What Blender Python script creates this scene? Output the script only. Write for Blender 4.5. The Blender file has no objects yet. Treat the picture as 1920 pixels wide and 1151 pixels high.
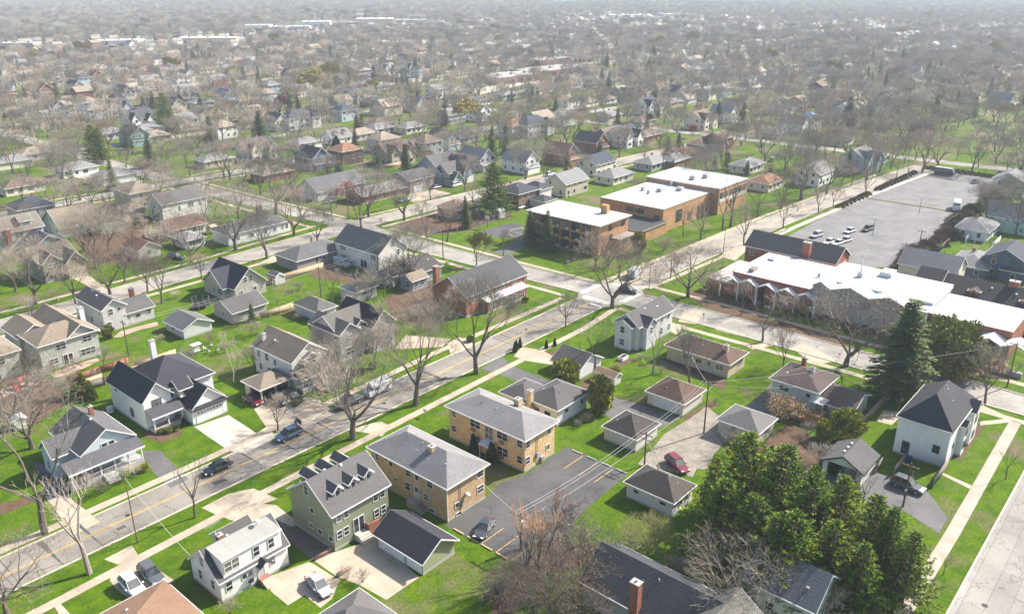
import bpy, math, random
import numpy as np
from mathutils import Vector, Matrix
R_=math.radians
random.seed(7); rng=np.random.default_rng(5)
SC=bpy.context.scene
COL=SC.collection
# ---------------- camera, world, sun, exposure ----------------
CAMH=70.0; FPX=1560.0; PITCH=math.atan2(615.5,FPX); YAW=R_(41)
cam=bpy.data.objects.new('camera',bpy.data.cameras.new('camera')); COL.objects.link(cam)
cam.data.sensor_width=36; cam.data.lens=36*FPX/1920; cam.data.clip_start=1; cam.data.clip_end=12000
cam.location=(0,0,CAMH); cam.rotation_euler=(math.pi/2-PITCH,0,YAW-math.pi/2)
SC.camera=cam
SUN_AZ=-20.0; SUN_EL=39.0
w=bpy.data.worlds.new('World'); SC.world=w; w.use_nodes=True
nt=w.node_tree; bg=nt.nodes['Background']; sky=nt.nodes.new('ShaderNodeTexSky')
sky.sky_type='NISHITA'; sky.sun_disc=False; sky.sun_elevation=R_(SUN_EL); sky.sun_rotation=R_(90-SUN_AZ)
sky.air_density=1.0; sky.dust_density=2.5; sky.ozone_density=0.5
nt.links.new(sky.outputs[0],bg.inputs[0]); bg.inputs[1].default_value=0.108
sl=bpy.data.lights.new('sun','SUN'); sl.energy=5.0; sl.angle=R_(0.53); sl.color=(1.0,0.94,0.85)
so=bpy.data.objects.new('sun',sl); COL.objects.link(so)
S=Vector((math.cos(R_(SUN_EL))*math.cos(R_(SUN_AZ)),math.cos(R_(SUN_EL))*math.sin(R_(SUN_AZ)),math.sin(R_(SUN_EL))))
so.rotation_euler=S.to_track_quat('Z','Y').to_euler(); so.location=(0,0,200)
SC.view_settings.view_transform='Standard'; SC.view_settings.look='None'
SC.view_settings.exposure=0.99; SC.view_settings.gamma=1.0
SC.render.engine='CYCLES'
cy=SC.cycles; cy.max_bounces=4; cy.diffuse_bounces=1; cy.glossy_bounces=2; cy.transmission_bounces=2
cy.volume_bounces=0; cy.transparent_max_bounces=4; cy.use_denoising=True; cy.caustics_reflective=False; cy.caustics_refractive=False
cy.use_adaptive_sampling=True; cy.adaptive_threshold=0.008; cy.pixel_filter_type='BLACKMAN_HARRIS'

CF=Vector((math.cos(YAW)*math.cos(PITCH),math.sin(YAW)*math.cos(PITCH),-math.sin(PITCH)))
CR=Vector((math.sin(YAW),-math.cos(YAW),0)); CU=CR.cross(CF)
def proj(x,y,z=0):      # only used to word labels and to skip what the photo cannot show
    v=Vector((x,y,z-CAMH)); d=v.dot(CF)
    if d<=1: return (-9999,-9999)
    return (960+FPX*v.dot(CR)/d, 575.5-FPX*v.dot(CU)/d)

# ---------------- materials ----------------
MATS={}
def newmat(n):
    m=bpy.data.materials.new(n); m.use_nodes=True; t=m.node_tree; b=t.nodes['Principled BSDF']; return m,t,b
def N(t,k,**kw):
    n=t.nodes.new(k)
    for a,v in kw.items():
        if a.startswith('i_'): n.inputs[int(a[2:])].default_value=v
        else: setattr(n,a,v)
    return n
def ramp(t,src,stops):
    r=t.nodes.new('ShaderNodeValToRGB'); e=r.color_ramp.elements
    while len(e)<len(stops): e.new(0.5)
    for i,(p,c) in enumerate(stops): e[i].position=p; e[i].color=(c[0],c[1],c[2],1)
    t.links.new(src,r.inputs[0]); return r.outputs[0]
def mul(c,k): return tuple(min(1,x*k) for x in c)
def noise(t,scale,detail=3,vec=None,rough=0.6):
    n=t.nodes.new('ShaderNodeTexNoise'); n.inputs['Scale'].default_value=scale; n.inputs['Detail'].default_value=detail; n.inputs['Roughness'].default_value=rough
    if vec is not None: t.links.new(vec,n.inputs['Vector'])
    return n.outputs['Fac']
def coord(t,kind='Object'): return t.nodes.new('ShaderNodeTexCoord').outputs[kind]
def posn(t): return t.nodes.new('ShaderNodeNewGeometry').outputs['Position']
def mix(t,f,a,b,mode='MIX'):
    m=t.nodes.new('ShaderNodeMix'); m.data_type='RGBA'; m.blend_type=mode
    for s,v in ((m.inputs[0],f),(m.inputs[6],a),(m.inputs[7],b)):
        if isinstance(v,(int,float)): s.default_value=v
        elif isinstance(v,tuple): s.default_value=(v[0],v[1],v[2],1)
        else: t.links.new(v,s)
    return m.outputs[2]
def bump(t,b,h,s=0.3,d=0.05):
    n=t.nodes.new('ShaderNodeBump'); n.inputs['Strength'].default_value=s; n.inputs['Distance'].default_value=d
    t.links.new(h,n.inputs['Height']); t.links.new(n.outputs[0],b.inputs['Normal'])
def setc(t,b,c,rough=0.8,spec=0.3):
    if isinstance(c,tuple): b.inputs['Base Color'].default_value=(c[0],c[1],c[2],1)
    else: t.links.new(c,b.inputs['Base Color'])
    b.inputs['Roughness'].default_value=rough; b.inputs['Specular IOR Level'].default_value=spec
def M(kind,rgb=None):
    key=(kind,rgb)
    if key in MATS: return MATS[key]
    m,t,b=newmat(kind); MATS[key]=m
    if kind=='roof':
        v=coord(t); n1=noise(t,5.5,2,v,0.7); n2=noise(t,0.25,4,v)
        c=ramp(t,n1,[(0.3,mul(rgb,0.72)),(0.52,rgb),(0.75,mul(rgb,1.28))])
        c=mix(t,0.75,c,ramp(t,n2,[(0.35,(0.8,0.78,0.77)),(0.65,(1,1,1))]),'MULTIPLY')
        sx=N(t,'ShaderNodeSeparateXYZ'); t.links.new(v,sx.inputs[0])
        wv=N(t,'ShaderNodeMath',operation='PINGPONG',i_1=0.14); t.links.new(sx.outputs[2],wv.inputs[0])
        ad=N(t,'ShaderNodeMath',operation='ADD'); t.links.new(wv.outputs[0],ad.inputs[0]); t.links.new(n1,ad.inputs[1])
        setc(t,b,c,0.9,0.25); bump(t,b,ad.outputs[0],0.5,0.05)
    elif kind=='siding':
        v=coord(t); sx=N(t,'ShaderNodeSeparateXYZ'); t.links.new(v,sx.inputs[0])
        fr=N(t,'ShaderNodeMath',operation='FRACT'); ml=N(t,'ShaderNodeMath',operation='MULTIPLY',i_1=5.0)
        t.links.new(sx.outputs[2],ml.inputs[0]); t.links.new(ml.outputs[0],fr.inputs[0])
        n2=noise(t,0.6,4,v)
        c=mix(t,1.0,rgb,ramp(t,fr.outputs[0],[(0,(0.78,0.78,0.78)),(0.12,(1,1,1)),(1,(1,1,1))]),'MULTIPLY')
        c=mix(t,1.0,c,ramp(t,n2,[(0.3,(0.9,0.9,0.89)),(0.6,(1,1,1))]),'MULTIPLY')
        setc(t,b,c,0.6,0.3); bump(t,b,fr.outputs[0],0.4,0.03)
    elif kind=='batten':
        v=coord(t); sx=N(t,'ShaderNodeSeparateXYZ'); t.links.new(v,sx.inputs[0])
        ad=N(t,'ShaderNodeMath',operation='ADD'); t.links.new(sx.outputs[0],ad.inputs[0]); t.links.new(sx.outputs[1],ad.inputs[1])
        ml=N(t,'ShaderNodeMath',operation='MULTIPLY',i_1=2.2); fr=N(t,'ShaderNodeMath',operation='FRACT')
        t.links.new(ad.outputs[0],ml.inputs[0]); t.links.new(ml.outputs[0],fr.inputs[0])
        c=mix(t,1.0,rgb,ramp(t,fr.outputs[0],[(0,(0.75,0.75,0.75)),(0.16,(1,1,1)),(1,(1,1,1))]),'MULTIPLY')
        setc(t,b,c,0.6,0.3)
    elif kind=='brick':
        v=coord(t); sx=N(t,'ShaderNodeSeparateXYZ'); t.links.new(v,sx.inputs[0])
        ad=N(t,'ShaderNodeMath',operation='ADD'); t.links.new(sx.outputs[0],ad.inputs[0]); t.links.new(sx.outputs[1],ad.inputs[1])
        cb=N(t,'ShaderNodeCombineXYZ'); t.links.new(ad.outputs[0],cb.inputs[0]); t.links.new(sx.outputs[2],cb.inputs[1])
        br=N(t,'ShaderNodeTexBrick'); t.links.new(cb.outputs[0],br.inputs[0])
        br.inputs['Color1'].default_value=(*mul(rgb,0.78),1); br.inputs['Color2'].default_value=(*mul(rgb,1.2),1); br.inputs['Mortar'].default_value=(*mul((rgb[0]*.6+.15,rgb[1]*.6+.15,rgb[2]*.6+.14),0.9),1)
        br.inputs['Scale'].default_value=1.0; br.inputs['Brick Width'].default_value=0.4; br.inputs['Row Height'].default_value=0.12; br.inputs['Mortar Size'].default_value=0.012
        n2=noise(t,0.7,4,v); c=mix(t,1.0,br.outputs[0],ramp(t,n2,[(0.3,(0.82,0.81,0.8)),(0.65,(1.05,1.05,1.05))]),'MULTIPLY')
        setc(t,b,c,0.9,0.2)
    elif kind=='plain':
        v=coord(t); n=noise(t,1.3,4,v); c=mix(t,1.0,rgb,ramp(t,n,[(0.3,(0.86,0.86,0.85)),(0.65,(1,1,1))]),'MULTIPLY'); setc(t,b,c,0.75,0.3)
    elif kind=='membrane':
        v=coord(t); n=noise(t,0.18,4,v); n2=noise(t,2.5,3,v)
        c=mix(t,1.0,rgb,ramp(t,n,[(0.3,(0.86,0.86,0.86)),(0.55,(1,1,1))]),'MULTIPLY'); c=mix(t,1.0,c,ramp(t,n2,[(0.25,(0.86,0.86,0.85)),(0.5,(1,1,1))]),'MULTIPLY')
        sx=N(t,'ShaderNodeSeparateXYZ'); t.links.new(v,sx.inputs[0]); ml=N(t,'ShaderNodeMath',operation='MULTIPLY',i_1=0.42); fr=N(t,'ShaderNodeMath',operation='FRACT'); t.links.new(sx.outputs[0],ml.inputs[0]); t.links.new(ml.outputs[0],fr.inputs[0])
        c=mix(t,1.0,c,ramp(t,fr.outputs[0],[(0,(0.72,0.72,0.71)),(0.04,(1,1,1)),(1,(1,1,1))]),'MULTIPLY'); setc(t,b,c,0.7,0.3)
    elif kind=='glass':
        v=coord(t); n=noise(t,0.9,2,v); oi=N(t,'ShaderNodeObjectInfo'); g=ramp(t,n,[(0.35,(0.012,0.016,0.02)),(0.65,(0.07,0.08,0.085))]); f=ramp(t,oi.outputs['Random'],[(0.0,(0,0,0)),(0.62,(0,0,0)),(0.66,(.55,.55,.55)),(1.0,(.8,.8,.8))]); setc(t,b,mix(t,f,g,(0.2,0.2,0.19)),0.12,0.6)
    elif kind=='paint':
        setc(t,b,rgb,0.28,0.5); b.inputs['Coat Weight'].default_value=0.6; b.inputs['Coat Roughness'].default_value=0.08
    elif kind=='asphalt':
        v=posn(t); n=noise(t,6,3,v); n2=noise(t,0.16,5,v); 
        c=ramp(t,n,[(0.3,mul(rgb,0.75)),(0.7,mul(rgb,1.25))]); c=mix(t,1.0,c,ramp(t,n2,[(0.32,(0.72,0.71,0.7)),(0.65,(1.12,1.11,1.1))]),'MULTIPLY')
        vo=N(t,'ShaderNodeTexVoronoi',feature='DISTANCE_TO_EDGE'); vo.inputs['Scale'].default_value=0.16; 
        nn=N(t,'ShaderNodeTexNoise'); nn.inputs['Scale'].default_value=0.5; nn.inputs['Detail'].default_value=4; t.links.new(v,nn.inputs['Vector'])
        vm=N(t,'ShaderNodeVectorMath',operation='SCALE'); vm.inputs['Scale'].default_value=3.0; t.links.new(nn.outputs['Color'],vm.inputs[0])
        va=N(t,'ShaderNodeVectorMath',operation='ADD'); t.links.new(v,va.inputs[0]); t.links.new(vm.outputs[0],va.inputs[1]); t.links.new(va.outputs[0],vo.inputs['Vector'])
        c=mix(t,1.0,c,ramp(t,vo.outputs['Distance'],[(0.0,(0.45,0.44,0.43)),(0.012,(1,1,1)),(1,(1,1,1))]),'MULTIPLY')
        setc(t,b,c,0.85,0.3); bump(t,b,n,0.2,0.02)
    elif kind=='slabs':
        v=posn(t); n=noise(t,5,3,v); n2=noise(t,0.13,5,v)
        br=N(t,'ShaderNodeTexBrick',offset=0.0); t.links.new(v,br.inputs[0]); br.inputs['Color1'].default_value=(*mul(rgb,0.9),1); br.inputs['Color2'].default_value=(*mul(rgb,1.08),1); br.inputs['Mortar'].default_value=(*mul(rgb,0.5),1)
        br.inputs['Scale'].default_value=1; br.inputs['Brick Width'].default_value=4.6; br.inputs['Row Height'].default_value=2.35; br.inputs['Mortar Size'].default_value=0.035; br.inputs['Mortar Smooth'].default_value=0.5
        c=mix(t,1.0,br.outputs[0],ramp(t,n2,[(0.3,(0.78,0.77,0.75)),(0.65,(1.1,1.1,1.08))]),'MULTIPLY'); c=mix(t,0.5,c,ramp(t,n,[(0.3,(0.75,0.75,0.75)),(0.7,(1.2,1.2,1.2))]),'MULTIPLY')
        nn=N(t,'ShaderNodeTexNoise'); nn.inputs['Scale'].default_value=0.6; nn.inputs['Detail'].default_value=5; t.links.new(v,nn.inputs['Vector'])
        vm=N(t,'ShaderNodeVectorMath',operation='SCALE'); vm.inputs['Scale'].default_value=4.0; t.links.new(nn.outputs['Color'],vm.inputs[0]); va=N(t,'ShaderNodeVectorMath',operation='ADD'); t.links.new(v,va.inputs[0]); t.links.new(vm.outputs[0],va.inputs[1])
        vo=N(t,'ShaderNodeTexVoronoi',feature='DISTANCE_TO_EDGE'); vo.inputs['Scale'].default_value=0.2; t.links.new(va.outputs[0],vo.inputs['Vector'])
        c=mix(t,1.0,c,ramp(t,vo.outputs['Distance'],[(0.0,(0.5,0.48,0.46)),(0.014,(1,1,1)),(1,(1,1,1))]),'MULTIPLY')
        setc(t,b,c,0.88,0.25)
    elif kind=='concrete':
        v=posn(t); n=noise(t,4,3,v); n2=noise(t,0.3,4,v)
        br=N(t,'ShaderNodeTexBrick',offset=0.0); t.links.new(v,br.inputs[0]); br.inputs['Color1'].default_value=(*mul(rgb,0.93),1); br.inputs['Color2'].default_value=(*mul(rgb,1.06),1); br.inputs['Mortar'].default_value=(*mul(rgb,0.62),1)
        br.inputs['Scale'].default_value=1; br.inputs['Brick Width'].default_value=1.6; br.inputs['Row Height'].default_value=2.9; br.inputs['Mortar Size'].default_value=0.02
        c=mix(t,1.0,br.outputs[0],ramp(t,n2,[(0.3,(0.8,0.78,0.74)),(0.6,(1.05,1.05,1.03))]),'MULTIPLY'); c=mix(t,0.5,c,ramp(t,n,[(0.3,(0.85,0.85,0.85)),(0.7,(1.1,1.1,1.1))]),'MULTIPLY')
        setc(t,b,c,0.85,0.25)
    elif kind=='earth':
        v=posn(t); n=noise(t,3.5,5,v,0.75); n2=noise(t,0.5,3,v)
        c=ramp(t,n,[(0.25,mul(rgb,0.45)),(0.5,rgb),(0.75,mul(rgb,1.6))]); c=mix(t,0.6,c,ramp(t,n2,[(0.35,(0.6,0.6,0.6)),(0.65,(1.1,1.1,1.1))]),'MULTIPLY'); setc(t,b,c,0.95,0.1); bump(t,b,n,0.6,0.08)
    elif kind=='lawn':
        v=posn(t); n1=noise(t,2.6,6,v,0.8); n2=noise(t,0.09,5,v,0.65); n3=noise(t,0.4,3,v); n4=noise(t,9,3,v,0.8)
        g=ramp(t,n1,[(0.28,(0.026,0.072,0.003)),(0.5,(0.082,0.172,0.005)),(0.72,(0.165,0.25,0.008))])
        g=mix(t,1.0,g,ramp(t,n3,[(0.3,(0.55,0.66,0.8)),(0.68,(1.3,1.06,1.0))]),'MULTIPLY')
        br=ramp(t,n1,[(0.25,(0.07,0.055,0.035)),(0.5,(0.17,0.14,0.085)),(0.75,(0.27,0.22,0.14))])
        # farther blocks are leafier and browner than the well kept lawns close by
        sx=N(t,'ShaderNodeVectorMath',operation='LENGTH'); t.links.new(v,sx.inputs[0])
        mr=N(t,'ShaderNodeMapRange'); mr.inputs[1].default_value=150; mr.inputs[2].default_value=800; mr.inputs[3].default_value=0.0; mr.inputs[4].default_value=0.24; t.links.new(sx.outputs['Value'],mr.inputs[0])
        ad=N(t,'ShaderNodeMath',operation='ADD'); t.links.new(n2,ad.inputs[0]); t.links.new(mr.outputs[0],ad.inputs[1])
        f=ramp(t,ad.outputs[0],[(0.55,(0,0,0)),(0.7,(1,1,1))])
        c=mix(t,f,g,br); c=mix(t,0.7,c,ramp(t,n4,[(0.3,(0.6,0.6,0.6)),(0.7,(1.3,1.3,1.3))]),'MULTIPLY')
        setc(t,b,c,0.95,0.08); bump(t,b,n4,0.9,0.12)
    elif kind=='bark':
        v=coord(t); n=noise(t,6,4,v,0.8); setc(t,b,ramp(t,n,[(0.3,mul(rgb,0.6)),(0.7,mul(rgb,1.35))]),0.95,0.1)
    elif kind=='twig':
        v=coord(t); n=noise(t,0.8,3,v); oi=N(t,'ShaderNodeObjectInfo')
        c=ramp(t,n,[(0.3,mul(rgb,0.75)),(0.7,mul(rgb,1.25))]); c=mix(t,1.0,c,ramp(t,oi.outputs['Random'],[(0,(0.82,0.8,0.8)),(0.5,(1.0,0.97,0.93)),(1,(1.15,1.03,0.95))]),'MULTIPLY')
        setc(t,b,c,0.95,0.1)
    elif kind=='leaf':
        v=coord(t); n=noise(t,1.1,4,v,0.7); n2=noise(t,7,2,v,0.8); oi=N(t,'ShaderNodeObjectInfo')
        c=ramp(t,n,[(0.3,mul(rgb,0.5 if rgb[0]<.4 else .8)),(0.5,rgb),(0.68,(min(1,rgb[0]*1.9+.01),rgb[1]*1.55,rgb[2]*1.1))])
        c=mix(t,0.8,c,ramp(t,n2,[(0.3,(0.6,0.6,0.6)),(0.7,(1.35,1.35,1.3))]),'MULTIPLY')
        c=mix(t,1.0,c,ramp(t,oi.outputs['Random'],[(0,(0.8,0.85,0.9)),(1,(1.15,1.08,0.95))]),'MULTIPLY')
        setc(t,b,c,0.7,0.15)
    elif kind=='wood':
        v=coord(t); sx=N(t,'ShaderNodeSeparateXYZ'); t.links.new(v,sx.inputs[0]); ml=N(t,'ShaderNodeMath',operation='MULTIPLY',i_1=6.5); fr=N(t,'ShaderNodeMath',operation='FRACT')
        t.links.new(sx.outputs[0],ml.inputs[0]); t.links.new(ml.outputs[0],fr.inputs[0]); n=noise(t,2,4,v,0.8)
        c=mix(t,1.0,rgb,ramp(t,fr.outputs[0],[(0,(0.45,0.45,0.45)),(0.15,(1,1,1)),(1,(1,1,1))]),'MULTIPLY'); c=mix(t,1.0,c,ramp(t,n,[(0.3,(0.75,0.75,0.75)),(0.7,(1.15,1.15,1.15))]),'MULTIPLY'); setc(t,b,c,0.9,0.15)
    return m
WHITE=(0.78,0.775,0.765); TRIM=M('plain',WHITE); GLASS=M('glass'); FOUND=M('plain',(0.42,0.42,0.42))
METAL=M('plain',(0.35,0.36,0.37)); BLACK=M('plain',(0.02,0.02,0.022))

CH={}          # children of each built object
# ---------------- mesh builder ----------------
class MB:
    def __init__(s): s.v=[]; s.f=[]; s.m=[]
    def face(s,pts,mi=0):
        n=len(s.v); s.v+= [tuple(p) for p in pts]; s.f.append(tuple(range(n,n+len(pts)))); s.m.append(mi)
    def box(s,x0,y0,z0,x1,y1,z1,mi=0):
        n=len(s.v); s.v+=[(x0,y0,z0),(x1,y0,z0),(x1,y1,z0),(x0,y1,z0),(x0,y0,z1),(x1,y0,z1),(x1,y1,z1),(x0,y1,z1)]
        for q in ((0,3,2,1),(4,5,6,7),(0,1,5,4),(1,2,6,5),(2,3,7,6),(3,0,4,7)): s.f.append(tuple(n+i for i in q)); s.m.append(mi)
        return s
    def extr(s,prof,a,b,axis,mi=0):   # profile [(u,z)], extruded along 'x' (u=y) or 'y' (u=x)
        n=len(s.v); k=len(prof)
        for t in (a,b):
            for (u,z) in prof: s.v.append((t,u,z) if axis=='x' else (u,t,z))
        fl=(axis=='x')
        A=list(range(n,n+k)); B=list(range(n+k,n+2*k))
        s.f.append(tuple(A[::-1] if fl else A)); s.m.append(mi); s.f.append(tuple(B if fl else B[::-1])); s.m.append(mi)
        for i in range(k):
            j=(i+1)%k; q=(A[i],A[j],B[j],B[i]); s.f.append(q if fl else q[::-1]); s.m.append(mi)
        return s
    def tube(s,p0,p1,r0,r1,n=6,mi=0,cap=True):
        p0=Vector(p0);p1=Vector(p1); d=(p1-p0)
        if d.length<1e-6: return s
        d.normalize(); a=d.orthogonal().normalized(); b=d.cross(a); k=len(s.v)
        for p,r in ((p0,r0),(p1,r1)):
            for i in range(n):
                t=2*math.pi*i/n; s.v.append(tuple(p+a*(r*math.cos(t))+b*(r*math.sin(t))))
        for i in range(n):
            j=(i+1)%n; s.f.append((k+i,k+j,k+n+j,k+n+i)); s.m.append(mi)
        if cap: s.f.append(tuple(range(k+n,k+2*n))); s.m.append(mi); s.f.append(tuple(range(k+n-1,k-1,-1))); s.m.append(mi)
        return s
    def loft(s,rings,mi=0):
        k=len(s.v); n=len(rings[0])
        for r in rings: s.v+=[tuple(p) for p in r]
        for i in range(len(rings)-1):
            for j in range(n):
                a=k+i*n+j; b=k+i*n+(j+1)%n; s.f.append((a,b,b+n,a+n)); s.m.append(mi)
        s.f.append(tuple(range(k+n-1,k-1,-1))); s.m.append(mi); e=k+(len(rings)-1)*n; s.f.append(tuple(range(e,e+n))); s.m.append(mi)
        return s
    def ball(s,c,r,sz=1,mi=0,n=8):
        rings=[]
        for i in range(n//2+1):
            t=math.pi*i/(n//2); rr=max(0.001,math.sin(t)*r); rings.append([(c[0]+rr*math.cos(2*math.pi*j/n),c[1]+rr*math.sin(2*math.pi*j/n),c[2]-math.cos(t)*r*sz) for j in range(n)])
        return s.loft(rings,mi)
    def mesh(s,name,mats,smooth=False):
        me=bpy.data.meshes.new(name); me.from_pydata(s.v,[],s.f)
        for m in (mats if isinstance(mats,(list,tuple)) else [mats]): me.materials.append(m)
        if any(s.m): me.polygons.foreach_set('material_index',s.m)
        if smooth: me.polygons.foreach_set('use_smooth',[True]*len(s.f))
        me.update(); return me
    def build(s,name,mats,parent=None,loc=None,smooth=False): return link(name,s.mesh(name,mats,smooth),parent,loc)
def link(name,me,parent=None,loc=None,rot=None):
    o=bpy.data.objects.new(name,me); COL.objects.link(o)
    if parent: o.parent=parent; CH.setdefault(parent.name,[]).append(o)
    if loc is not None: o.location=loc
    if rot is not None: o.rotation_euler=rot
    return o
ITEMS=[]   # (object, base label) whose label is completed at the end
def tag(o,label,cat,group=None,kind=None):
    if label: o['label']=label
    if cat: o['category']=cat
    if group: o['group']=group
    if kind: o['kind']=kind
    return o
def empty(name,x,y,z=0,rz=0):
    o=bpy.data.objects.new(name,None); COL.objects.link(o); o.location=(x,y,z); o.rotation_euler=(0,0,rz); o.empty_display_size=0.5; return o
def struct(name,mb,mat,smooth=False): 
    o=mb.build(name,mat,smooth=smooth); o['kind']='structure'; return o
def copy_tree(o,parent=None):
    c=o.copy(); COL.objects.link(c)
    if parent: c.parent=parent
    for ch in CH.get(o.name,[]): copy_tree(ch,c)
    return c
LAND=[]        # landmarks for labels: (x,y,words)
HAZE=0.00023
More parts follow.
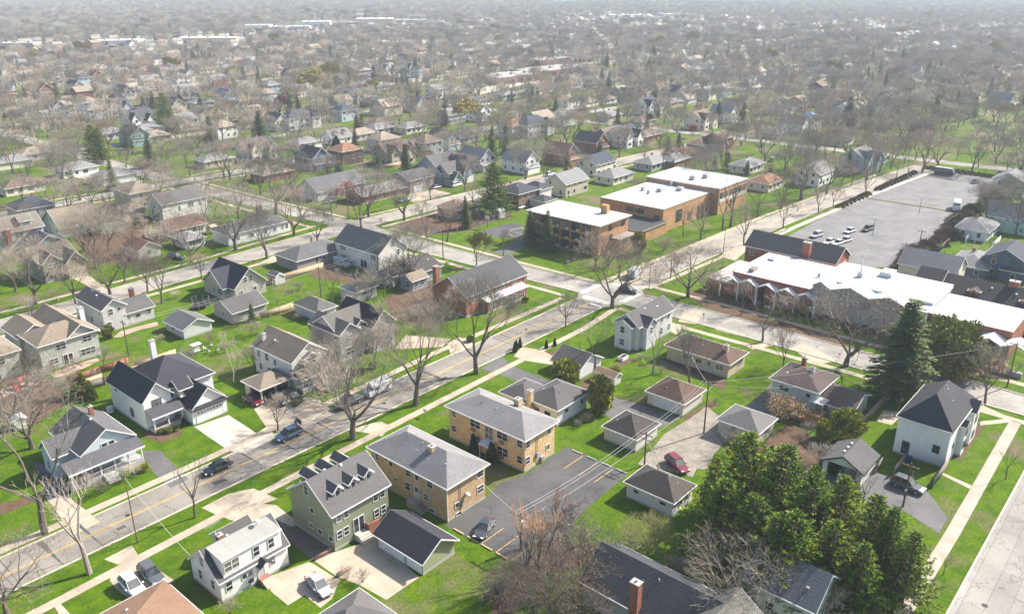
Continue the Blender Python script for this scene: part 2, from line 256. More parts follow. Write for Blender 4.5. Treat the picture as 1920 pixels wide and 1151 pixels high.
# ---------------- measured positions (metres) ----------------
TREES=[(29.5,96.5,15.5,'open','large crooked'),
(29.2,109.5,21.4,'open','tall pale barked'),
(44.4,97.3,9.9,'young','slim straight'),
(72.5,97.6,19.0,'elm','broad vase shaped'),
(87.2,98.3,20.5,'elm','tall many branched'),
(103.4,98.9,19.8,'elm','tall forked'),
(66.1,109.2,7.1,'small','small'),
(132.6,99.9,8.4,'small','small round headed'),
(119.1,82.3,11.7,'open','thin leaning'),
(125.0,73.3,11.2,'open','thin upright'),
(125.9,65.8,11.7,'small','dark thin'),
(148.3,98.6,17.5,'oak','dark spreading'),
(166.0,89.2,14.3,'oak','wide round crowned'),
(174.7,99.2,7.6,'small','small'),
(152.8,47.0,18.2,'oak','large forked'),
(143.8,55.7,8.8,'small','small upright'),
(153.5,22.6,12.1,'small','pale spreading'),
(208.7,115.3,10.2,'young','slim'),
(209.7,110.1,12.1,'small','slender'),
(222.8,110.0,16.3,'open','tall thin'),
(226.9,109.7,18.9,'open','tall'),
(213.0,98.3,13.4,'small','dark'),
(243.0,108.7,15.1,'open','tall'),
(236.8,97.4,9.4,'small','low'),
(273.5,107.4,20.3,'elm','massive tall'),
(260.3,96.0,9.9,'small','dark upright'),
(271.1,95.4,7.7,'small','small'),
(294.1,93.3,10.8,'small','dark round'),
(335.2,102.2,16.4,'elm','tall'),
(344.7,100.9,13.9,'elm','tall dense'),
(330.3,90.4,10.1,'open','leaning'),
(345.0,89.4,17.2,'elm','tall straight'),
(369.1,99.1,13.2,'elm','bushy'),
(379.1,85.9,8.6,'small','small park'),
(370.1,75.5,9.3,'small','park'),
(381.9,71.9,12.8,'elm','big park'),
(360.1,59.4,19.6,'elm','very tall'),
(275.1,50.7,15.4,'elm','wide grey'),
(295.3,50.5,13.7,'elm','wide pale'),
(274.8,42.6,14.3,'small','low'),
(230.1,35.5,7.3,'small','green flushed'),
(96.3,296.5,12.4,'open','dark crooked'),
(77.2,194.0,13.5,'oak','twin stemmed'),
(83.7,200.2,10.1,'small','straight'),
(83.8,188.7,11.1,'small','small crowned'),
(63.0,200.8,16.7,'elm','pale broad'),
(69.3,194.3,10.9,'small','dark stemmed'),
(82.4,179.2,11.7,'small','spreading'),
(120.3,225.5,17.5,'open','dark many limbed'),
(116.0,202.3,19.3,'oak','large dark'),
(97.5,188.0,7.3,'small','fine twigged'),
(142.7,306.7,10.0,'small','small'),
(142.4,321.1,11.3,'small','round crowned'),
(152.3,309.7,10.9,'small','upright'),
(162.2,284.3,16.0,'elm','tall brown'),
(160.8,278.4,15.5,'elm','tall grey'),
(112.0,291.5,20.5,'elm','big dense'),
(113.6,354.2,15.4,'elm','large edge'),
(135.3,202.2,16.8,'oak','reddish dense'),
(145.5,213.3,11.8,'small','reddish'),
(145.3,226.0,22.4,'elm','tall upright'),
(156.9,212.6,9.9,'small','pink tinged'),
(150.7,190.3,15.5,'small','round topped'),
(175.2,202.7,10.8,'small','thin'),
(190.8,202.5,11.8,'small','slim'),
(207.5,202.5,13.8,'elm','tall round'),
(158.9,170.9,11.7,'small','bushy'),
(159.8,163.5,12.8,'small','tall thin'),
(150.0,142.8,9.6,'green','budding yellow green'),
(161.1,143.2,8.1,'small','small'),
(130.2,146.2,16.2,'elm','grey'),
(107.8,148.3,9.6,'open','pale gnarled'),
(115.8,156.4,5.5,'open','pale low'),
(58.1,155.3,4.9,'small','little'),
(71.1,130.6,10.6,'birch','white stemmed'),
(37.9,143.3,14.7,'oak','pinkish dense'),
(36.9,134.0,14.2,'oak','pinkish spreading'),
(47.7,148.3,4.2,'bush','low brown'),
(46.7,156.6,3.5,'bush','low dark'),
(57.3,188.0,7.2,'small','thin green'),
(109.1,28.0,5.6,'open','gnarled multi stemmed'),
(129.4,14.1,5.4,'young','young'),
(100.2,14.9,3.4,'young','newly planted'),
(167.4,117.0,11.0,'small','pink brown'),
(166.9,109.4,11.2,'small','low branched'),
(75.9,30.9,11.0,'oak','brown twiggy'),
(64.9,52.0,12.9,'poplar','reddish upright'),
(64.9,54.2,10.7,'poplar','narrow reddish'),
(73.9,56.1,7.6,'poplar','thin orange'),
(80.4,113.6,9.0,'bush','tall brown'),
(78.5,108.1,7.3,'bush','thick brown'),
(92.0,115.5,8.9,'small','dense brown'),
(80.1,118.8,6.5,'bush','green tinged'),
(88.3,127.3,5.8,'bush','grey'),
(77.2,132.6,5.6,'bush','bushy'),
(68.7,142.4,4.5,'bush','grey green'),
(130.9,47.7,6.3,'young','bare thin'),
(161.7,35.4,5.6,'small','leafless'),
(148.1,34.1,5.3,'bush','grey'),
(92.8,228.3,13.6,'elm','tan dense'),
(94.9,218.6,11.9,'elm','brown dense'),
(97.4,246.7,11.2,'oak','tan'),
(102.0,217.7,7.6,'bush','grey brown'),
(104.6,246.9,8.2,'oak','pale grey'),
(88.5,233.3,9.1,'bush','brown'),
(114.3,244.6,11.6,'oak','dark vase shaped'),
(124.6,146.2,9.5,'bush','dark tangled'),
(115.7,145.4,7.9,'bush','brown'),
(123.3,121.4,8.9,'elm','brown fine twigged'),
(126.4,133.1,5.3,'bush','dark wiry'),
(125.2,126.7,5.9,'bush','grey wiry'),
(164.0,74.5,8.9,'small','pale grey twigged'),
(153.3,64.4,10.6,'open','tan leaved'),
(167.7,65.5,7.5,'bush','tan'),
(168.3,84.8,7.9,'bush','low'),
(160.2,28.4,5.5,'blush','tan leaved'),
(165.3,25.9,5.0,'blush','tan brown'),
(71.4,50.7,7.8,'oak','grey twiggy'),
(66.9,51.1,6.4,'small','brown twiggy'),
(64.2,45.7,8.5,'oak','pale twiggy'),
(77.6,45.9,6.2,'shrub','willow like'),
(81.6,45.5,4.7,'shrub','small'),
(59.2,51.5,7.0,'oak','tangled'),
(63.1,49.7,8.6,'oak','dense twiggy'),
(69.6,48.1,8.0,'bush','tall brown'),
(69.6,52.8,8.1,'bush','tall pale'),
(60.9,49.5,7.7,'oak','knotted'),
(61.1,47.3,8.0,'open','wiry'),
(60.2,54.5,3.2,'bush','brown'),
(82.8,24.2,5.5,'bush','orange brown'),
(77.0,39.6,4.1,'bush','thin'),
(61.9,45.6,6.9,'oak','gnarled dark'),
(50.2,71.1,2.0,'bush','round bare'),
(51.2,69.2,2.0,'bush','low bare'),
(37.2,76.7,2.4,'bush','small round'),
(41.5,113.7,2.8,'bush','reddish round'),
(37.5,116.2,3.2,'bush','dark'),
(38.5,113.0,2.7,'bush','thorny grey'),
(43.5,113.6,2.3,'bush','low'),
(19.9,96.7,10.7,'oak','pale pinkish twigged'),
(135.2,85.3,6.0,'bush','pale'),
(113.4,31.0,3.2,'bush','dark wiry'),
(109.5,48.1,4.8,'bush','grey wiry'),
(112.1,47.6,2.9,'bush','brown'),
(115.3,36.7,3.8,'bush','thin'),
(123.9,47.1,4.6,'ball','tan round'),
(185.8,116.2,5.6,'bush','brown'),
(193.5,112.5,4.6,'bush','low brown'),
(172.0,116.3,5.1,'bush','pinkish'),
(97.1,146.7,1.9,'bush','small dark'),
(100.6,146.6,2.2,'bush','brown'),
(99.7,158.6,1.6,'bush','small'),
(77.9,150.3,2.4,'bush','grey'),
(80.6,164.8,2.1,'bush','brown'),
(71.0,158.2,2.0,'bush','thin'),
(99.5,124.3,5.3,'bush','dense'),
(95.4,126.1,5.0,'bush','brown twiggy'),
(92.4,134.5,4.8,'green','bright budding'),
(86.2,153.7,2.7,'bush','pale'),
(86.3,146.6,3.4,'bush','green grey'),
(76.9,143.5,2.6,'bush','wiry'),
(128.5,76.5,1.9,'bush','dark'),
(129.1,78.7,1.4,'bush','low'),
(120.2,67.2,1.6,'bush','small dark'),
(120.3,64.0,1.3,'bush','low dark'),
(121.2,61.3,1.5,'bush','dark'),
(122.0,58.6,1.4,'bush','black'),
(110.2,75.5,2.1,'bush','brown'),
(103.5,84.9,2.1,'bush','small'),
(101.9,71.8,2.2,'bush','dark reddish'),
(99.9,72.0,1.5,'bush','low dark'),
(114.7,41.6,2.1,'bush','dark'),
(119.0,41.7,2.0,'bush','brown'),
(117.1,46.3,2.2,'bush','thin'),
(122.6,41.9,2.5,'bush','grey brown'),
(114.1,31.3,1.9,'bush','pale'),
(50.5,159.8,2.2,'bush','dark'),
(54.2,159.1,2.3,'bush','brown'),
(54.8,151.3,2.2,'bush','tan'),
(49.9,179.2,2.4,'bush','small'),
(86.1,179.5,2.0,'bush','brown'),
(96.0,176.3,2.1,'bush','small'),
(108.2,162.2,2.7,'bush','tangled'),
(109.9,144.2,3.3,'bush','pale'),
(101.0,142.3,2.5,'bush','grey'),
(114.1,127.2,3.8,'bush','dark'),
(107.5,130.2,3.7,'bush','brown'),
(111.5,121.1,3.7,'bush','reddish'),
(126.5,72.3,1.7,'bush','small'),
(138.0,62.6,2.3,'bush','grey'),
(173.8,224.9,6.8,'pink','pink blossoming'),
(162.8,218.0,7.1,'pink','pale pink blossoming'),
(144.4,148.0,1.8,'white','small white blossoming'),
(141.4,141.8,2.1,'pink','low pink')]
CONIFERS=[(146.5,35.3,18.8,'spruce','tall dark green'),
(90.1,153.9,4.3,'spruce','small green'),
(100.4,150.2,3.2,'spruce','tiny green'),
(208.0,329.3,16.2,'spruce','dark'),
(173.6,169.2,9.2,'spruce','slim dark'),
(190.8,173.6,16.4,'pine','large olive'),
(171.6,136.2,11.9,'spruce','bare stemmed green'),
(173.8,144.3,10.2,'spruce','dark green'),
(304.4,178.5,9.3,'spruce','narrow dark'),
(256.4,194.3,8.7,'spruce','olive'),
(196.3,259.1,8.3,'spruce','dark'),
(195.2,264.7,7.1,'spruce','blue green'),
(361.0,282.4,11.3,'spruce','dark green'),
(332.6,338.6,11.7,'spruce','dark'),
(302.4,355.6,8.0,'spruce','small'),
(258.2,324.2,10.2,'spruce','dark'),
(259.9,322.2,9.5,'spruce','green'),
(90.9,38.3,15.3,'pine','tall golden green'),
(95.9,37.2,11.5,'pine','golden topped'),
(96.3,31.2,10.9,'pine','yellow green'),
(84.7,37.8,11.8,'pine','shaded'),
(99.3,26.9,8.8,'pine','slim golden'),
(81.3,29.5,12.3,'pine','deep green'),
(90.3,33.0,15.9,'pine','broad golden'),
(92.9,43.4,8.7,'pine','low golden'),
(90.2,29.0,13.6,'pine','tall green'),
(83.6,33.5,11.9,'pine','dense dark green'),
(93.7,26.6,12.5,'pine','pointed golden'),
(92.8,22.2,12.2,'pine','golden'),
(86.2,24.6,10.9,'pine','dark green'),
(92.1,20.0,11.7,'pine','broad'),
(90.9,17.1,10.4,'pine','low spreading'),
(83.0,28.3,12.4,'pine','shadowed'),
(85.7,20.9,10.0,'pine','front'),
(199.0,392.3,11.5,'spruce','dark'),
(201.1,401.5,18.0,'pine','olive topped'),
(223.9,469.8,8.8,'spruce','dark'),
(366.6,667.7,16.1,'spruce','dark'),
(210.3,368.0,12.5,'pine','tall'),
(300.8,149.2,6.9,'pine','bushy bright'),
(297.6,152.9,5.9,'spruce','green'),
(295.3,138.1,6.1,'spruce','dark'),
(422.1,147.2,16.8,'spruce','large blue green'),
(546.7,341.4,15.2,'spruce','dark'),
(656.2,405.3,15.7,'spruce','dark'),
(764.3,244.4,8.8,'spruce','blue green'),
(832.5,241.2,10.7,'spruce','dark'),
(804.7,198.0,10.9,'spruce','blue green'),
(712.8,177.7,14.5,'spruce','tall blue green'),
(953.9,234.5,8.2,'spruce','dark'),
(143.6,350.3,15.1,'pine','yellow green'),
(145.5,348.1,14.0,'pine','thin yellow green')]
EVERGREENS=[(160.8,31.1,11.3,11.9,'bigyew','large olive round'),
(110.6,83.1,5.0,5.0,'yew','round bright'),
(106.6,72.4,6.8,4.3,'yew','round topped two stemmed'),
(82.2,79.5,3.7,1.7,'cone','dark columnar'),
(82.2,75.7,3.6,2.0,'cone','dark rounded columnar'),
(186.4,116.2,6.1,3.5,'yew','dark rounded'),
(65.1,168.4,2.9,2.5,'yew','dark egg shaped'),
(50.4,145.9,4.7,2.4,'cone','pointed golden green'),
(50.7,143.7,3.8,2.1,'cone','golden green'),
(49.5,146.0,2.7,2.4,'yew','bushy golden'),
(125.4,36.8,5.1,5.3,'yew','golden rounded'),
(122.8,39.0,3.5,3.4,'yew','small golden'),
(140.3,226.8,4.1,1.8,'cone','dark'),
(140.4,228.7,3.8,1.4,'cone','narrow dark'),
(228.4,302.0,5.4,4.4,'cone','dark green'),
(230.9,45.2,3.6,1.6,'cone','dark pointed'),
(233.4,44.3,3.5,1.6,'cone','pointed dark'),
(115.6,99.8,2.3,0.9,'cone','small dark'),
(116.8,100.4,2.2,0.9,'cone','little dark'),
(118.1,100.5,2.3,0.9,'cone','narrow'),
(121.2,96.1,2.0,0.8,'cone','small'),
(123.3,95.6,1.9,0.8,'cone','small dark'),
(337.2,464.7,17.9,22.2,'willow','pale yellow'),
(756.4,461.7,19.4,34.2,'willow','yellow green'),
(488.2,1145.0,11.7,19.2,'willow','golden'),
(115.0,50.6,3.0,2.4,'rust','rust brown'),
(176.8,406.5,5.0,8.6,'redbud','dark red'),
(268.4,403.4,10.7,15.7,'redbud','red purple'),
(372.2,229.3,6.2,7.4,'redbud','red'),
(911.2,209.4,7.3,15.6,'willow','yellow'),
(59.9,180.5,2.5,1.3,'yew','tiny'),
(52.9,122.9,0.8,1.3,'yew','small green'),
(53.8,122.3,0.9,1.4,'yew','leafy green'),
(55.0,122.0,0.7,1.2,'yew','low green'),
(45.5,114.2,1.1,1.5,'yew','bright yellow green'),
(86.6,117.6,1.3,1.7,'yew','low green'),
(87.1,115.6,1.3,1.6,'yew','small green'),
(89.1,115.4,1.2,1.5,'yew','dark green'),
(92.0,115.5,1.4,1.5,'yew','round green'),
(113.6,110.2,1.3,1.6,'yew','small dark'),
(138.4,116.2,1.3,1.6,'yew','bright'),
(133.7,115.9,1.2,1.5,'yew','small bright'),
(121.8,79.5,0.9,1.9,'yew','bright leafy'),
(134.7,65.4,1.0,1.1,'yew','small bright'),
(73.2,114.1,1.1,1.4,'yew','low green'),
(82.6,118.7,1.1,1.4,'yew','leafy'),
(127.2,43.3,1.0,1.4,'yew','small'),
(135.8,122.2,1.3,1.3,'yew','small'),
(95.9,168.1,1.1,1.2,'yew','small'),
(81.0,82.8,0.6,1.2,'yew','low clipped'),
(80.8,81.0,0.7,1.2,'yew','clipped'),
(80.3,78.8,1.2,1.0,'yew','clipped low')]
CARS=[(31.7,89.4,-92.0,'suv','white','white SUV parked on the concrete drive beside the brown hipped roof'),
(34.3,89.8,-92.0,'suv','grey','dark grey SUV parked beside the white one on the concrete drive'),
(46.9,72.3,-98.0,'sedan','silver','silver sedan on the back patio beside the white house'),
(68.7,64.7,-160.0,'sedan','slate','dark grey sedan in the near end of the apartment car park'),
(65.9,105.8,180.0,'suv','blue','blue SUV at the kerb with its tailgate open'),
(85.8,106.9,180.0,'van','white','white van with wrapped roof parked at the far kerb'),
(79.4,107.2,180.0,'pickup','black','black pickup parked behind the broad tree'),
(72.1,117.5,-90.0,'suv','black','black SUV on the drive of the cream house, nearest the carport'),
(74.2,116.3,-90.0,'suv','black','black SUV on the drive of the cream house, next to the steps'),
(53.0,105.8,180.0,'sedan','black','black car at the kerb beside the slim tree'),
(68.9,120.8,-90.0,'sedan','maroon','dark red car standing under the tan carport'),
(99.8,53.1,-115.0,'suv','maroon','maroon SUV on the gravel lane behind the lone white garage'),
(78.6,57.8,-160.0,'sedan','black','black vehicle at the near corner of the apartment car park'),
(117.2,24.5,-95.0,'suv','grey','grey SUV in front of the wooden fence by the open garage'),
(114.8,32.5,180.0,'sedan','white','white car standing inside the open garage'),
(170.2,107.0,15.0,'van','silver','silver minivan waiting at the crossing'),
(159.4,101.6,-80.0,'suv','black','black SUV turning in the middle of the intersection'),
(233.9,85.9,170.0,'suv','silver','silver SUV with dark bonnet parked nearest the brick building'),
(244.9,80.3,172.0,'sedan','white','white sedan parked farthest left in the middle of the big car park'),
(250.3,77.0,172.0,'suv','black','dark SUV parked beside the lamp post in the big car park'),
(234.9,77.7,172.0,'sedan','white','white sedan parked behind the roof of the brick building'),
(230.8,78.4,172.0,'sedan','white','white car almost hidden behind the brick building roof'),
(230.2,80.7,172.0,'sedan','white','white car showing only its roof behind the slate roof'),
(294.4,64.0,192.0,'boxvan','white','white step van parked by the long kerb in the big car park'),
(346.6,81.8,-95.0,'bus','dark','dark minibus with a white roof at the far end of the car park'),
(339.5,69.3,170.0,'sedan','black','black car at the far right corner of the big car park'),
(182.7,207.8,0.0,'sedan','slateblue','blue grey car in front of the brick ranch'),
(210.4,209.7,0.0,'suv','white','white SUV on the drive of the steep gabled house'),
(203.4,212.9,0.0,'sedan','blue','blue car beside the taupe split level house'),
(126.7,168.8,-90.0,'van','teal','pale teal topped vehicle beside the tall white saltbox house'),
(165.6,224.9,0.0,'sedan','grey','dark car under the pink blossom by the side street'),
(186.9,300.0,0.0,'sedan','white','white car on the drive at the third street'),
(101.2,207.4,-60.0,'suv','black','black SUV on the drive beside the little white cottage'),
(224.0,171.1,-40.0,'sedan','white','white car behind the brick house with the navy roof'),
(202.4,171.9,0.0,'sedan','slate','dark car just left of the school block'),
(246.6,195.0,0.0,'suv','white','white SUV on the street beyond the navy roofed house'),
(327.5,292.6,0.0,'suv','black','black SUV on the drive near the unfinished house'),
(543.4,387.7,0.0,'sedan','maroon','red car in the distant school car park'),
(328.0,143.0,20.0,'suv','silver','silver SUV on the drive beyond the school wing'),
(308.6,134.6,20.0,'sedan','grey','grey car on the drive beyond the school wing'),
(362.0,65.8,0.0,'sedan','black','dark car on the road by the park')]
POLYS=[('driveway','conc',[(32.8,118.6),(35.0,115.3),(35.3,106.3),(31.6,106.1)]),
('driveway','asph',[(47.9,120.2),(50.0,117.8),(48.8,106.9),(45.8,106.7),(46.2,112.9)]),
('driveway','asph',[(34.4,123.4),(35.2,130.0),(37.2,125.3),(35.0,115.3),(32.8,118.6)]),
('driveway','conc',[(32.0,97.9),(35.7,98.0),(35.3,95.3),(32.7,95.4)]),
('driveway','conc',[(32.4,93.9),(35.3,94.0),(35.9,87.2),(32.7,86.8),(30.6,88.5),(30.4,91.2),(30.6,93.3),(31.2,94.1)]),
('driveway','conc',[(46.2,98.7),(50.7,98.9),(53.8,97.4),(54.6,92.4),(52.3,93.0),(52.3,89.7),(48.5,89.8),(47.3,93.3),(46.6,96.3)]),
('driveway','conc',[(51.9,93.8),(53.6,91.3),(53.2,85.0),(52.1,85.3),(51.6,88.3),(49.7,89.5),(49.5,94.1)]),
('driveway','dark',[(51.6,88.3),(52.8,85.8),(52.6,76.4),(49.7,77.2),(49.9,83.0),(50.4,87.3)]),
('patio','conc',[(49.7,77.1),(52.8,76.4),(57.9,74.6),(56.4,64.5),(51.0,64.5),(50.6,68.8),(49.7,72.5)]),
('patio','conc',[(43.7,79.0),(49.2,77.4),(49.5,71.6),(46.7,69.6),(44.9,69.4),(45.0,72.7),(42.6,72.7),(42.7,76.4)]),
('car_park','lot',[(66.0,69.7),(74.6,69.8),(78.8,70.8),(82.9,69.4),(90.4,69.6),(93.6,69.8),(93.5,63.9),(93.5,57.8),(81.3,57.2),(75.6,55.9),(66.6,56.5),(66.3,58.1)]),
('driveway','brightconc',[(57.5,120.7),(63.5,120.0),(63.2,111.0),(65.5,111.5),(64.8,107.5),(58.4,106.8),(57.2,109.4)]),
('driveway','conc',[(68.3,120.7),(72.8,119.2),(76.9,114.5),(77.2,112.6),(76.0,106.8),(66.3,105.8),(65.3,111.2)]),
('driveway','conc',[(109.8,113.2),(113.7,113.4),(113.8,109.9),(112.4,108.2),(105.7,108.0)]),
('driveway','asph',[(106.1,95.8),(110.4,95.5),(110.2,85.9),(109.7,79.9),(104.2,80.0),(105.8,88.7)]),
('driveway','asph',[(105.2,99.6),(112.3,100.4),(110.2,95.4),(106.1,95.5)]),
('driveway','conc',[(118.5,100.3),(119.3,97.5),(119.9,96.3),(118.8,91.4),(115.9,90.3),(113.9,95.5),(113.9,98.6)]),
('driveway','conc',[(79.3,98.4),(79.3,96.0),(76.1,94.5),(75.3,97.1),(73.9,100.2),(77.3,99.4)]),
('driveway','asph',[(109.1,77.0),(112.7,73.6),(113.5,67.3),(113.9,60.6),(108.2,61.6),(109.8,68.2),(105.9,69.5),(107.3,74.5)]),
('lane','gravel',[(107.1,59.9),(114.1,59.4),(120.5,59.3),(117.6,53.9),(114.9,51.5),(106.8,50.6),(102.3,49.3),(100.3,52.8),(97.0,57.8)]),
('lane','gravel',[(96.6,58.2),(101.2,58.9),(106.7,51.9),(103.7,51.2),(99.0,49.9),(98.3,53.2)]),
('driveway','asph',[(114.0,30.8),(118.7,31.6),(118.8,27.4),(118.1,21.8),(113.4,17.9),(108.8,17.8),(111.2,23.6),(109.7,27.3),(109.6,31.1),(110.1,39.7),(113.2,37.9),(112.7,35.5)]),
('driveway','asph',[(124.0,54.1),(133.9,54.1),(138.3,55.0),(137.1,52.9),(126.1,49.9),(123.0,49.1)]),
('driveway','asph',[(139.6,55.5),(139.9,52.7),(127.5,48.7),(120.2,48.7),(120.1,51.5)]),
('car_park','lotgrey',[(226.4,92.4),(277.8,93.0),(325.4,95.1),(350.0,89.6),(352.7,72.1),(347.7,57.5),(309.0,58.3),(251.4,57.4),(224.6,57.8),(211.9,67.1),(217.2,85.2)]),
('court','lot',[(172.2,163.7),(187.4,162.9),(186.3,157.4),(178.2,150.5),(172.3,155.2)]),
('driveway','asph',[(162.3,147.3),(171.0,148.7),(180.8,149.6),(176.4,144.5),(163.4,142.3),(160.9,143.5)]),
('driveway','conc',[(76.3,212.5),(80.1,212.8),(78.2,197.0),(72.6,195.8),(76.3,205.0)]),
('driveway','conc',[(192.1,214.1),(201.8,212.0),(201.7,203.1),(184.1,203.3),(186.0,209.4)]),
('driveway','conc',[(113.6,187.4),(120.1,190.3),(118.6,185.0),(115.2,185.5)]),
('driveway','conc',[(158.6,85.6),(160.0,81.6),(152.5,79.4),(151.3,83.1)]),
('patio','conc',[(149.5,84.0),(150.3,80.8),(144.5,79.7),(145.4,81.9)]),
('driveway','conc',[(153.8,58.5),(158.0,57.7),(154.4,49.1),(149.9,51.3)]),
('driveway','conc',[(206.0,100.7),(217.1,99.7),(210.4,95.6),(198.2,93.5),(199.0,97.8)]),
('driveway','brightconc',[(125.8,333.0),(143.1,359.0),(136.8,334.9),(127.2,317.8)]),
('garden_bed','mulch',[(120.9,94.3),(115.4,95.7),(117.9,92.9),(122.8,94.1)]),
('garden_bed','mulch',[(134.7,75.5),(131.9,61.4),(127.8,59.5),(129.1,65.4),(132.4,76.2)]),
('garden_bed','mulch',[(121.2,81.6),(127.7,80.7),(131.2,78.6),(127.3,79.2),(122.4,80.3),(120.2,81.0)]),
('garden_bed','mulch',[(113.3,81.9),(121.4,81.4),(113.0,77.4),(110.1,75.9),(109.6,77.3)]),
('garden_bed','mulch',[(113.0,73.3),(113.9,67.6),(112.1,67.5),(111.8,72.4)]),
('garden_bed','mulch',[(114.3,60.5),(122.8,59.7),(122.9,58.0),(113.1,59.1)]),
('garden_bed','mulch',[(130.5,21.5),(146.3,21.6),(145.4,20.5),(131.2,20.7)]),
('garden_bed','mulch',[(142.4,38.7),(146.3,37.4),(147.2,35.5),(143.6,35.8),(139.7,37.2)]),
('garden_bed','mulch',[(51.0,125.7),(54.2,123.3),(55.9,121.5),(54.6,119.6),(51.4,120.1),(50.3,123.3)]),
('garden_bed','mulch',[(26.8,121.7),(31.7,120.1),(31.5,118.3),(27.7,118.2),(25.9,118.9)]),
('garden_bed','mulch',[(59.1,54.6),(69.0,57.2),(73.2,55.7),(76.4,51.2),(72.8,50.3),(67.2,52.8),(63.4,51.8),(57.7,51.4),(56.8,52.5)]),
('garden_bed','mulch',[(167.6,189.2),(195.3,190.4),(190.5,175.0),(196.4,170.7),(192.7,167.5),(168.6,167.9),(160.1,173.4),(162.9,187.7)]),
('garden_bed','mulch',[(93.2,254.6),(112.1,246.2),(107.6,231.7),(104.4,221.5),(93.5,212.2),(88.7,214.3),(86.0,222.5),(89.6,242.4)]),
('garden_bed','mulch',[(125.4,172.0),(126.0,155.3),(119.5,156.8),(116.0,166.8),(120.0,175.0)]),
('garden_bed','mulch',[(118.1,142.6),(135.1,146.0),(128.8,130.3),(113.5,123.2),(111.0,130.8)]),
('garden_bed','mulch',[(169.8,91.4),(172.3,88.5),(172.5,74.8),(165.0,68.7),(166.9,55.1),(165.7,50.2),(158.9,49.9),(160.5,71.5),(163.0,84.7)]),
('garden_bed','mulch',[(111.1,46.2),(124.8,46.1),(124.3,43.9),(119.5,36.6),(108.8,37.3),(107.9,42.9)]),
('garden_bed','mulch',[(43.8,167.4),(48.8,165.3),(48.9,149.9),(46.4,145.0),(39.6,141.3),(36.8,147.3)]),
('patio','brickp',[(49.6,160.4),(59.1,160.6),(58.9,158.9),(53.4,157.0),(50.1,157.3)]),
('patio','brickp',[(65.8,168.1),(68.6,170.3),(76.2,169.5),(75.3,167.1),(70.6,167.9),(67.1,167.1)]),
('patio','brickp',[(41.2,159.9),(45.4,160.1),(47.1,157.2),(42.7,156.6),(40.0,156.5)]),
('patio','conc',[(134.6,35.0),(139.4,35.3),(141.3,32.3),(135.0,32.5)]),
('path','conc',[(125.1,21.7),(124.2,17.5),(123.1,17.5),(124.4,21.7)]),
('path','conc',[(153.8,25.7),(150.7,17.2),(149.2,17.2),(152.4,25.5)]),
('path','conc',[(146.1,21.6),(150.8,17.8),(149.4,17.5),(144.7,21.2)]),
('path','conc',[(148.7,65.7),(154.8,62.7),(154.4,61.1),(148.3,64.1)]),
('path','conc',[(154.5,75.2),(154.5,68.5),(152.8,68.3),(152.4,74.9)]),
('path','conc',[(24.2,94.2),(24.8,93.7),(24.8,90.9),(23.9,91.9)]),
('path','conc',[(107.0,122.8),(111.8,114.2),(107.9,112.6),(100.6,119.0)]),
('driveway','lotgrey',[(482.9,399.1),(593.1,420.6),(574.1,366.1),(504.7,339.1),(433.6,353.8)]),
('driveway','brightconc',[(420.4,399.0),(475.2,413.1),(466.4,392.9),(402.5,377.3)])]
FENCES=[('fence','reddish brown board fence behind the sage grey house with tan roof',1.5,'redwood',[(50.2,152.9),(56.3,152.7),(61.8,152.7)]),
('fence','grey weathered board fence with pale cap left of the white farmhouse style house',1.7,'greywood',[(48.5,147.5),(48.9,137.9)]),
('fence','pale topped board fence running behind the white farmhouse style house',1.7,'tanwood',[(49.2,149.1),(54.9,147.4),(61.1,149.0),(69.7,149.3)]),
('fence','tan board fence behind the taupe garage',1.6,'tanwood',[(105.2,171.4),(107.1,154.2)]),
('fence','tan board fence between the two backyard garages',1.6,'tanwood',[(91.5,153.2),(100.4,152.2)]),
('fence','long white vinyl fence around the yard right of the big car park',1.8,'white',[(272.2,52.4),(255.7,51.6),(254.7,44.4),(253.9,35.7)]),
('fence','white picket fence by the side street at upper left',1.1,'white',[(124.4,299.3),(131.0,300.5),(138.3,302.4)]),
('fence','dark board fence behind the annex',1.8,'darkwood',[(239.8,54.8),(234.9,44.6)]),
('fence','weathered wood fence beside the grey SUV',1.7,'greywood',[(118.1,29.4),(119.1,27.1),(119.7,21.7),(127.1,21.9)]),
('fence','grey wood fence around the patio left of the tall white house',1.7,'greywood',[(131.2,36.1),(140.7,36.0),(141.8,35.9),(141.7,32.7)]),
('fence','low rail fence among the thicket at the bottom edge',1.1,'tanwood',[(62.8,55.1),(68.2,54.7)]),
('fence','dark board fence at the bottom edge behind the mown lawn',1.5,'darkwood',[(58.0,54.9),(58.9,51.6)]),
('fence','white fence beside the big white twin house in the distance',1.5,'white',[(220.2,341.6),(231.7,341.2)]),
('fence','grey privacy fence behind the tan hip roofed house at upper centre',1.6,'tanwood',[(211.4,252.0),(215.0,242.0)]),
('wall','low retaining wall between the white house patio and the concrete courtyard',0.5,'brickwall',[(49.7,77.1),(49.6,72.3),(48.8,70.2)]),
('fence','chain link fence around the school playground',1.2,'mesh',[(162.9,187.7),(161.1,174.4),(169.6,168.9),(192.7,167.5)])]
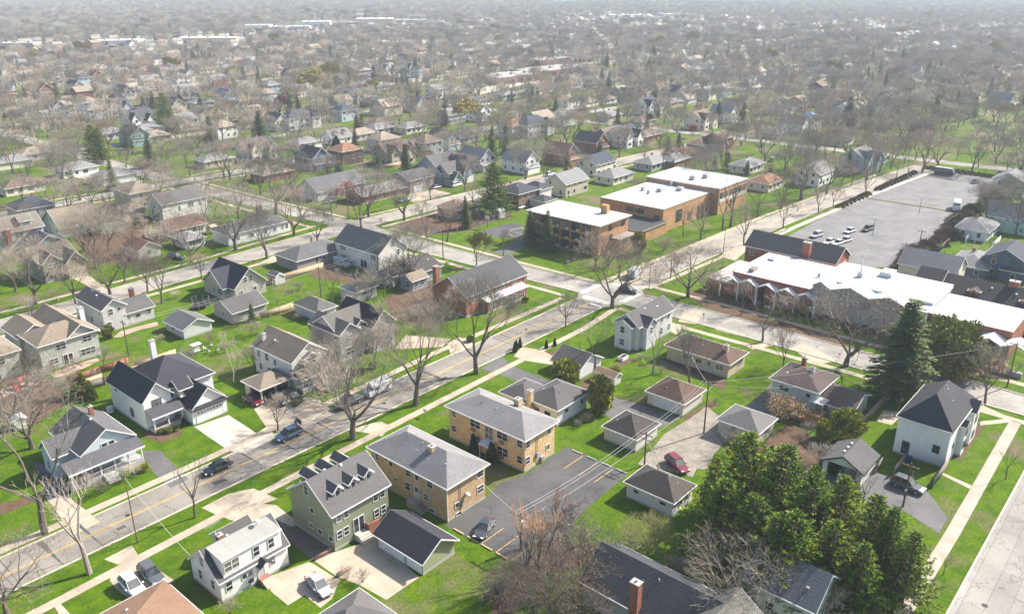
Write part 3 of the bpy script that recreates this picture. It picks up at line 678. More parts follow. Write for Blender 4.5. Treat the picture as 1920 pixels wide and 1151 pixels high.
POLES=[(36.5,98.0,10.7,'thin','slender brown pole in the grass strip beside the main street'),
(111.8,55.1,9.7,'util','dark utility pole with crossarm by the gravel lane'),
(97.0,57.2,6.0,'util','utility pole with double crossarm behind the lone white garage'),
(68.9,58.4,5.8,'util','utility pole with grey transformer at the car park corner'),
(63.7,156.7,7.7,'util','utility pole in the backyard behind the grey two storey house'),
(125.4,152.9,9.6,'util','utility pole beside the tall white saltbox house'),
(108.9,154.3,7.7,'util','utility pole among the pale gnarled trees'),
(148.4,153.5,8.9,'util','utility pole on the grass strip across from the brick hall'),
(156.8,204.0,11.2,'util','utility pole by the pink blossom tree'),
(164.3,98.9,6.8,'lamp','street lamp pole with long arm at the crossing'),
(202.1,99.0,8.3,'thin','tall pole on the kerb near the brick building'),
(163.5,21.2,9.1,'util','wooden pole near the right edge by the church steps'),
(112.0,23.5,7.2,'util','wooden pole with small white sign in front of the grey SUV'),
(221.0,57.9,6.9,'util','utility pole with transformers behind the church roof'),
(239.7,59.4,6.1,'util','leaning pole at the near hedge of the car park'),
(264.1,56.5,6.5,'util','leaning pole at the far hedge of the car park'),
(279.9,71.2,5.7,'lamp','lamp post in the middle of the big car park'),
(246.0,74.0,5.3,'lamp','lamp post beside the dark SUV'),
(321.4,91.7,7.9,'util','pole on the street side of the car park hedge'),
(225.0,39.0,7.1,'util','grey pole with small crossarm in front of the blue garage'),
(106.6,218.4,7.3,'util','utility pole behind the little white cottage'),
(97.2,242.8,7.2,'util','utility pole by the wide low tan roof'),
(103.3,239.8,9.6,'util','utility pole in the bare hedge'),
(255.5,259.5,9.9,'util','utility pole beyond the brick houses'),
(118.1,85.5,3.6,'thin','thin white mast beside the slate garage'),
(198.5,169.8,8.6,'lamp','thin street lamp left of the school block')]
MID=[(209,628,'gfront','white','grey',0,'white house with steep gable'),
(192,542,'twohip','cream','brown',0,'cream two storey house with brown hip roof'),
(171,503,'ranch','brick','grey',0,'low red brick house with white gable front'),
(229,650,'capew','tan','grey',0,'tan barn shaped house'),
(266,686,'ranch','white','grey',0,'low white house'),
(257,618,'twohip','blue','dark',0,'blue grey narrow house'),
(197,511,'ranch','tan','tan',0,'low tan roofed house'),
(214,516,'ranch','cream','redbrown',0,'cream house with rusty tile roof'),
(193,585,'ranch','brick','red',0,'low house with red roof'),
(209,467,'big','blue','dark',0,'slate blue house'),
(196,415,'big','white','dark',0,'white house with two white front gables'),
(195,461,'twohip','blue','grey',0,'pale blue hip roofed house'),
(174,374,'gfront','teal','navy',0,'teal gabled house with navy roof'),
(183,374,'ranch','tan','tan',0,'wide tan roofed house'),
(267,500,'big','cream','grey',0,'cream house with many small gables'),
(317,587,'gfront','white','grey',0,'white distant gabled house'),
(256,460,'ranch','grey','grey',0,'long grey roofed ranch'),
(275,464,'gfront','blue','blue',0,'blue roofed house'),
(249,413,'gfront','tan','brown',0,'tan stone gabled house'),
(291,492,'ranch','cream','brown',0,'cream low house'),
(243,528,'gfront','cream','dark',0,'cream house with sharp dark gable'),
(249,354,'bigw','white','navy',0,'large white twin house with navy hip roof'),
(239,359,'gfront','cream','dark',0,'cream stucco gabled house'),
(219,308,'ranch','white','grey',0,'white cottage with pale grey roof'),
(236,307,'cape','white','grey',0,'white cape cottage with dormer'),
(250,307,'ranch','cream','tan',0,'small cream cottage'),
(320,404,'big','grey','navy',0,'grey house with navy roof and peaked gable'),
(280,357,'twohip','blue','navy',0,'blue grey boxy house'),
(323,455,'capew','cream','grey',0,'cream two storey house'),
(264,404,'ranch','tan','redbrown',0,'house with orange brown tile roof'),
(238,277,'twohip','cream','tan',0,'cream house with tan hip roof and rear patio'),
(244,260,'cape','brown','brown',0,'dark brown house with white dormers'),
(259,261,'gfront','blue','brown',0,'blue house with brown roof'),
(527,606,'big','white','grey',0,'large pale house with many gables'),
(443,511,'big','white','grey',0,'grey roofed house with peaked white gables'),
(461,504,'big','white','navy',0,'white house with navy gables'),
(379,443,'ranch','white','grey',0,'low white ranch with car'),
(382,462,'ranch','grey','grey',0,'low wide grey roofed ranch'),
(418,497,'ranch','blue','grey',0,'long pale blue ranch'),
(311,308,'capew','grey','grey',0,'wide grey gambrel house'),
(326,304,'gfront','white','grey',0,'small white gabled house'),
(276,323,'ranch','tan','brown',0,'low tan ranch behind the conifers'),
(265,312,'ranch','grey','grey',0,'long pale grey roofed ranch'),
(278,303,'ranch','cream','grey',0,'small cream house on a bright lawn'),
(372,536,'gfront','navyw','dark',0,'small dark blue house'),
(410,549,'ranch','tan','brown',0,'low brown roofed house'),
(334,506,'ranch','tan','brown',0,'low house with pinkish roof'),
(372,343,'ranch','white','grey',0,'white distant cottage'),
(311,253,'bigw','white','navy',0,'white stucco house with dark hip roof'),
(302,258,'twohip','cream','redbrown',0,'cream house under construction with orange trim'),
(432,350,'capew','cream','tan',0,'tall tan gabled house'),
(468,352,'ranch','tan','redbrown',0,'low rust roofed house'),
(486,343,'ranch','blue','navy',0,'low blue house with white door'),
(405,249,'big','white','navy',0,'pale house with crossed navy gables'),
(468,269,'gfront','cream','navy',0,'small house with navy gable roof'),
(372,251,'ranch','tan','grey',0,'low tan hip roofed house with porch'),
(369,228,'ranch','tan','brown',0,'low ranch behind the red blossom tree'),
(381,202,'big','cream','brown',0,'cream house with three brown gables'),
(408,203,'gfront','white','grey',0,'white gabled cottage'),
(433,210,'gfront','brick','tan',0,'red brick gabled house'),
(317,205,'big','white','navy',0,'navy roofed white house with fine front gables'),
(315,211,'capew','brick','brown',0,'brick house with brown gable'),
(297,208,'gfront','brick','dark',0,'red brick house with pointed gable'),
(335,204,'ranch','brick','brown',0,'brown gabled brick house'),
(337,168,'two','brick','brown',0,'brown Tudor house with dark windows'),
(332,173,'ranch','brick','brown',0,'low brown brick house'),
(759,528,'gfront','white','grey',0,'white distant house on open lawn'),
(748,489,'ranch','white','blue',0,'low white distant house with blue roof'),
(568,298,'gfront','white','grey',0,'white house with bright lawn'),
(590,299,'gfront','blue','grey',0,'pale blue narrow house'),
(654,364,'two','blue','grey',0,'pale blue distant house'),
(589,357,'ranch','grey','grey',0,'low distant grey house'),
(695,354,'ranch','cream','brown',0,'long low cream house'),
(417,161,'twohip','white','blue',90,'grey white house with blue roof'),
(384,132,'ranch','cream','brown',0,'ornate cream gabled house'),
(615,172,'twohip','brick','dark',0,'large dark roofed brick house'),
(577,173,'ranch','tan','tan',0,'tan house by the red tree'),
(626,149,'gfront','white','dark',0,'white pointed house'),
(570,124,'twohip','cream','navy',0,'cream house with navy hip roof'),
(984,243,'gfront','white','blue',0,'white house with blue roof by the far road'),
(942,241,'ranch','blue','blue',0,'low pale blue house by the far road'),
(553,211,'two','brown','brown',0,'dark brown house'),
(613,208,'gfront','white','grey',0,'small white house by the spruce'),
(564,106,'gfront','white','grey',0,'white house at the right edge'),
(713,200,'gfront','white','grey',0,'small pale house'),
(531,206,'ranch','cream','tan',0,'small cream house'),
(131,373,'ranch','tan','tan',0,'long low taupe house with tan roof and one window'),
(104,315,'ranch','cream','brown',0,'cream house with brown porch roof'),
(129,329,'ranch','white','grey',0,'pale house hidden in bare branches'),
(174,266,'ranch','brick','tan',0,'long low brick ranch with tan roof'),
(211,269,'twohip','brown','redbrown',0,'dark brown two storey house with white lower wall'),
(197,272,'gfront','navyw','navy',0,'dark blue shed like house'),
(223,254,'big','tan','brown',0,'tan stucco house with bay windows'),
(246,258,'twohip','blue','brown',0,'square blue two storey house with brown hip roof'),
(238,221,'gfront','grey','grey',0,'pale grey steep gabled house'),
(210,179,'ranch','brick','brown',0,'low brick house with brown hip roof'),
(262,180,'capew','cream','navy',0,'white house with dark green roof'),
(255,167,'ranch','cream','grey',0,'low cream ranch with grey roof'),
(284,169,'ranch','grey','grey',0,'grey hip roofed ranch'),
(294,165,'ranch','brick','grey',0,'small brick house with skylights'),
(308,169,'ranch','brick','redbrown',0,'brick house with rust roof'),
(304,138,'ranch','cream','grey',0,'low house with pale concrete yard'),
(246,205,'gfront','white','grey',0,'white gabled house in the bare trees'),
(282,120,'ranch','cream','redbrown',0,'cream house with dusty pink roof'),
(301,110,'capew','white','grey',0,'grey cottage with pointed white gable'),
(267,47,'ranch','white','grey',0,'white garage inside the white fence'),
(215,45,'capew','cream','grey',90,'house with large plain grey gable roof'),
(231,39,'ranch','navyw','grey',0,'blue garage with grey hip roof'),
(233,32,'two','navyw','navy',0,'tall dark blue house at the right edge'),
(279,41,'gfront','mint','grey',0,'pale green house at the right edge'),
(280,44,'shed','tan','tan',0,'small tan shed'),
(330,52,'two','white','grey',0,'pale house at the right edge by the park')]
# ---------------- ready made pieces: windows, doors ----------------
PIECE={}
def piece(kind,w,h,fm=None,pm=None):
    """mesh pair facing -Y, bottom centre at the origin"""
    key=(kind,w,h,fm.name if fm else 0,pm.name if pm else 0)
    if key in PIECE: return PIECE[key]
    fm=fm or TRIM; f=MB(); g=MB(); a=w/2; t=.07
    if kind in('window','narrow','shutter'):
        f.box(-a-t,-.07,-t,a+t,-.004,0).box(-a-t,-.07,h,a+t,-.004,h+t).box(-a-t,-.068,0,-a,-.004,h).box(a,-.068,0,a+t,-.004,h)
        if w>0.8:
            n=max(1,round(w/0.9)-0)
            for i in range(1,n+(1 if w<1.5 and kind=='shutter' else 0)): x=-a+w*i/n; f.box(x-.025,-.066,0,x+.025,-.006,h) if abs(x)<a-.1 else None
        if h>0.9: f.box(-a,-.06,h*.5-.03,a,-.008,h*.5+.03)
        g.box(-a,-.03,0,a,-.002,h)
    elif kind=='door':
        f.box(-a-t,-.08,0,-a,-.004,h+t).box(a,-.08,0,a+t,-.004,h+t).box(-a,-.08,h,a,-.004,h+t); g.box(-a,-.05,0,a,-.002,h)
        f.box(-a+.12,-.065,h*.55,a-.12,-.048,h*.9,1); f.box(a-.14,-.1,h*.44,a-.07,-.048,h*.47,1)
    elif kind=='patio':
        f.box(-a-t,-.08,0,-a,-.004,h+t).box(a,-.08,0,a+t,-.004,h+t).box(-a,-.08,h,a,-.004,h+t).box(-.07,-.075,0,.07,-.004,h); g.box(-a,-.03,.06,a,-.002,h)
    elif kind=='garage':
        f.box(-a-.14,-.07,0,-a,-.004,h+.14).box(a,-.07,0,a+.14,-.004,h+.14).box(-a,-.07,h,a,-.004,h+.14)
        for i in range(4): g.box(-a+.002,-.045 if i%2 else -.04,h*i/4+.01,a-.002,-.002,h*(i+1)/4-.01)
        for i in range(int(w/0.6)): x=-a+.1+(w-.2)/int(w/0.6)*i; g.box(x+.06,-.052,h*.8,x+.45,-.03,h*.93,1) if w>=4.75 else None
    PIECE[key]=(f,g); 
    f=f.mesh(kind+'_frame',[fm,GLASS]); g=g.mesh(kind,[pm or GLASS,GLASS]); PIECE[key]=(f,g); return PIECE[key]
DARKG=M('plain',(0.74,0.75,0.76))
def put(root,kind,face,u,z,w,h,plane=0.0,fm=None,pm=None):
    f,g=piece(kind,w,h,fm,pm)
    rot={'R':0,'L':-math.pi/2,'B':math.pi,'E':math.pi/2}[face]
    loc={'R':(u,plane,z),'L':(plane,u,z),'B':(u,plane,z),'E':(plane,u,z)}[face]
    nm={'window':'window','narrow':'window','shutter':'window','door':'door','patio':'patio_door','garage':'garage_door'}[kind]
    sub={'window':'pane','narrow':'pane','shutter':'pane','door':'door_panel','patio':'pane','garage':'door_panel'}[kind]
    o=link(nm,f,root,loc,(0,0,rot)); link(sub,g,o); return o

# ---------------- roofs ----------------
def wallmb(mb,b,k=0):
    x0,y0,L,W,z0,h,rt,rh=b[:8]; e=.003*k; x0+=e;y0+=e;L-=2*e;W-=2*e
    if rt=='gx': mb.extr([(y0,z0),(y0+W,z0),(y0+W,h),(y0+W/2,h+rh),(y0,h)],x0,x0+L,'x')
    elif rt=='gy': mb.extr([(x0,z0),(x0+L,z0),(x0+L,h),(x0+L/2,h+rh),(x0,h)],y0,y0+W,'y')
    elif rt=='sR': mb.extr([(y0,z0),(y0+W,z0),(y0+W,h+rh),(y0,h)],x0,x0+L,'x')
    elif rt=='sL': mb.extr([(x0,z0),(x0+L,z0),(x0+L,h+rh),(x0,h)],y0,y0+W,'y')
    else: mb.box(x0,y0,z0,x0+L,y0+W,h)
def roofz(b,x,y):
    x0,y0,L,W,z0,h,rt,rh=b[:8]; t=.17
    if rt=='gx': return h+t+rh*(1-abs(y-y0-W/2)/(W/2))
    if rt=='gy': return h+t+rh*(1-abs(x-x0-L/2)/(L/2))
    if rt=='hip':
        s=rh/(min(L,W)/2); return h+t+s*max(0,min(x-x0,x0+L-x,y-y0,y0+W-y,min(L,W)/2))
    return h+t
def roofmb(b):
    """returns (roof builder, trim builder)"""
    x0,y0,L,W,z0,h,rt,rh=b[:8]; ov=b[8] if len(b)>8 and b[8] is not None else .4; t=.16
    r=MB(); q=MB()
    if rt in('gx','gy'):
        A=W if rt=='gx' else L; a0=y0 if rt=='gx' else x0; s=rh/(A/2); ax='x' if rt=='gx' else 'y'
        b0=(x0 if rt=='gx' else y0); B=(L if rt=='gx' else W)
        def prof(dz,dt,do): 
            zl=h-s*(ov+do)+dz; zt=h+rh+dz
            return [(a0-ov-do,zl),(a0+A/2,zt),(a0+A+ov+do,zl),(a0+A+ov+do,zl+dt),(a0+A/2,zt+dt),(a0-ov-do,zl+dt)]
        r.extr(prof(.012,t,0),b0-ov,b0+B+ov,ax)
        for p0,p1 in ((b0-ov-.05,b0-ov+.0),(b0+B+ov-.0,b0+B+ov+.05)): q.extr(prof(-.06,t+.06,.02),p0,p1,ax)
        zl=h-s*ov
        for u0,u1 in ((a0-ov-.11,a0-ov-.012),(a0+A+ov+.012,a0+A+ov+.11)):
            if ax=='x': q.box(b0-ov+.01,u0,zl-.02,b0+B+ov-.01,u1,zl+.13)
            else: q.box(u0,b0-ov+.01,zl-.02,u1,b0+B+ov-.01,zl+.13)
    elif rt=='hip':
        X0,Y0,X1,Y1=x0-ov,y0-ov,x0+L+ov,y0+W+ov; m=min(L,W)/2+ov; z=h+.02; zt=z+.1; zp=zt+rh*(m/(m-ov)) if m>ov else zt+rh
        if L>=W: p=[(X0+m,(Y0+Y1)/2,zp),(X1-m,(Y0+Y1)/2,zp)]
        else: p=[((X0+X1)/2,Y0+m,zp),((X0+X1)/2,Y1-m,zp)]
        c=[(X0,Y0),(X1,Y0),(X1,Y1),(X0,Y1)]
        r.face([(a,b_,z) for a,b_ in c][::-1]); T=[(a,b_,zt) for a,b_ in c]; Bm=[(a,b_,z) for a,b_ in c]
        for i in range(4): j=(i+1)%4; r.face([Bm[i],Bm[j],T[j],T[i]])
        if abs(L-W)<.05: 
            pk=((X0+X1)/2,(Y0+Y1)/2,zp)
            for i in range(4): r.face([T[i],T[(i+1)%4],pk])
        elif L>W: r.face([T[0],T[1],p[1],p[0]]); r.face([T[1],T[2],p[1]]); r.face([T[2],T[3],p[0],p[1]]); r.face([T[3],T[0],p[0]])
        else: r.face([T[0],T[1],p[0]]); r.face([T[1],T[2],p[1],p[0]]); r.face([T[2],T[3],p[1]]); r.face([T[3],T[0],p[0],p[1]])
        e=.07
        for (a,b_,c_,d) in ((X0-e,Y0-e,X1+e,Y0-.003),(X0-e,Y1+.003,X1+e,Y1+e),(X0-e,Y0-.003,X0-.003,Y1+.003),(X1+.003,Y0-.003,X1+e,Y1+.003)): q.box(a,b_,z-.08,c_,d,zt+.015)
    elif rt=='flat':
        r.box(x0-ov,y0-ov,h+.01,x0+L+ov,y0+W+ov,h+.2); e=.06
        X0,Y0,X1,Y1=x0-ov,y0-ov,x0+L+ov,y0+W+ov
        for (a,b_,c_,d) in ((X0-e,Y0-e,X1+e,Y0-.003),(X0-e,Y1+.003,X1+e,Y1+e),(X0-e,Y0-.003,X0-.003,Y1+.003),(X1+.003,Y0-.003,X1+e,Y1+.003)): q.box(a,b_,h-.05,c_,d,h+.26)
    elif rt in('sR','sL'):
        A=W if rt=='sR' else L; s=rh/A; a0=y0 if rt=='sR' else x0; ax='x' if rt=='sR' else 'y'; b0,B=(x0,L) if rt=='sR' else (y0,W)
        z1=h-s*ov+.012; z2=h+rh+(.012)
        r.extr([(a0-ov,z1),(a0+A,z2),(a0+A,z2+t),(a0-ov,z1+t)],b0-ov,b0+B+ov,ax)
        q.extr([(a0-ov-.1,z1-.05),(a0-ov-.004,z1-.05),(a0-ov-.004,z1+t+.01),(a0-ov-.1,z1+t-.02)],b0-ov,b0+B+ov,ax)
    return r,q

# ---------------- a house from blocks ----------------
def house(name,label,cat,x,y,blocks,wall,roof,rz=0,wins='',group=None,chims=(),found=True,vents=3,trim=None,words=None,fm=None,winw=1.0,doorm=None,garm=None,dormers=(),wmats=None):
    root=empty(name,x,y,0,R_(rz)); tag(root,label,cat,group)
    c,s_=math.cos(R_(rz)),math.sin(R_(rz)); bx=blocks[0]
    LAND.append((x+c*bx[2]/2-s_*bx[3]/2,y+s_*bx[2]/2+c*bx[3]/2,words or label.split(' with ')[0])) if words!='' else None
    groups={}; roofs=[]
    for k,b in enumerate(blocks):
        o=b[9] if len(b)>9 else {}
        mm=o.get('w',wall)
        if mm is not None and mm!=0: groups.setdefault(mm.name,(mm,MB()))[1]; wallmb(groups[mm.name][1],b,k)
        r,q=roofmb(b); ro=r.build('roof',o.get('r',roof),root); q.build('fascia',trim or TRIM,ro); roofs.append(ro)
    for mm,mb in groups.values(): mb.build('wall',mm,root)
    if found:
        f=MB(); k=0
        for b in blocks:
            if b[4]==0 and (len(b)<10 or b[9].get('w',1)!=0): f.box(b[0]-.03-.002*k,b[1]-.03-.002*k,-.3,b[0]+b[2]+.03+.002*k,b[1]+b[3]+.03+.002*k,.32+.002*k); k+=1
        f.build('foundation',FOUND,root)
    for (dx,dy,dl,dw,zb,zt,rt,rh) in dormers:
        d=MB(); b=(dx,dy,dl,dw,zb,zt,rt,rh,.22); wallmb(d,b); do=d.build('dormer',wall,root)
        r,q=roofmb(b); ro=r.build('dormer_roof',roof,do); q.build('fascia',trim or TRIM,do)
        if rt=='gy': put(do,'window','R',dx+dl/2,zb+(zt-zb)*.35,dl*.5,(zt-zb)*.6,dy)
        elif rt=='gx': put(do,'window','L',dy+dw/2,zb+(zt-zb)*.35,dw*.5,(zt-zb)*.6,dx)
    for tok in wins.split():
        k=tok[0]; kind='window'; i=1
        if tok[1] in 'dgpn': kind={'d':'door','g':'garage','p':'patio','n':'narrow'}[tok[1]]; i=2
        v=[float(q) for q in tok[i:].split(',')]
        u,z=v[0],v[1]; w_=v[2] if len(v)>2 else winw; h_=v[3] if len(v)>3 else (2.05 if kind=='door' else 1.25); pl=v[4] if len(v)>4 else 0
        put(root,kind,k,u,z,w_,h_,pl,fm if kind!='garage' else (garm[0] if garm else None),{'door':doorm or M('plain',(0.5,0.5,0.5)),'garage':(garm[1] if garm else M('plain',(0.72,0.73,0.74)))}.get(kind))
    for (cx,cyy,cw,cd,zt,cm) in chims:
        b=blocks[0]; m=MB(); m.box(cx,cyy,0 if cm.name.startswith(('siding','plain')) and zt>6.5 else 2,cx+cw,cyy+cd,zt); ch=m.build('chimney',cm,roofs[0])
        m=MB(); m.box(cx-.06,cyy-.06,zt+.002,cx+cw+.06,cyy+cd+.06,zt+.12); m.tube((cx+cw/2,cyy+cd/2,zt+.1),(cx+cw/2,cyy+cd/2,zt+.4),.14,.12,8); m.build('chimney_cap',M('plain',(0.4,0.38,0.36)),roofs[0])
    rr=random.Random(int(x*7+y*13)); b=blocks[0]
    for i in range(vents):
        vx=b[0]+b[2]*rr.uniform(.2,.8); vy=b[1]+b[3]*rr.uniform(.15,.8)
        z=roofz(b,vx,vy); m=MB(); 
        if rr.random()<.5: m.tube((vx,vy,z-.1),(vx,vy,z+.4),.07,.07,8)
        else: m.box(vx-.18,vy-.18,z-.2,vx+.18,vy+.18,z+.16)
        m.build('roof_vent',M('plain',rr.choice([(0.6,0.6,0.6),(0.25,0.25,0.25),(0.7,0.7,0.7)])),roofs[0])
    return root
def steps(root,x0,y0,w,n,dirn,zt,mat=None,name='steps'):
    m=MB()
    for i in range(n):
        z=zt*(n-i)/n
        if dirn=='R': m.box(x0,y0-.3*(i+1),0,x0+w,y0-.3*i-.001,z)
        else: m.box(x0-.3*(i+1),y0,0,x0-.3*i-.001,y0+w,z)
    return m.build(name,mat or M('plain',(0.45,0.42,0.38)),root)
def porch(root,x0,y0,L,W,zf,zr,roofm,rt='sR',rh=.6,posts=4,side='R',rail=True,ov=.3):
    m=MB(); m.box(x0,y0,0,x0+L,y0+W-.01,zf); m.build('porch_floor',M('plain',(0.42,0.42,0.42)),root)
    r,q=roofmb((x0,y0,L,W,0,zr,rt,rh,ov)); ro=r.build('porch_roof',roofm,root); q.build('fascia',TRIM,ro)
    pm=MB(); pm.box(-.09,-.09,0,.09,.09,zr-zf+.05); pm=pm.mesh('post',TRIM)
    for i in range(posts):
        if side=='R': link('post',pm,root,(x0+.15+(L-.3)*i/max(1,posts-1),y0+.15,zf-.02))
        else: link('post',pm,root,(x0+.15,y0+.15+(W-.3)*i/max(1,posts-1),zf-.02))
    if rail:
        m=MB()
        if side=='R': m.box(x0+.2,y0+.1,zf+.8,x0+L-.2,y0+.17,zf+.87); n=int(L/.25); [m.box(x0+.2+i*.25,y0+.115,zf,x0+.24+i*.25,y0+.15,zf+.8) for i in range(n)]
        else: m.box(x0+.1,y0+.2,zf+.8,x0+.17,y0+W-.2,zf+.87); n=int(W/.25); [m.box(x0+.115,y0+.2+i*.25,zf,x0+.15,y0+.24+i*.25,zf+.8) for i in range(n)]
        m.build('railing',TRIM,root)
# roofs / walls in common use
RG=M('roof',(0.115,0.112,0.112)); RDG=M('roof',(0.04,0.041,0.05)); RLG=M('roof',(0.2,0.2,0.205)); RTAN=M('roof',(0.26,0.215,0.165)); RBR=M('roof',(0.13,0.085,0.065)); RBRN2=M('roof',(0.24,0.15,0.1)); RGB=M('roof',(0.135,0.13,0.13)); RRED=M('roof',(0.25,0.11,0.07))
SW=M('siding',(0.82,0.815,0.8)); SWW=M('siding',(0.72,0.7,0.64)); SGR=M('siding',(0.42,0.42,0.43)); STAN=M('siding',(0.52,0.46,0.38)); SBEI=M('siding',(0.6,0.55,0.46)); SGRN=M('siding',(0.27,0.29,0.19)); SBLU=M('siding',(0.55,0.64,0.68)); SDB=M('siding',(0.1,0.17,0.26)); SMINT=M('siding',(0.5,0.58,0.52)); STEAL=M('siding',(0.2,0.33,0.31)); SPUR=M('siding',(0.38,0.35,0.36)); SBRN=M('siding',(0.17,0.11,0.08)); SBG=M('siding',(0.3,0.34,0.37))
BR=M('brick',(0.34,0.12,0.07)); BO=M('brick',(0.5,0.27,0.13)); BY=M('brick',(0.7,0.5,0.25)); BT=M('brick',(0.52,0.35,0.19)); BBR=M('brick',(0.22,0.13,0.09)); BTAN=M('brick',(0.55,0.42,0.27))
MW=M('membrane',(0.7,0.7,0.71)); MWG=M('membrane',(0.36,0.355,0.33)); MDK=M('membrane',(0.05,0.055,0.06))
# ---------------- hero houses (metres, x along the main street, y away from it) ----------------
PW=M('plain',(0.78,0.78,0.78))
h=house('house','olive green three storey house with six roof dormers beside the near apartment block','house',52.7,76.6,
 [(0,0,9.4,9.2,0,5.7,'gx',3.2,.35)],SGRN,RGB,chims=(),vents=3,words='olive green dormered house',
 wins='R1,4.1,.75,1.1 R2.2,4.1,.75,1.1 R7.2,4.1,.75,1.1 R8.4,4.1,.75,1.1 R.9,1.5,.75,1.2 R2.0,1.5,.75,1.2 R7.2,1.5,.75,1.2 R8.4,1.5,.75,1.2 Rp4.1,1.0,1.7,2.1 L.7,1.3,.8,.7 L3.0,1.3,.8,.7 L4.9,1.4,.8,.7 L4.4,4.0,.8,.7 L5.3,6.4,.8,1.3',
 dormers=[(x,1.5,1.35,2.6,6.3,7.7,'gy',.6) for x in (1.5,4.1,6.7)]+[(x,5.2,1.35,3.0,6.3,7.9,'gy',.6) for x in (1.3,3.9,6.5)])
steps(h,3.2,-.9,1.8,4,'R',.9,M('plain',(0.55,0.5,0.44)))
m=MB(); m.box(3.2,-.9,0,5.0,-.003,.95); m.build('stoop',M('plain',(0.5,0.46,0.42)),h)
m=MB(); m.box(5.05,-.95,0,6.9,-.7,1.75).box(5.05,-.7,0,5.25,-.02,1.75); m.build('brick_screen',BR,h)
h=house('garage','long olive green garage with dark roof and white doors behind the olive house','garage',57.0,64.4,
 [(0,0,5.6,8.6,0,2.3,'gy',1.7,.5)],M('siding',(0.36,0.38,0.25)),RDG,vents=0,wins='Lg5.9,.05,4.6,2.0 Lg1.6,.05,2.5,2.0',words='olive green garage')
m=MB(); m.box(3.6,3,3.05,3.9,3.4,3.9); 
h=house('house','white house with pale flat dormer roof beside the silver sedan','house',37.7,79.0,
 [(0,0,9.5,6.7,0,3.1,'gx',2.9,.25),(.6,-.004,8.2,3.4,3.0,5.7,'sR',.25,.12,{'r':MWG}),(4.6,6.4,4.2,3.2,0,2.7,'gx',1.2,.3)],SW,RG,
 wins='R1.3,3.9,.9,1.3,-.01 R2.3,3.9,.9,1.3,-.01 R5.2,3.9,.8,1.3,-.01 R7.3,3.9,.8,1.3,-.01 R1.1,1.2,.8,1.2 R3.2,1.6,.6,.7 R4.0,1.6,.6,.7 Rd5.5,.6,.9 R7.2,1.3,.7,1.2 L4.6,1.2,.7,1.2 L1.7,1.2,.7,1.2 L3.8,3.5,.7,1.2',chims=[(2.4,3.5,.7,.7,6.4,BR)],words='white house with a pale flat dormer')
steps(h,4.9,-.9,1.4,4,'R',.6,M('plain',(0.6,0.48,0.38)))
m=MB(); m.box(4.9,-.9,0,6.3,-.003,.62); m.build('stoop',M('brick',(0.34,0.14,0.1)),h)
r,q=roofmb((4.9,-1.1,1.5,1.1,0,2.7,'gy',.55,.15)); r.build('door_canopy',RDG,h)
m=MB(); m.tube((7.2,2.6,5.8),(7.2,2.6,6.6),.04,.04,6).ball((7.2,2.4,6.75),.42,.35); m.build('satellite_dish',M('plain',(0.5,0.52,0.54)),h)
m=MB(); m.tube((2.2,4.3,5.6),(2.2,4.3,8.2),.03,.03,5).tube((1.2,4.3,8.0),(3.4,4.3,8.0),.025,.025,5); [m.tube((1.4+i*.35,3.8,8.0),(1.4+i*.35,4.8,8.0),.02,.02,4) for i in range(6)]; m.build('antenna',METAL,h)
h=house('house','brown hip roof of a low brick house at the bottom edge left','house',20.3,73.3,[(0,0,13,11,0,2.7,'hip',2.2,.45)],BTAN,RBRN2,vents=5,words='brown hipped roof house',wins='L4,1,1.4,1.1 R4,1,1.4,1.1')
h=house('garage','grey pyramid roofed garage cut by the bottom edge','garage',40.4,59.2,[(0,0,7.6,6.6,0,2.4,'hip',1.9,.4)],SW,RGB,vents=0,words='grey pyramid roofed garage')
h=house('apartment_block','tan brick two storey apartment block with grey hip roof and side stoop','apartment block',66.9,69.9,
 [(0,0,7.6,15.9,0,5.6,'hip',2.1,.5)],BT,M('roof',(0.235,0.23,0.235)),vents=8,chims=[(2.7,5.6,.9,.9,8.2,BTAN)],words='tan brick apartment block',
 wins='L3.4,4.1,1.1,1.1 L6.0,4.2,.7,.9 L7.8,4.1,1.1,1.1 L11.5,4.2,.8,.8 L14.6,4.1,1.0,1.0 L4.2,1.7,1.0,1.0 Ld6.2,1.1,.9 L8.0,1.7,1.1,1.2 L10.6,2.1,.6,.5 L14.4,1.6,1.0,1.1 L3.2,.15,1,.5 R1.8,1.5,.7,.7 R6.6,4.1,1.2,1.1 R6.6,1.5,1.2,1.1 R2.0,.1,.9,.4')
steps(h,5.5,0,0,1,'L',.1) if 0 else None
m=MB(); m.box(-1.3,5.4,0,-.003,7.1,1.05); m.build('stoop',M('plain',(0.38,0.33,0.28)),h)
m=MB(); [m.box(-1.3,5.4-.3*(i+1),0,-.1,5.4-.3*i-.002,1.05*(5-i)/5) for i in range(5)]; m.build('steps',M('plain',(0.36,0.32,0.28)),h)
m=MB(); m.tube((3.6,-.25,2.7),(3.6,-.02,2.7),.04,.04,6).ball((3.6,-.4,2.8),.4,.8); m.build('satellite_dish',TRIM,h)
m=MB(); m.box(2.7,-.22,1.2,3.15,-.003,2.0).tube((2.5,-.1,0),(2.5,-.1,4.6),.04,.04,6); m.build('meter_box',METAL,h)
for lx,ly in ((-.12,-.12),(-.1,14.9)):
    m=MB(); m.box(lx-.05,ly-.05,.1,lx+.05,ly+.05,5.6); m.build('downspout',TRIM,h)
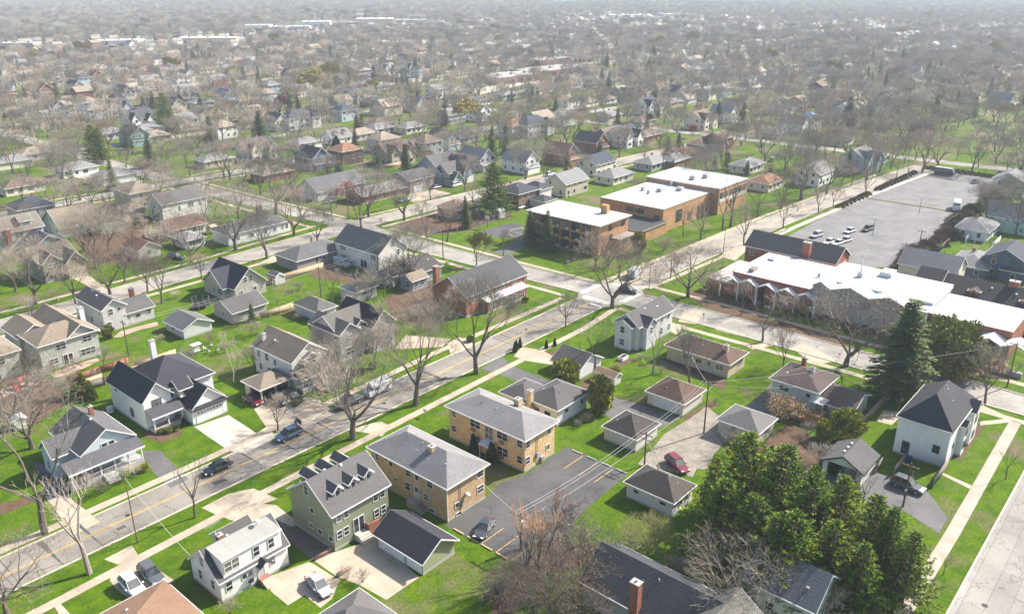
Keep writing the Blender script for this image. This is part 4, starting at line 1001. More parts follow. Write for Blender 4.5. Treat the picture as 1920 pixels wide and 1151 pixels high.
h=house('apartment_block','yellow brick two storey apartment block with white door canopy','apartment block',83.3,69.9,
 [(0,0,7.3,16.1,0,5.7,'hip',1.6,.5)],BY,M('roof',(0.25,0.245,0.25)),vents=4,chims=[(5.6,6.0,1.0,1.0,7.9,M('brick',(0.6,0.48,0.32)))],words='yellow brick apartment block',
 wins='L.95,4.1,1.0,1.1 L4.5,4.0,2.1,1.4 L10.2,4.0,2.1,1.4 L14.9,4.2,.9,1.0 L.95,1.3,1.0,1.2 L4.4,1.2,2.1,1.4 L10.2,1.2,2.1,1.4 L15.0,1.5,.9,1.0 L7.25,2.9,1.7,2.3 Ld7.0,.25,.9 R.75,4.0,.9,1.2 R5.9,4.1,.8,.9 R.75,1.2,.9,1.2 R5.6,1.5,.8,.9')
r,q=roofmb((-1.5,6.1,1.5,2.0,0,2.5,'sL',.35,.05)); r.build('door_canopy',M('plain',(0.62,0.7,0.78)),h)
m=MB(); m.box(-1.45,6.15,0,-1.37,6.23,2.5).box(-1.45,7.95,0,-1.37,8.03,2.5); m.build('canopy_posts',TRIM,h)
for v,z in ((4.6,3.3),(4.6,.75),(10.6,3.3)):
    m=MB(); m.box(-.35,v-.4,z,-.003,v+.4,z+.5); m.build('air_conditioner',M('plain',(0.3,0.2,0.13)),h)
m=MB(); m.box(2.7,-.25,1.3,3.2,-.003,2.2).tube((2.95,-.1,.1),(2.95,-.1,5.4),.045,.045,6).box(3.7,-.4,.3,4.3,-.003,1.1); m.build('meter_box',METAL,h)
h=house('house','low hip roofed house with white side wall behind the yellow apartment block','house',97.5,74.8,
 [(0,0,8.4,6.6,0,3.2,'hip',1.7,.5),(-.8,6.3,6.2,5.2,0,2.9,'hip',1.3,.5)],M('siding',(0.72,0.73,0.74)),RG,vents=4,words='low grey hipped house with white side',wins='R2.6,1.7,1.0,.7 R7.0,1.7,.8,.7 L2,1.5,1.3,.7 L4.4,1.5,1.3,.7 L8.5,1.2,1.3,1.0,-.8',chims=[(-1.0,4.9,.8,.9,5.2,M('brick',(0.6,0.48,0.32)))])
house('garage','white garage with slate grey gable roof beside the round evergreens','garage',113.9,82.4,[(0,0,7.0,6.3,0,2.3,'gy',1.9,.4)],M('siding',(0.75,0.74,0.72)),RG,vents=0,wins='Lg3.1,.05,4.6,2.0',words='white garage with slate gable roof')
house('shed','small tan roofed white shed between the two round evergreens','shed',116.2,76.0,[(0,0,2.1,4.3,0,1.7,'gy',.6,.2)],SWW,M('roof',(0.34,0.22,0.14)),vents=0,words='small tan roofed shed',found=False)
h=house('garage','cream garage with brown pyramid roof and white double door','garage',114.5,60.7,[(0,0,6.8,7.1,0,2.4,'hip',1.9,.4)],M('siding',(0.68,0.61,0.56)),RBR,vents=2,wins='Lg3.4,.05,4.6,2.0',words='cream garage with brown pyramid roof')
house('garage','cream garage with blackish brown pyramid roof by the gravel lane','garage',99.4,60.4,[(0,0,6.4,6.1,0,2.3,'hip',1.8,.35)],M('siding',(0.62,0.6,0.55)),M('roof',(0.07,0.06,0.055)),vents=2,words='cream garage with dark pyramid roof')
house('house','tan brick ranch house with long brown hip roof','house',132.9,61.8,[(0,0,6.8,13.2,0,2.9,'hip',1.6,.5)],M('brick',(0.62,0.5,0.32)),RBR,vents=3,chims=[(2.2,1.6,.7,.7,5.3,M('brick',(0.6,0.48,0.32)))],
 wins='L1.8,1.2,1.6,1.0 Ld4.0,.3,.9 L6.2,1.3,1.2,.9 L9.0,1.3,1.3,.9 R5,1.2,1.2,1.0',words='tan ranch house with brown hip roof')
house('house','grey and white two and a half storey house near the crossing','house',132.2,81.4,[(0,0,13.2,5.6,0,5.3,'gx',2.1,.35),(1.3,-1.2,3.4,4.2,0,5.1,'gy',1.5,.3),(-1.2,1.0,2.8,3.8,0,5.2,'gx',1.2,.3)],M('siding',(0.66,0.665,0.68)),RG,vents=3,
 wins='L3.0,3.6,1.0,1.3,-1.2 L3.0,.9,1.2,1.3,-1.2 R6.6,3.6,.8,1.3 R9.0,3.6,.8,1.3 R11.5,3.6,.8,1.3 R9.0,.9,.8,1.3 R12,.9,.8,1.3 R3.0,3.3,.8,1.3,-1.2',words='grey and white house near the crossing')
h=house('house','pale green split level house with mottled brown roof and wooden deck','house',129.3,43.6,[(0,0,8.2,8.0,0,4.6,'hip',1.6,.5),(1.0,-5.8,7.6,5.9,0,2.8,'gy',1.5,.45)],SMINT,M('roof',(0.11,0.085,0.08)),vents=2,chims=[(6.2,5.0,.7,.7,7.2,BR),(4.0,2.5,.4,.6,6.8,M('plain',(0.7,0.7,0.7)))],
 wins='L5.8,3.0,1.7,.9 L1.5,3.2,.8,.7 L5.9,.8,1.0,1.0 Ld2.7,.2,.9 L-1.2,1.2,1.0,1.1,1.0 L-4.3,1.3,1.6,1.0,1.0',words='pale green split level house')
h=house('house','tall white house with hipped charcoal roof at the right edge','house',126.4,22.0,[(0,0,13.8,7.6,0,6.3,'hip',3.4,.35),(5.3,-.9,1.8,1.0,0,5.2,'gy',.7,.15),(9.8,-1.0,3.6,1.1,0,6.0,'gy',1.3,.25)],SW,M('roof',(0.058,0.06,0.07)),vents=5,fm=M('plain',(0.08,0.08,0.09)),
 wins='Ld5.9,.35,1.0,2.1 L1.6,2.2,.9,1.2 R6.2,1.2,1.0,1.3,-.9 R6.2,3.5,1.0,1.3,-.9 R3.3,2.2,.5,.6 R11.5,3.6,1.2,1.3,-1.0 R11.5,.8,1.2,1.3,-1.0',doorm=M('plain',(0.06,0.06,0.07)),words='tall white house with charcoal roof')
m=MB(); [m.box(4.2+i*1.15,7.6+.0,7.0,4.5+i*1.15,7.7,7.1) for i in range(1)]; 
h=empty('garage',112.8,29.9); tag(h,'white garage with grey roof and open door with a car inside','garage'); LAND.append((116,33,'open fronted garage'))
m=MB(); m.box(0,0,0,6.4,.15,2.5).box(0,5.65,0,6.4,5.8,2.5).box(6.25,.15,0,6.4,5.65,2.5).box(0,.15,0,.12,.75,2.5).box(0,5.05,0,.12,5.65,2.5)
m.extr([(0,2.501),(5.8,2.501),(2.9,4.1)],.001,.12,'x').extr([(0,2.501),(5.8,2.501),(2.9,4.1)],6.28,6.399,'x'); m.build('wall',SW,h)
r,q=roofmb((0,0,6.4,5.8,0,2.5,'gx',1.6,.35)); ro=r.build('roof',M('roof',(0.115,0.113,0.115)),h); q.build('fascia',BLACK,ro)
for i in range(3): m=MB(); m.box(1.5+i*1.5,3.3,3.9,1.8+i*1.5,3.6,4.15); m.build('roof_vent',TRIM,ro)
house('garage','tan garage with grey hip roof half hidden by the golden pines','garage',113.4,46.6,[(0,0,6.2,6.8,0,2.5,'hip',1.5,.4)],M('siding',(0.6,0.57,0.47)),M('roof',(0.17,0.165,0.16)),vents=1,wins='R3,1.2,.8,.7',words='tan garage by the pines')
house('garage','white garage with dark brown hip roof alone on the lawn','garage',88.1,47.0,[(0,0,5.4,7.6,0,2.5,'hip',1.7,.4)],M('siding',(0.74,0.73,0.7)),M('roof',(0.085,0.075,0.07)),vents=3,wins='L1.6,1.4,.9,.5 L6.0,1.4,.8,.5 Rn2.2,1.0,.7,.9 Rn3.8,1.0,.7,.9',words='white garage alone on the lawn')
h=house('house','house with slate and grey gable roofs and red chimney at the bottom edge','house',66.3,30.8,[(0,0,8.2,15.6,0,3.3,'gy',2.8,.4),(-10,-5,17,8.5,0,3.4,'gx',2.9,.4,{'r':M('roof',(0.18,0.175,0.16))})],M('siding',(0.5,0.48,0.45)),M('roof',(0.06,0.065,0.075)),vents=2,chims=[(-.7,7.6,.9,1.1,7.1,BR)],wins='L3,1.2 L6,1.2 L12,1.2',words='slate roofed house at the bottom edge')
m=MB(); m.box(-3.5,-3.3,4.9,-2.6,-2.5,5.35); m.build('skylight',GLASS,CH[h.name][0])
house('house','pale green house with steep blue grey roof at the bottom edge among the pines','house',78.3,23.2,[(0,0,7,8,0,4.3,'gy',2.6,.4),(2,4,5.4,6,0,4.0,'gx',2.6,.4)],SMINT,M('roof',(0.16,0.17,0.185)),vents=2,wins='L2,1.2 L5,1.2 R3,1.2',words='pale green house among the pines')
h=house('house','large white farmhouse style house with dark roof and double garage','house',51.8,126.2,
 [(2.2,0,10.8,11.3,0,5.6,'hip',3.2,.4),(-.01,-.9,4.8,12.3,0,5.5,'gy',2.5,.4),(5.9,-5.0,6.4,8.0,0,3.0,'gy',2.9,.35,{'w':M('batten',(0.78,0.78,0.77))}),(6.0,-1.6,2.3,3.4,4.0,5.5,'gx',1.1,.25)],M('siding',(0.82,0.815,0.8)),M('roof',(0.05,0.052,0.064)),vents=1,fm=M('plain',(0.06,0.06,0.065)),
 wins='R2.2,3.6,1.5,1.4,-.9 Rd1,0.4,.01,.01 L9.0,4.2,.5,1.0 L4.0,1.0,1.0,1.5 Rg9.1,.05,4.8,2.1,-5.0 R7.1,4.4,.7,.7,-1.6 R5.2,4.0,.7,1.1'.replace('Rd1,0.4,.01,.01 ',''),garm=(TRIM,M('plain',(0.74,0.75,0.77))),words='large white farmhouse style house',
 chims=[(8.2,11.4,.9,.9,9.8,M('siding',(0.82,0.815,0.8)))])
porch(h,.3,-2.9,5.2,2.0,.55,2.9,M('roof',(0.085,0.086,0.095)),'sR',.8,3,'R',False)
m=MB(); m.box(.25,-2.95,0,5.4,-2.75,.9).box(4.9,-2.95,0,5.4,-2.4,1.2); m.build('stone_pier',M('brick',(0.45,0.4,0.35)),h)
m=MB(); m.extr([(5.7,3.02),(12.5,3.02),(9.1,3.02)],0,0.01,'y') if 0 else None
r,q=roofmb((5.6,-5.5,7.0,.55,0,2.75,'sR',.3,.12)); r.build('garage_roof_skirt',RDG,h)
h=house('house','light blue house with grey roof and white wraparound porch','house',38.8,118.6,[(0,0,7.8,10.6,0,4.2,'gy',2.6,.35),(-3.0,3.0,5.5,4.2,0,3.9,'gx',2.0,.3)],M('siding',(0.55,0.65,0.69)),M('roof',(0.12,0.12,0.125)),vents=2,chims=[(4.6,6.5,.6,.6,7.8,BR)],
 wins='R3.4,3.3,.8,1.3 R4.5,3.3,.8,1.3 R1.6,1.0,.9,1.2 R5.4,1.0,.7,.9 L5.2,1.1,.8,1.2,-3.0',words='light blue house with porch')
porch(h,-2.9,-2.4,10.8,2.3,.8,3.0,M('roof',(0.11,0.11,0.12)),'sR',.8,6,'R',True)
steps(h,1.6,-2.4,1.8,6,'R',.8,M('plain',(0.55,0.56,0.56)))
house('house','sage grey two storey house with tan roof, patio door and white chimney','house',49.5,161.6,[(0,0,11.0,8.6,0,5.3,'hip',1.9,.4),(5.0,-.006,6.0,16.6,0,5.2,'gy',2.2,.4),(-.5,8.0,6.0,8.0,0,5.1,'gy',1.8,.4)],M('siding',(0.5,0.51,0.45)),RTAN,vents=5,chims=[(11.0,7.0,.9,1.5,7.9,M('plain',(0.75,0.75,0.75)))],
 wins='R3.9,3.5,1.8,1.1 R8.9,3.6,1.7,1.1 R2.2,1.1,1.4,1.0 Rp4.8,.2,1.7,2.0 R8.6,.9,2.8,1.3 L4.0,3.6,.8,1.1 L7.2,3.6,.8,1.1 L4,1,.9,1.1',words='sage grey house with tan roof')
house('house','tan roofed sage house at the left edge with blue trimmed windows','house',36.5,163.8,[(0,0,10.2,8.5,0,5.0,'hip',2.2,.4)],M('siding',(0.52,0.53,0.45)),RTAN,vents=1,wins='R7.0,3.2,1.2,1.1 R9,1.2,1.0,.8 Rp5.5,.3,1.8,2',words='sage house at the left edge')
house('house','grey two storey house with low side wing and brick chimney','house',66.0,171.6,[(0,0,4.9,12.0,0,5.2,'gy',1.7,.35),(4.8,.3,6.2,7.5,0,2.9,'gx',1.7,.35)],M('siding',(0.56,0.54,0.54)),RG,vents=5,chims=[(9.6,7.2,.8,1.1,5.4,BR)],
 wins='R1.7,3.6,.9,1.3 R3.5,4.1,.5,.7 R1.0,.9,.9,1.2 L1.5,3.6,.6,1.0 L1.6,1,.6,1.2 L6,1,.9,1.2 Rd5.3,.3,.9,2.05,.3 R7.4,1.3,1.1,.8,.3 R9.9,1.3,.9,1.1,.3',words='grey two storey house with side wing')
house('garage','small grey roofed white garage in the backyard left of the trampoline','garage',75.2,155.9,[(0,0,6.4,7.4,0,2.2,'gy',1.5,.4)],M('siding',(0.6,0.6,0.58)),M('roof',(0.14,0.145,0.15)),vents=0,wins='L4.2,1.1,.9,.6',words='grey roofed garage in the backyard')
house('garage','taupe garage with grey roof beside the tan board fence','garage',86.5,155.5,[(0,0,8.4,7.6,0,2.6,'gx',1.8,.4)],M('siding',(0.45,0.41,0.38)),RG,vents=0,wins='L2.4,1.2,.6,.6 L3.8,1.2,.6,.6',words='taupe garage by the tan fence')
h=house('house','cream house with tan gambrel roof and round topped dormer','house',76.5,119.2,[(0,0,7.6,12.2,0,5.6,'gy',2.6,.3),(-.2,-.9,8.0,1.3,0,3.0,'sR',.9,.2)],SWW,RTAN,vents=2,chims=[(1.0,10.2,.7,.7,7.8,M('plain',(0.6,0.55,0.5)))],
 wins='L10.6,3.6,.8,1.2 L8.0,3.6,.8,1.4 L5.4,3.4,.7,1.1 L10.4,1,.8,1.2 L7.6,1,.8,1.2 R3.4,3.9,2.2,1.1',words='cream house with tan roof',dormers=[(2.2,-.6,3.4,4.0,3.7,5.6,'gy',.8)])
porch(h,.1,-2.6,7.3,1.9,.9,2.9,RTAN,'sR',1.0,4,'R',False)
steps(h,2.6,-2.6,1.6,5,'R',.9,M('plain',(0.35,0.25,0.2)))
h=empty('carport',69.8,119.4); tag(h,'tan hip roofed carport with white posts left of the cream house','carport'); LAND.append((73,122,'tan carport'))
r,q=roofmb((0,0,6.2,5.2,0,2.6,'hip',1.2,.4)); ro=r.build('roof',RTAN,h); q.build('fascia',TRIM,ro)
m=MB(); m.box(0,4.9,0,6.2,5.1,2.6).box(0,3.4,0,.15,4.9,2.6); m.build('wall',STAN,h)
pm=MB(); pm.box(-.12,-.12,0,.12,.12,2.62); pm=pm.mesh('post',TRIM); [link('post',pm,h,(a,b,0)) for a,b in ((.2,.2),(3.1,.2),(6,.2),(6,2.6))]
h=house('house','mauve grey house with two front gables behind the bare trees','house',89.9,122.4,[(0,0,4.6,9.5,0,5.8,'gy',1.7,.35),(0.3,1.2,8.6,7.8,0,5.6,'gx',2.6,.35),(6.8,-1.6,5.6,11,0,5.7,'gy',2.8,.4,{'r':RDG})],SPUR,M('roof',(0.15,0.14,0.13)),vents=1,
 wins='L1.4,3.7,1.0,1.3 L1.4,1,1.0,1.3 R2.3,3.7,.9,1.3 R2.3,.9,2.2,1.5 R8.0,2.9,1.2,.5,-1.6 R10.8,3.6,.7,1.2,-1.6 R10.8,.8,1.5,1.5,-1.6',words='mauve grey house',dormers=[(4.9,.9,1.9,3,4.6,6.0,'gy',.8)])
house('garage','white garage with two bay doors and olive grey hip roof','garage',99.2,142.6,[(0,0,5.0,8.2,0,2.3,'hip',1.4,.4)],M('siding',(0.55,0.6,0.62)),M('roof',(0.13,0.125,0.115)),vents=0,wins='Rg1.4,.05,2.0,1.9 Rg3.7,.05,2.0,1.9',words='white two bay garage')
house('house','tan craftsman house with twin dark gables and attached garage','house',70.2,213.4,[(0,1.5,9.0,12,0,5.2,'gx',2.4,.5),(.2,0,4.2,5.5,0,5.3,'gy',1.8,.4,{'r':M('roof',(0.07,0.075,0.1))}),(5.2,-1.2,4.6,7,0,4.4,'gy',2.4,.5)],M('siding',(0.3,0.27,0.2)),RTAN,vents=1,
 wins='R2.3,3.2,1.7,1.4 R7.5,4.3,.8,.9,-1.2 Rg7.5,.1,3.8,2.2,-1.2 R2.0,.8,1.8,1.2',garm=(TRIM,M('plain',(0.5,0.43,0.33))),words='tan craftsman house')
house('house','pale blue three storey house with shed dormer and wooden deck at left','house',71.5,247.6,[(0,0,12.4,8.8,0,5.6,'gx',3.2,.4),(7.0,.6,3.0,4.2,5.6,7.6,'gx',1.2,.25)],M('siding',(0.5,0.58,0.6)),M('roof',(0.21,0.19,0.165)),vents=1,chims=[(2.6,-.9,1.1,.9,6.4,BR)],wins='R8.6,6.2,1.8,1.0,.6 R6.0,3.6,1.9,1.2 R9.8,3.8,1.2,1.0 R9.2,1.2,1.3,1.1 Rp6.4,.4,1.7,2.0',words='pale blue three storey house')
house('garage','teal gabled garage with dark blue roof left of the craftsman house','garage',77.9,238.4,[(0,0,7.2,8.8,0,2.8,'gy',2.2,.4)],STEAL,M('roof',(0.07,0.08,0.11)),vents=0,words='teal gabled garage')
house('house','wide low house with one large plain tan roof and skylight','house',89.4,250.5,[(0,0,11.5,12.5,0,3.0,'gx',4.2,.5),(8.5,-6.0,7.6,9,0,2.8,'gy',2.6,.5)],M('siding',(0.45,0.5,0.44)),M('roof',(0.25,0.21,0.165)),vents=1,wins='L3,1,1.2,1.1 L8,1,1.2,1.1 L6,4,1,1 R3,1,1.4,1.2',words='wide low tan roofed house')
house('house','white two storey house with grey gable roof by the bare street trees','house',117.0,243.8,[(0,0,15.0,9.6,0,5.6,'gx',2.6,.35)],M('siding',(0.75,0.75,0.73)),M('roof',(0.13,0.125,0.125)),vents=0,wins='R5.6,2.8,.5,1.4 R9.0,3.3,.8,1.3 R9.9,3.3,.8,1.3 R6.0,.3,1.3,.5 R12.5,3.3,.8,1.2 L5,3.6,.8,1.2 L3,1,.8,1.2',words='white two storey house on the left')
house('house','tan house with hip roof and low front wing behind the bare hedge','house',117.2,264.6,[(0,0,9.4,12.0,0,5.5,'hip',2.2,.5),(-6,-9.6,5.6,6.6,0,2.7,'hip',1.5,.4)],STAN,RTAN,vents=0,wins='R3.6,3.8,.7,1.1 R4.3,1,.8,1 R5.4,1,.8,1 L3,1,.9,1.1',words='tan hip roofed house')
house('house','low white house with faded red brown roof left of the picnic canopy','house',109.4,224.6,[(0,0,10.6,9.6,0,2.9,'gx',1.9,.6)],M('siding',(0.7,0.68,0.64)),M('roof',(0.2,0.12,0.09)),vents=1,wins='R3,1.2 R7,1.2 L4,1.1',words='low white house with red brown roof')
house('playhouse','little white cottage with grey hip roof and red trim beside the driveway','cottage',106.9,212.6,[(0,0,6.0,8.0,0,2.5,'hip',1.2,.4)],M('siding',(0.74,0.72,0.7)),M('roof',(0.3,0.29,0.28)),vents=0,wins='R3.0,1.0,3.6,1.2 L3,1.1,.7,.9',words='little white cottage')
house('garage','cream gabled garage among the bare shrubs left of the little cottage','garage',94.0,213.4,[(0,0,6.2,8.5,0,2.6,'gy',1.9,.3)],M('siding',(0.68,0.64,0.55)),M('roof',(0.25,0.15,0.11)),vents=0,wins='Rn3,1.2,.8,1.1',words='cream garage in the shrubs')
house('house','taupe house with sharply pitched navy roof and bay window','house',94.6,167.6,[(0,0,8.2,12.0,0,3.2,'gy',3.8,.45),(-1.5,2.5,4.5,8.5,0,3.0,'gx',3.4,.4)],M('siding',(0.45,0.43,0.36)),M('roof',(0.045,0.05,0.068)),vents=2,
 wins='R3.0,3.8,.8,1.2 R4.4,3.8,.8,1.2 R1.6,.9,.7,1.1 Rd5.2,.3,1,2 R7.0,1,.8,1.2 L1.2,1.2,.7,1.0 L4.0,1.1,1.6,1.3,-1.5 L6.5,1.3,.6,.9,-1.5',words='taupe house with navy roof')
house('house','long white cottage house with grey hip roof beside the side street','house',116.5,206.4,[(0,0,20.5,8.2,0,3.3,'hip',2.0,.4)],M('siding',(0.75,0.75,0.74)),M('roof',(0.13,0.13,0.13)),vents=1,wins='R12.0,1.3,.8,1.2 R15.2,1.3,.8,1.2 R17.8,1.3,.8,1.2 R19.3,1.3,.8,1.2 R7.5,1.3,1.2,1.0 R3,1.3,1.2,1',words='long white cottage house')
house('house','taupe ranch house with long grey hip roof left of the tall white house','house',116.3,173.9,[(0,0,16.0,9.2,0,2.8,'hip',2.0,.45)],M('siding',(0.36,0.33,0.31)),M('roof',(0.13,0.135,0.14)),vents=4,wins='L2.4,1.2,.8,1.1 L6.2,1.2,.8,1.1 R6.2,1.1,.9,1.3 R8.5,1.4,.9,.8 R12.5,1.3,1.2,1.1 R15,1.3,.6,1.1',words='taupe ranch house',chims=[(10.5,7.6,.8,.8,5.4,BTAN)])
house('house','tall white saltbox house with slate roof in the middle left','house',128.8,156.6,[(0,0,9.5,17.4,0,5.3,'gy',3.6,.4)],M('siding',(0.76,0.74,0.66)),M('roof',(0.11,0.115,0.125)),vents=2,
 wins='L1.6,3.4,.8,1.4 L2.6,3.4,.8,1.4 L13.8,3.6,.8,1.2 L14.9,3.6,.8,1.2 L13.8,1,.8,1.2 L14.9,1,.8,1.2 Lp6.0,.4,2.4,2.1 L.8,1,.7,1.2 R4.8,6.3,.8,1.2 R6.6,3.9,.8,1.2 R8.2,1.6,.8,1.2',words='tall white saltbox house')
house('house','blue grey house with dark mottled roof and sunroom wing by the brick hall','house',131.0,143.6,[(0,0,7.0,10.6,0,3.0,'gx',2.0,.45),(-6.2,3.6,6.4,5.2,0,2.7,'gx',1.3,.4),(-5.2,-2.6,5.0,4.4,0,2.6,'gx',1.2,.3,{'r':RTAN})],M('siding',(0.27,0.3,0.34)),M('roof',(0.085,0.075,0.072)),vents=5,wins='R2,1,1,1.2 R5,.9,1.3,1.3 R-4,1,1.1,1.2,-2.6 R-2,1,1.1,1.2,-2.6 L-1,.9,1.3,1.3,-5.2',words='blue grey house with sunroom')
h=house('hall','long red brick hall with charcoal gable roof and corner chimney','hall',122.4,119.8,[(0,0,20.8,10.6,0,4.9,'gx',3.4,.3),(5,-1.9,13.8,2.0,0,2.6,'sR',.5,.15,{'r':TRIM})],BR,M('roof',(0.085,0.088,0.095)),vents=2,chims=[(.1,9.4,1.1,1.1,9.6,BR)],
 wins=' '.join('R%.1f,2.9,1.0,1.4'%u for u in (2.2,5,7.8,10.6,13.4,16.2))+' R19.4,2.2,.9,2.0 Rd19.4,.1,1.1 '+' '.join('R%.1f,.6,1.5,1.4,-1.9'%u for u in (6.5,9,11.5,14,16.8)),words='red brick hall')
house('garage','pale grey garage with hip roof and three pane window behind the mauve house','garage',112.0,145.2,[(0,0,6.2,5.6,0,2.6,'hip',1.3,.4)],M('siding',(0.55,0.55,0.52)),M('roof',(0.13,0.13,0.13)),vents=0,wins='R2.8,1.4,1.9,.6',words='pale grey garage')
house('house','grey house with white front and steep gable beside the pink blossom tree','house',164.2,229.4,[(0,0,20.0,11.0,0,3.4,'gx',3.4,.5)],M('siding',(0.6,0.6,0.6)),M('roof',(0.13,0.13,0.14)),vents=0,wins='R5,1 R8,1 R13,1,1.6,1.3 L3,1.1,2.4,1.2 L5.4,3.6,1.2,.9',words='grey gabled house by the blossom tree')
house('house','long low red brick ranch with grey roof and blue car in front','house',171.6,214.8,[(0,0,18.8,9.2,0,2.8,'gx',1.7,.6)],BR,M('roof',(0.24,0.235,0.23)),vents=0,wins='R2,1 R7.5,.9,2.4,1.2 R11,.9,1.2,1.2 R16,1,2.2,1.2 L3,1',words='low red brick ranch')
house('house','taupe split level house with white garage door and dark brick upper floor','house',192.0,214.0,[(0,0,11.3,12.0,0,4.6,'gx',2.0,.4)],M('siding',(0.3,0.25,0.23)),M('roof',(0.1,0.1,0.105)),vents=0,wins='Rg3.6,.1,3.6,2.0 R3.6,3.2,2.2,.7 R9,2.2,1.6,1.4 L4.5,3,1.2,1.1',words='taupe split level house')
house('house','blue grey Tudor style house with tall steep gables and white car','house',208.9,211.9,[(0,0,12.6,7,0,4.8,'gx',3.0,.4,{'w':SGR}),(-1.0,3.0,13,14,0,4.6,'gx',5.2,.4),(6.5,-1.5,5.4,9,0,4.4,'gy',5.0,.4),(0,-2.4,4.6,5,0,2.6,'gy',2.3,.4)],M('siding',(0.3,0.36,0.42)),M('roof',(0.125,0.12,0.12)),vents=0,wins='R2.3,.2,2.6,2.0,-2.4 Rg9.3,.1,3.6,2.1,-1.5 R9.3,4.6,1.4,1.4,-1.5 L4,5.4,1.2,1 L9.5,1,1.2,1.2,-1',words='blue grey steep gabled house')
house('shed','small pale blue shed with dark hip roof behind the brick ranch','shed',179.5,229.5,[(0,0,5.0,6.0,0,2.4,'hip',1.3,.3)],M('siding',(0.45,0.6,0.68)),RDG,vents=0,wins='R1.5,1,.7,.7',words='small pale blue shed')
house('house','brick house with navy hip roof and white rear extension behind the school','house',200.5,171.5,[(0,0,10.5,9.4,0,5.0,'hip',2.0,.6),(10.3,-.5,6.2,8,0,4.6,'hip',1.6,.4,{'w':M('siding',(0.72,0.71,0.68))}),(5.5,-6.5,5.8,6.3,0,2.5,'hip',1.2,.4,{'w':M('siding',(0.7,0.69,0.66))})],BBR,M('roof',(0.06,0.065,0.078)),vents=0,wins='R2,3.2,.9,1.2 R5,3.2,.9,1.2 R8,3.2,.9,1.2 R12.5,3,.8,1.2 R14.6,3,.8,1.2 L3,3.2,.9,1.2',words='brick house with navy roof')
house('house','low tan bungalow with brown hip roof and slim chimney left of the school','house',178.5,178.5,[(0,0,9.0,8.0,0,2.9,'hip',1.9,.5)],M('brick',(0.42,0.22,0.16)),M('roof',(0.24,0.17,0.125)),vents=0,chims=[(5.4,1.0,.4,.4,6.0,BR)],wins='R3,1.0,3.6,1.2 R7.4,1,1.4,1.2',words='low brown roofed bungalow')
# ---------------- school, church, brick manse ----------------
sc=empty('school_building',174.7,122.6); tag(sc,'three storey tan brick school block with white flat roof and window air conditioners','school'); LAND.append((183,135,'three storey school block'))
m=MB(); m.box(2.2,.4,0,16.2,24.4,8.6); m.build('wall',BO,sc)
r,q=roofmb((1.9,.1,14.4,24.6,0,8.6,'flat',0,.55)); ro=r.build('roof',MW,sc); q.build('fascia',M('plain',(0.4,0.33,0.27)),ro)
m=MB(); m.box(13.0,5.5,8.7,14.3,7.6,11.2); m.build('chimney',BO,ro)
DW=M('plain',(0.05,0.055,0.06)); acm=MB(); acm.box(-.42,-.45,0,.42,.02,.5); acm=acm.mesh('air_conditioner',M('plain',(0.6,0.6,0.6)))
for f in range(3):
    for v in range(6):
        put(sc,'window','L',4.6+v*3.55,.6+f*2.75,2.9,1.95,2.2,DW)
        link('air_conditioner',acm,sc,(2.2,3.6+v*3.55+(f%2)*.3,.5+f*2.75),(0,0,-math.pi/2))
for u,z in ((6.5,6.3),(12.5,6.4),(7,3.6)): put(sc,'window','R',u+1,z,1.6,1.4,.4,DW)
put(sc,'window','L',1.6,4.2,.9,3.2,2.2,DW)
m=MB(); m.box(8.3,-2.2,0,16.0,4.0-3.61,3.9); m.build('low_wing_wall',BO,sc); put(sc,'window','R',11,2.2,1.4,1.1,-2.2,DW); put(sc,'window','R',14.4,2.4,1.4,1.1,-2.2,DW)
r,q=roofmb((8.3,-2.2,7.7,2.55,0,3.9,'flat',0,.35)); ro=r.build('low_roof',M('membrane',(0.27,0.25,0.23)),sc); q.build('fascia',M('plain',(0.35,0.28,0.22)),ro)
sg=empty('gymnasium',206.3,121.6); tag(sg,'wide tan brick gymnasium with white flat roof and grey rooftop units','school'); LAND.append((222,132,'gymnasium'))
m=MB(); m.box(1.8,.5,0,33.5,23,6.9).box(-9.2,-.7,0,1.79,4.5,3.3,0); m.build('wall',BO,sg)
r,q=roofmb((1.8,.5,31.7,22.5,0,6.9,'flat',0,.06)); ro=r.build('roof',MW,sg); q.build('fascia',M('plain',(0.45,0.36,0.28)),ro)
r,q=roofmb((-12.0,-.7,13.7,12.5,0,3.5,'flat',0,.3)); ro2=r.build('link_roof',MDK,sg); q.build('fascia',M('plain',(0.4,0.38,0.36)),ro2)
m=MB(); m.box(-12.0,8,0,1.79,11.8,3.5); m.build('link_wall',BO,sg)
for u in (11.0,): put(sg,'window','R',u,1.6,3.4,3.6,.5,DW)
for u,w_,h_ in ((17.5,1.6,2.6),(23,1.4,3.4),(25.6,1.4,3.4),(28.2,1.2,3.0),(32,1.3,3.3)): put(sg,'window','R',u,.5,w_,h_,.5,DW)
for v,w_,z in ((2.8,1.8,3.6),(8.2,1.9,4.6),(10.3,1.9,4.6),(12.4,1.9,4.6)): put(sg,'window','L',v,z,w_,1.3,1.8,DW)
def rooftop(p,x,y,z,sx=1.6,sy=1.6,h=1.1,c=(0.4,0.4,0.4)):
    m=MB(); m.box(x,y,z,x+sx,y+sy,z+h).tube((x+sx/2,y+sy/2,z+h),(x+sx/2,y+sy/2,z+h+.12),.45,.45,10); m.build('rooftop_unit',M('plain',c),p)
for x,y,s in ((19,12,1.9),(17,17.2,1.2),(14.5,13.5,1.0),(24.5,8,2.0),(29,14,.9)): rooftop(ro,x,y,7.1,s,s*.9)
s3=empty('school_building',236.3,119.0); tag(s3,'far tan brick school wing with high white roof beyond the gymnasium','school'); LAND.append((247,130,'far school wing'))
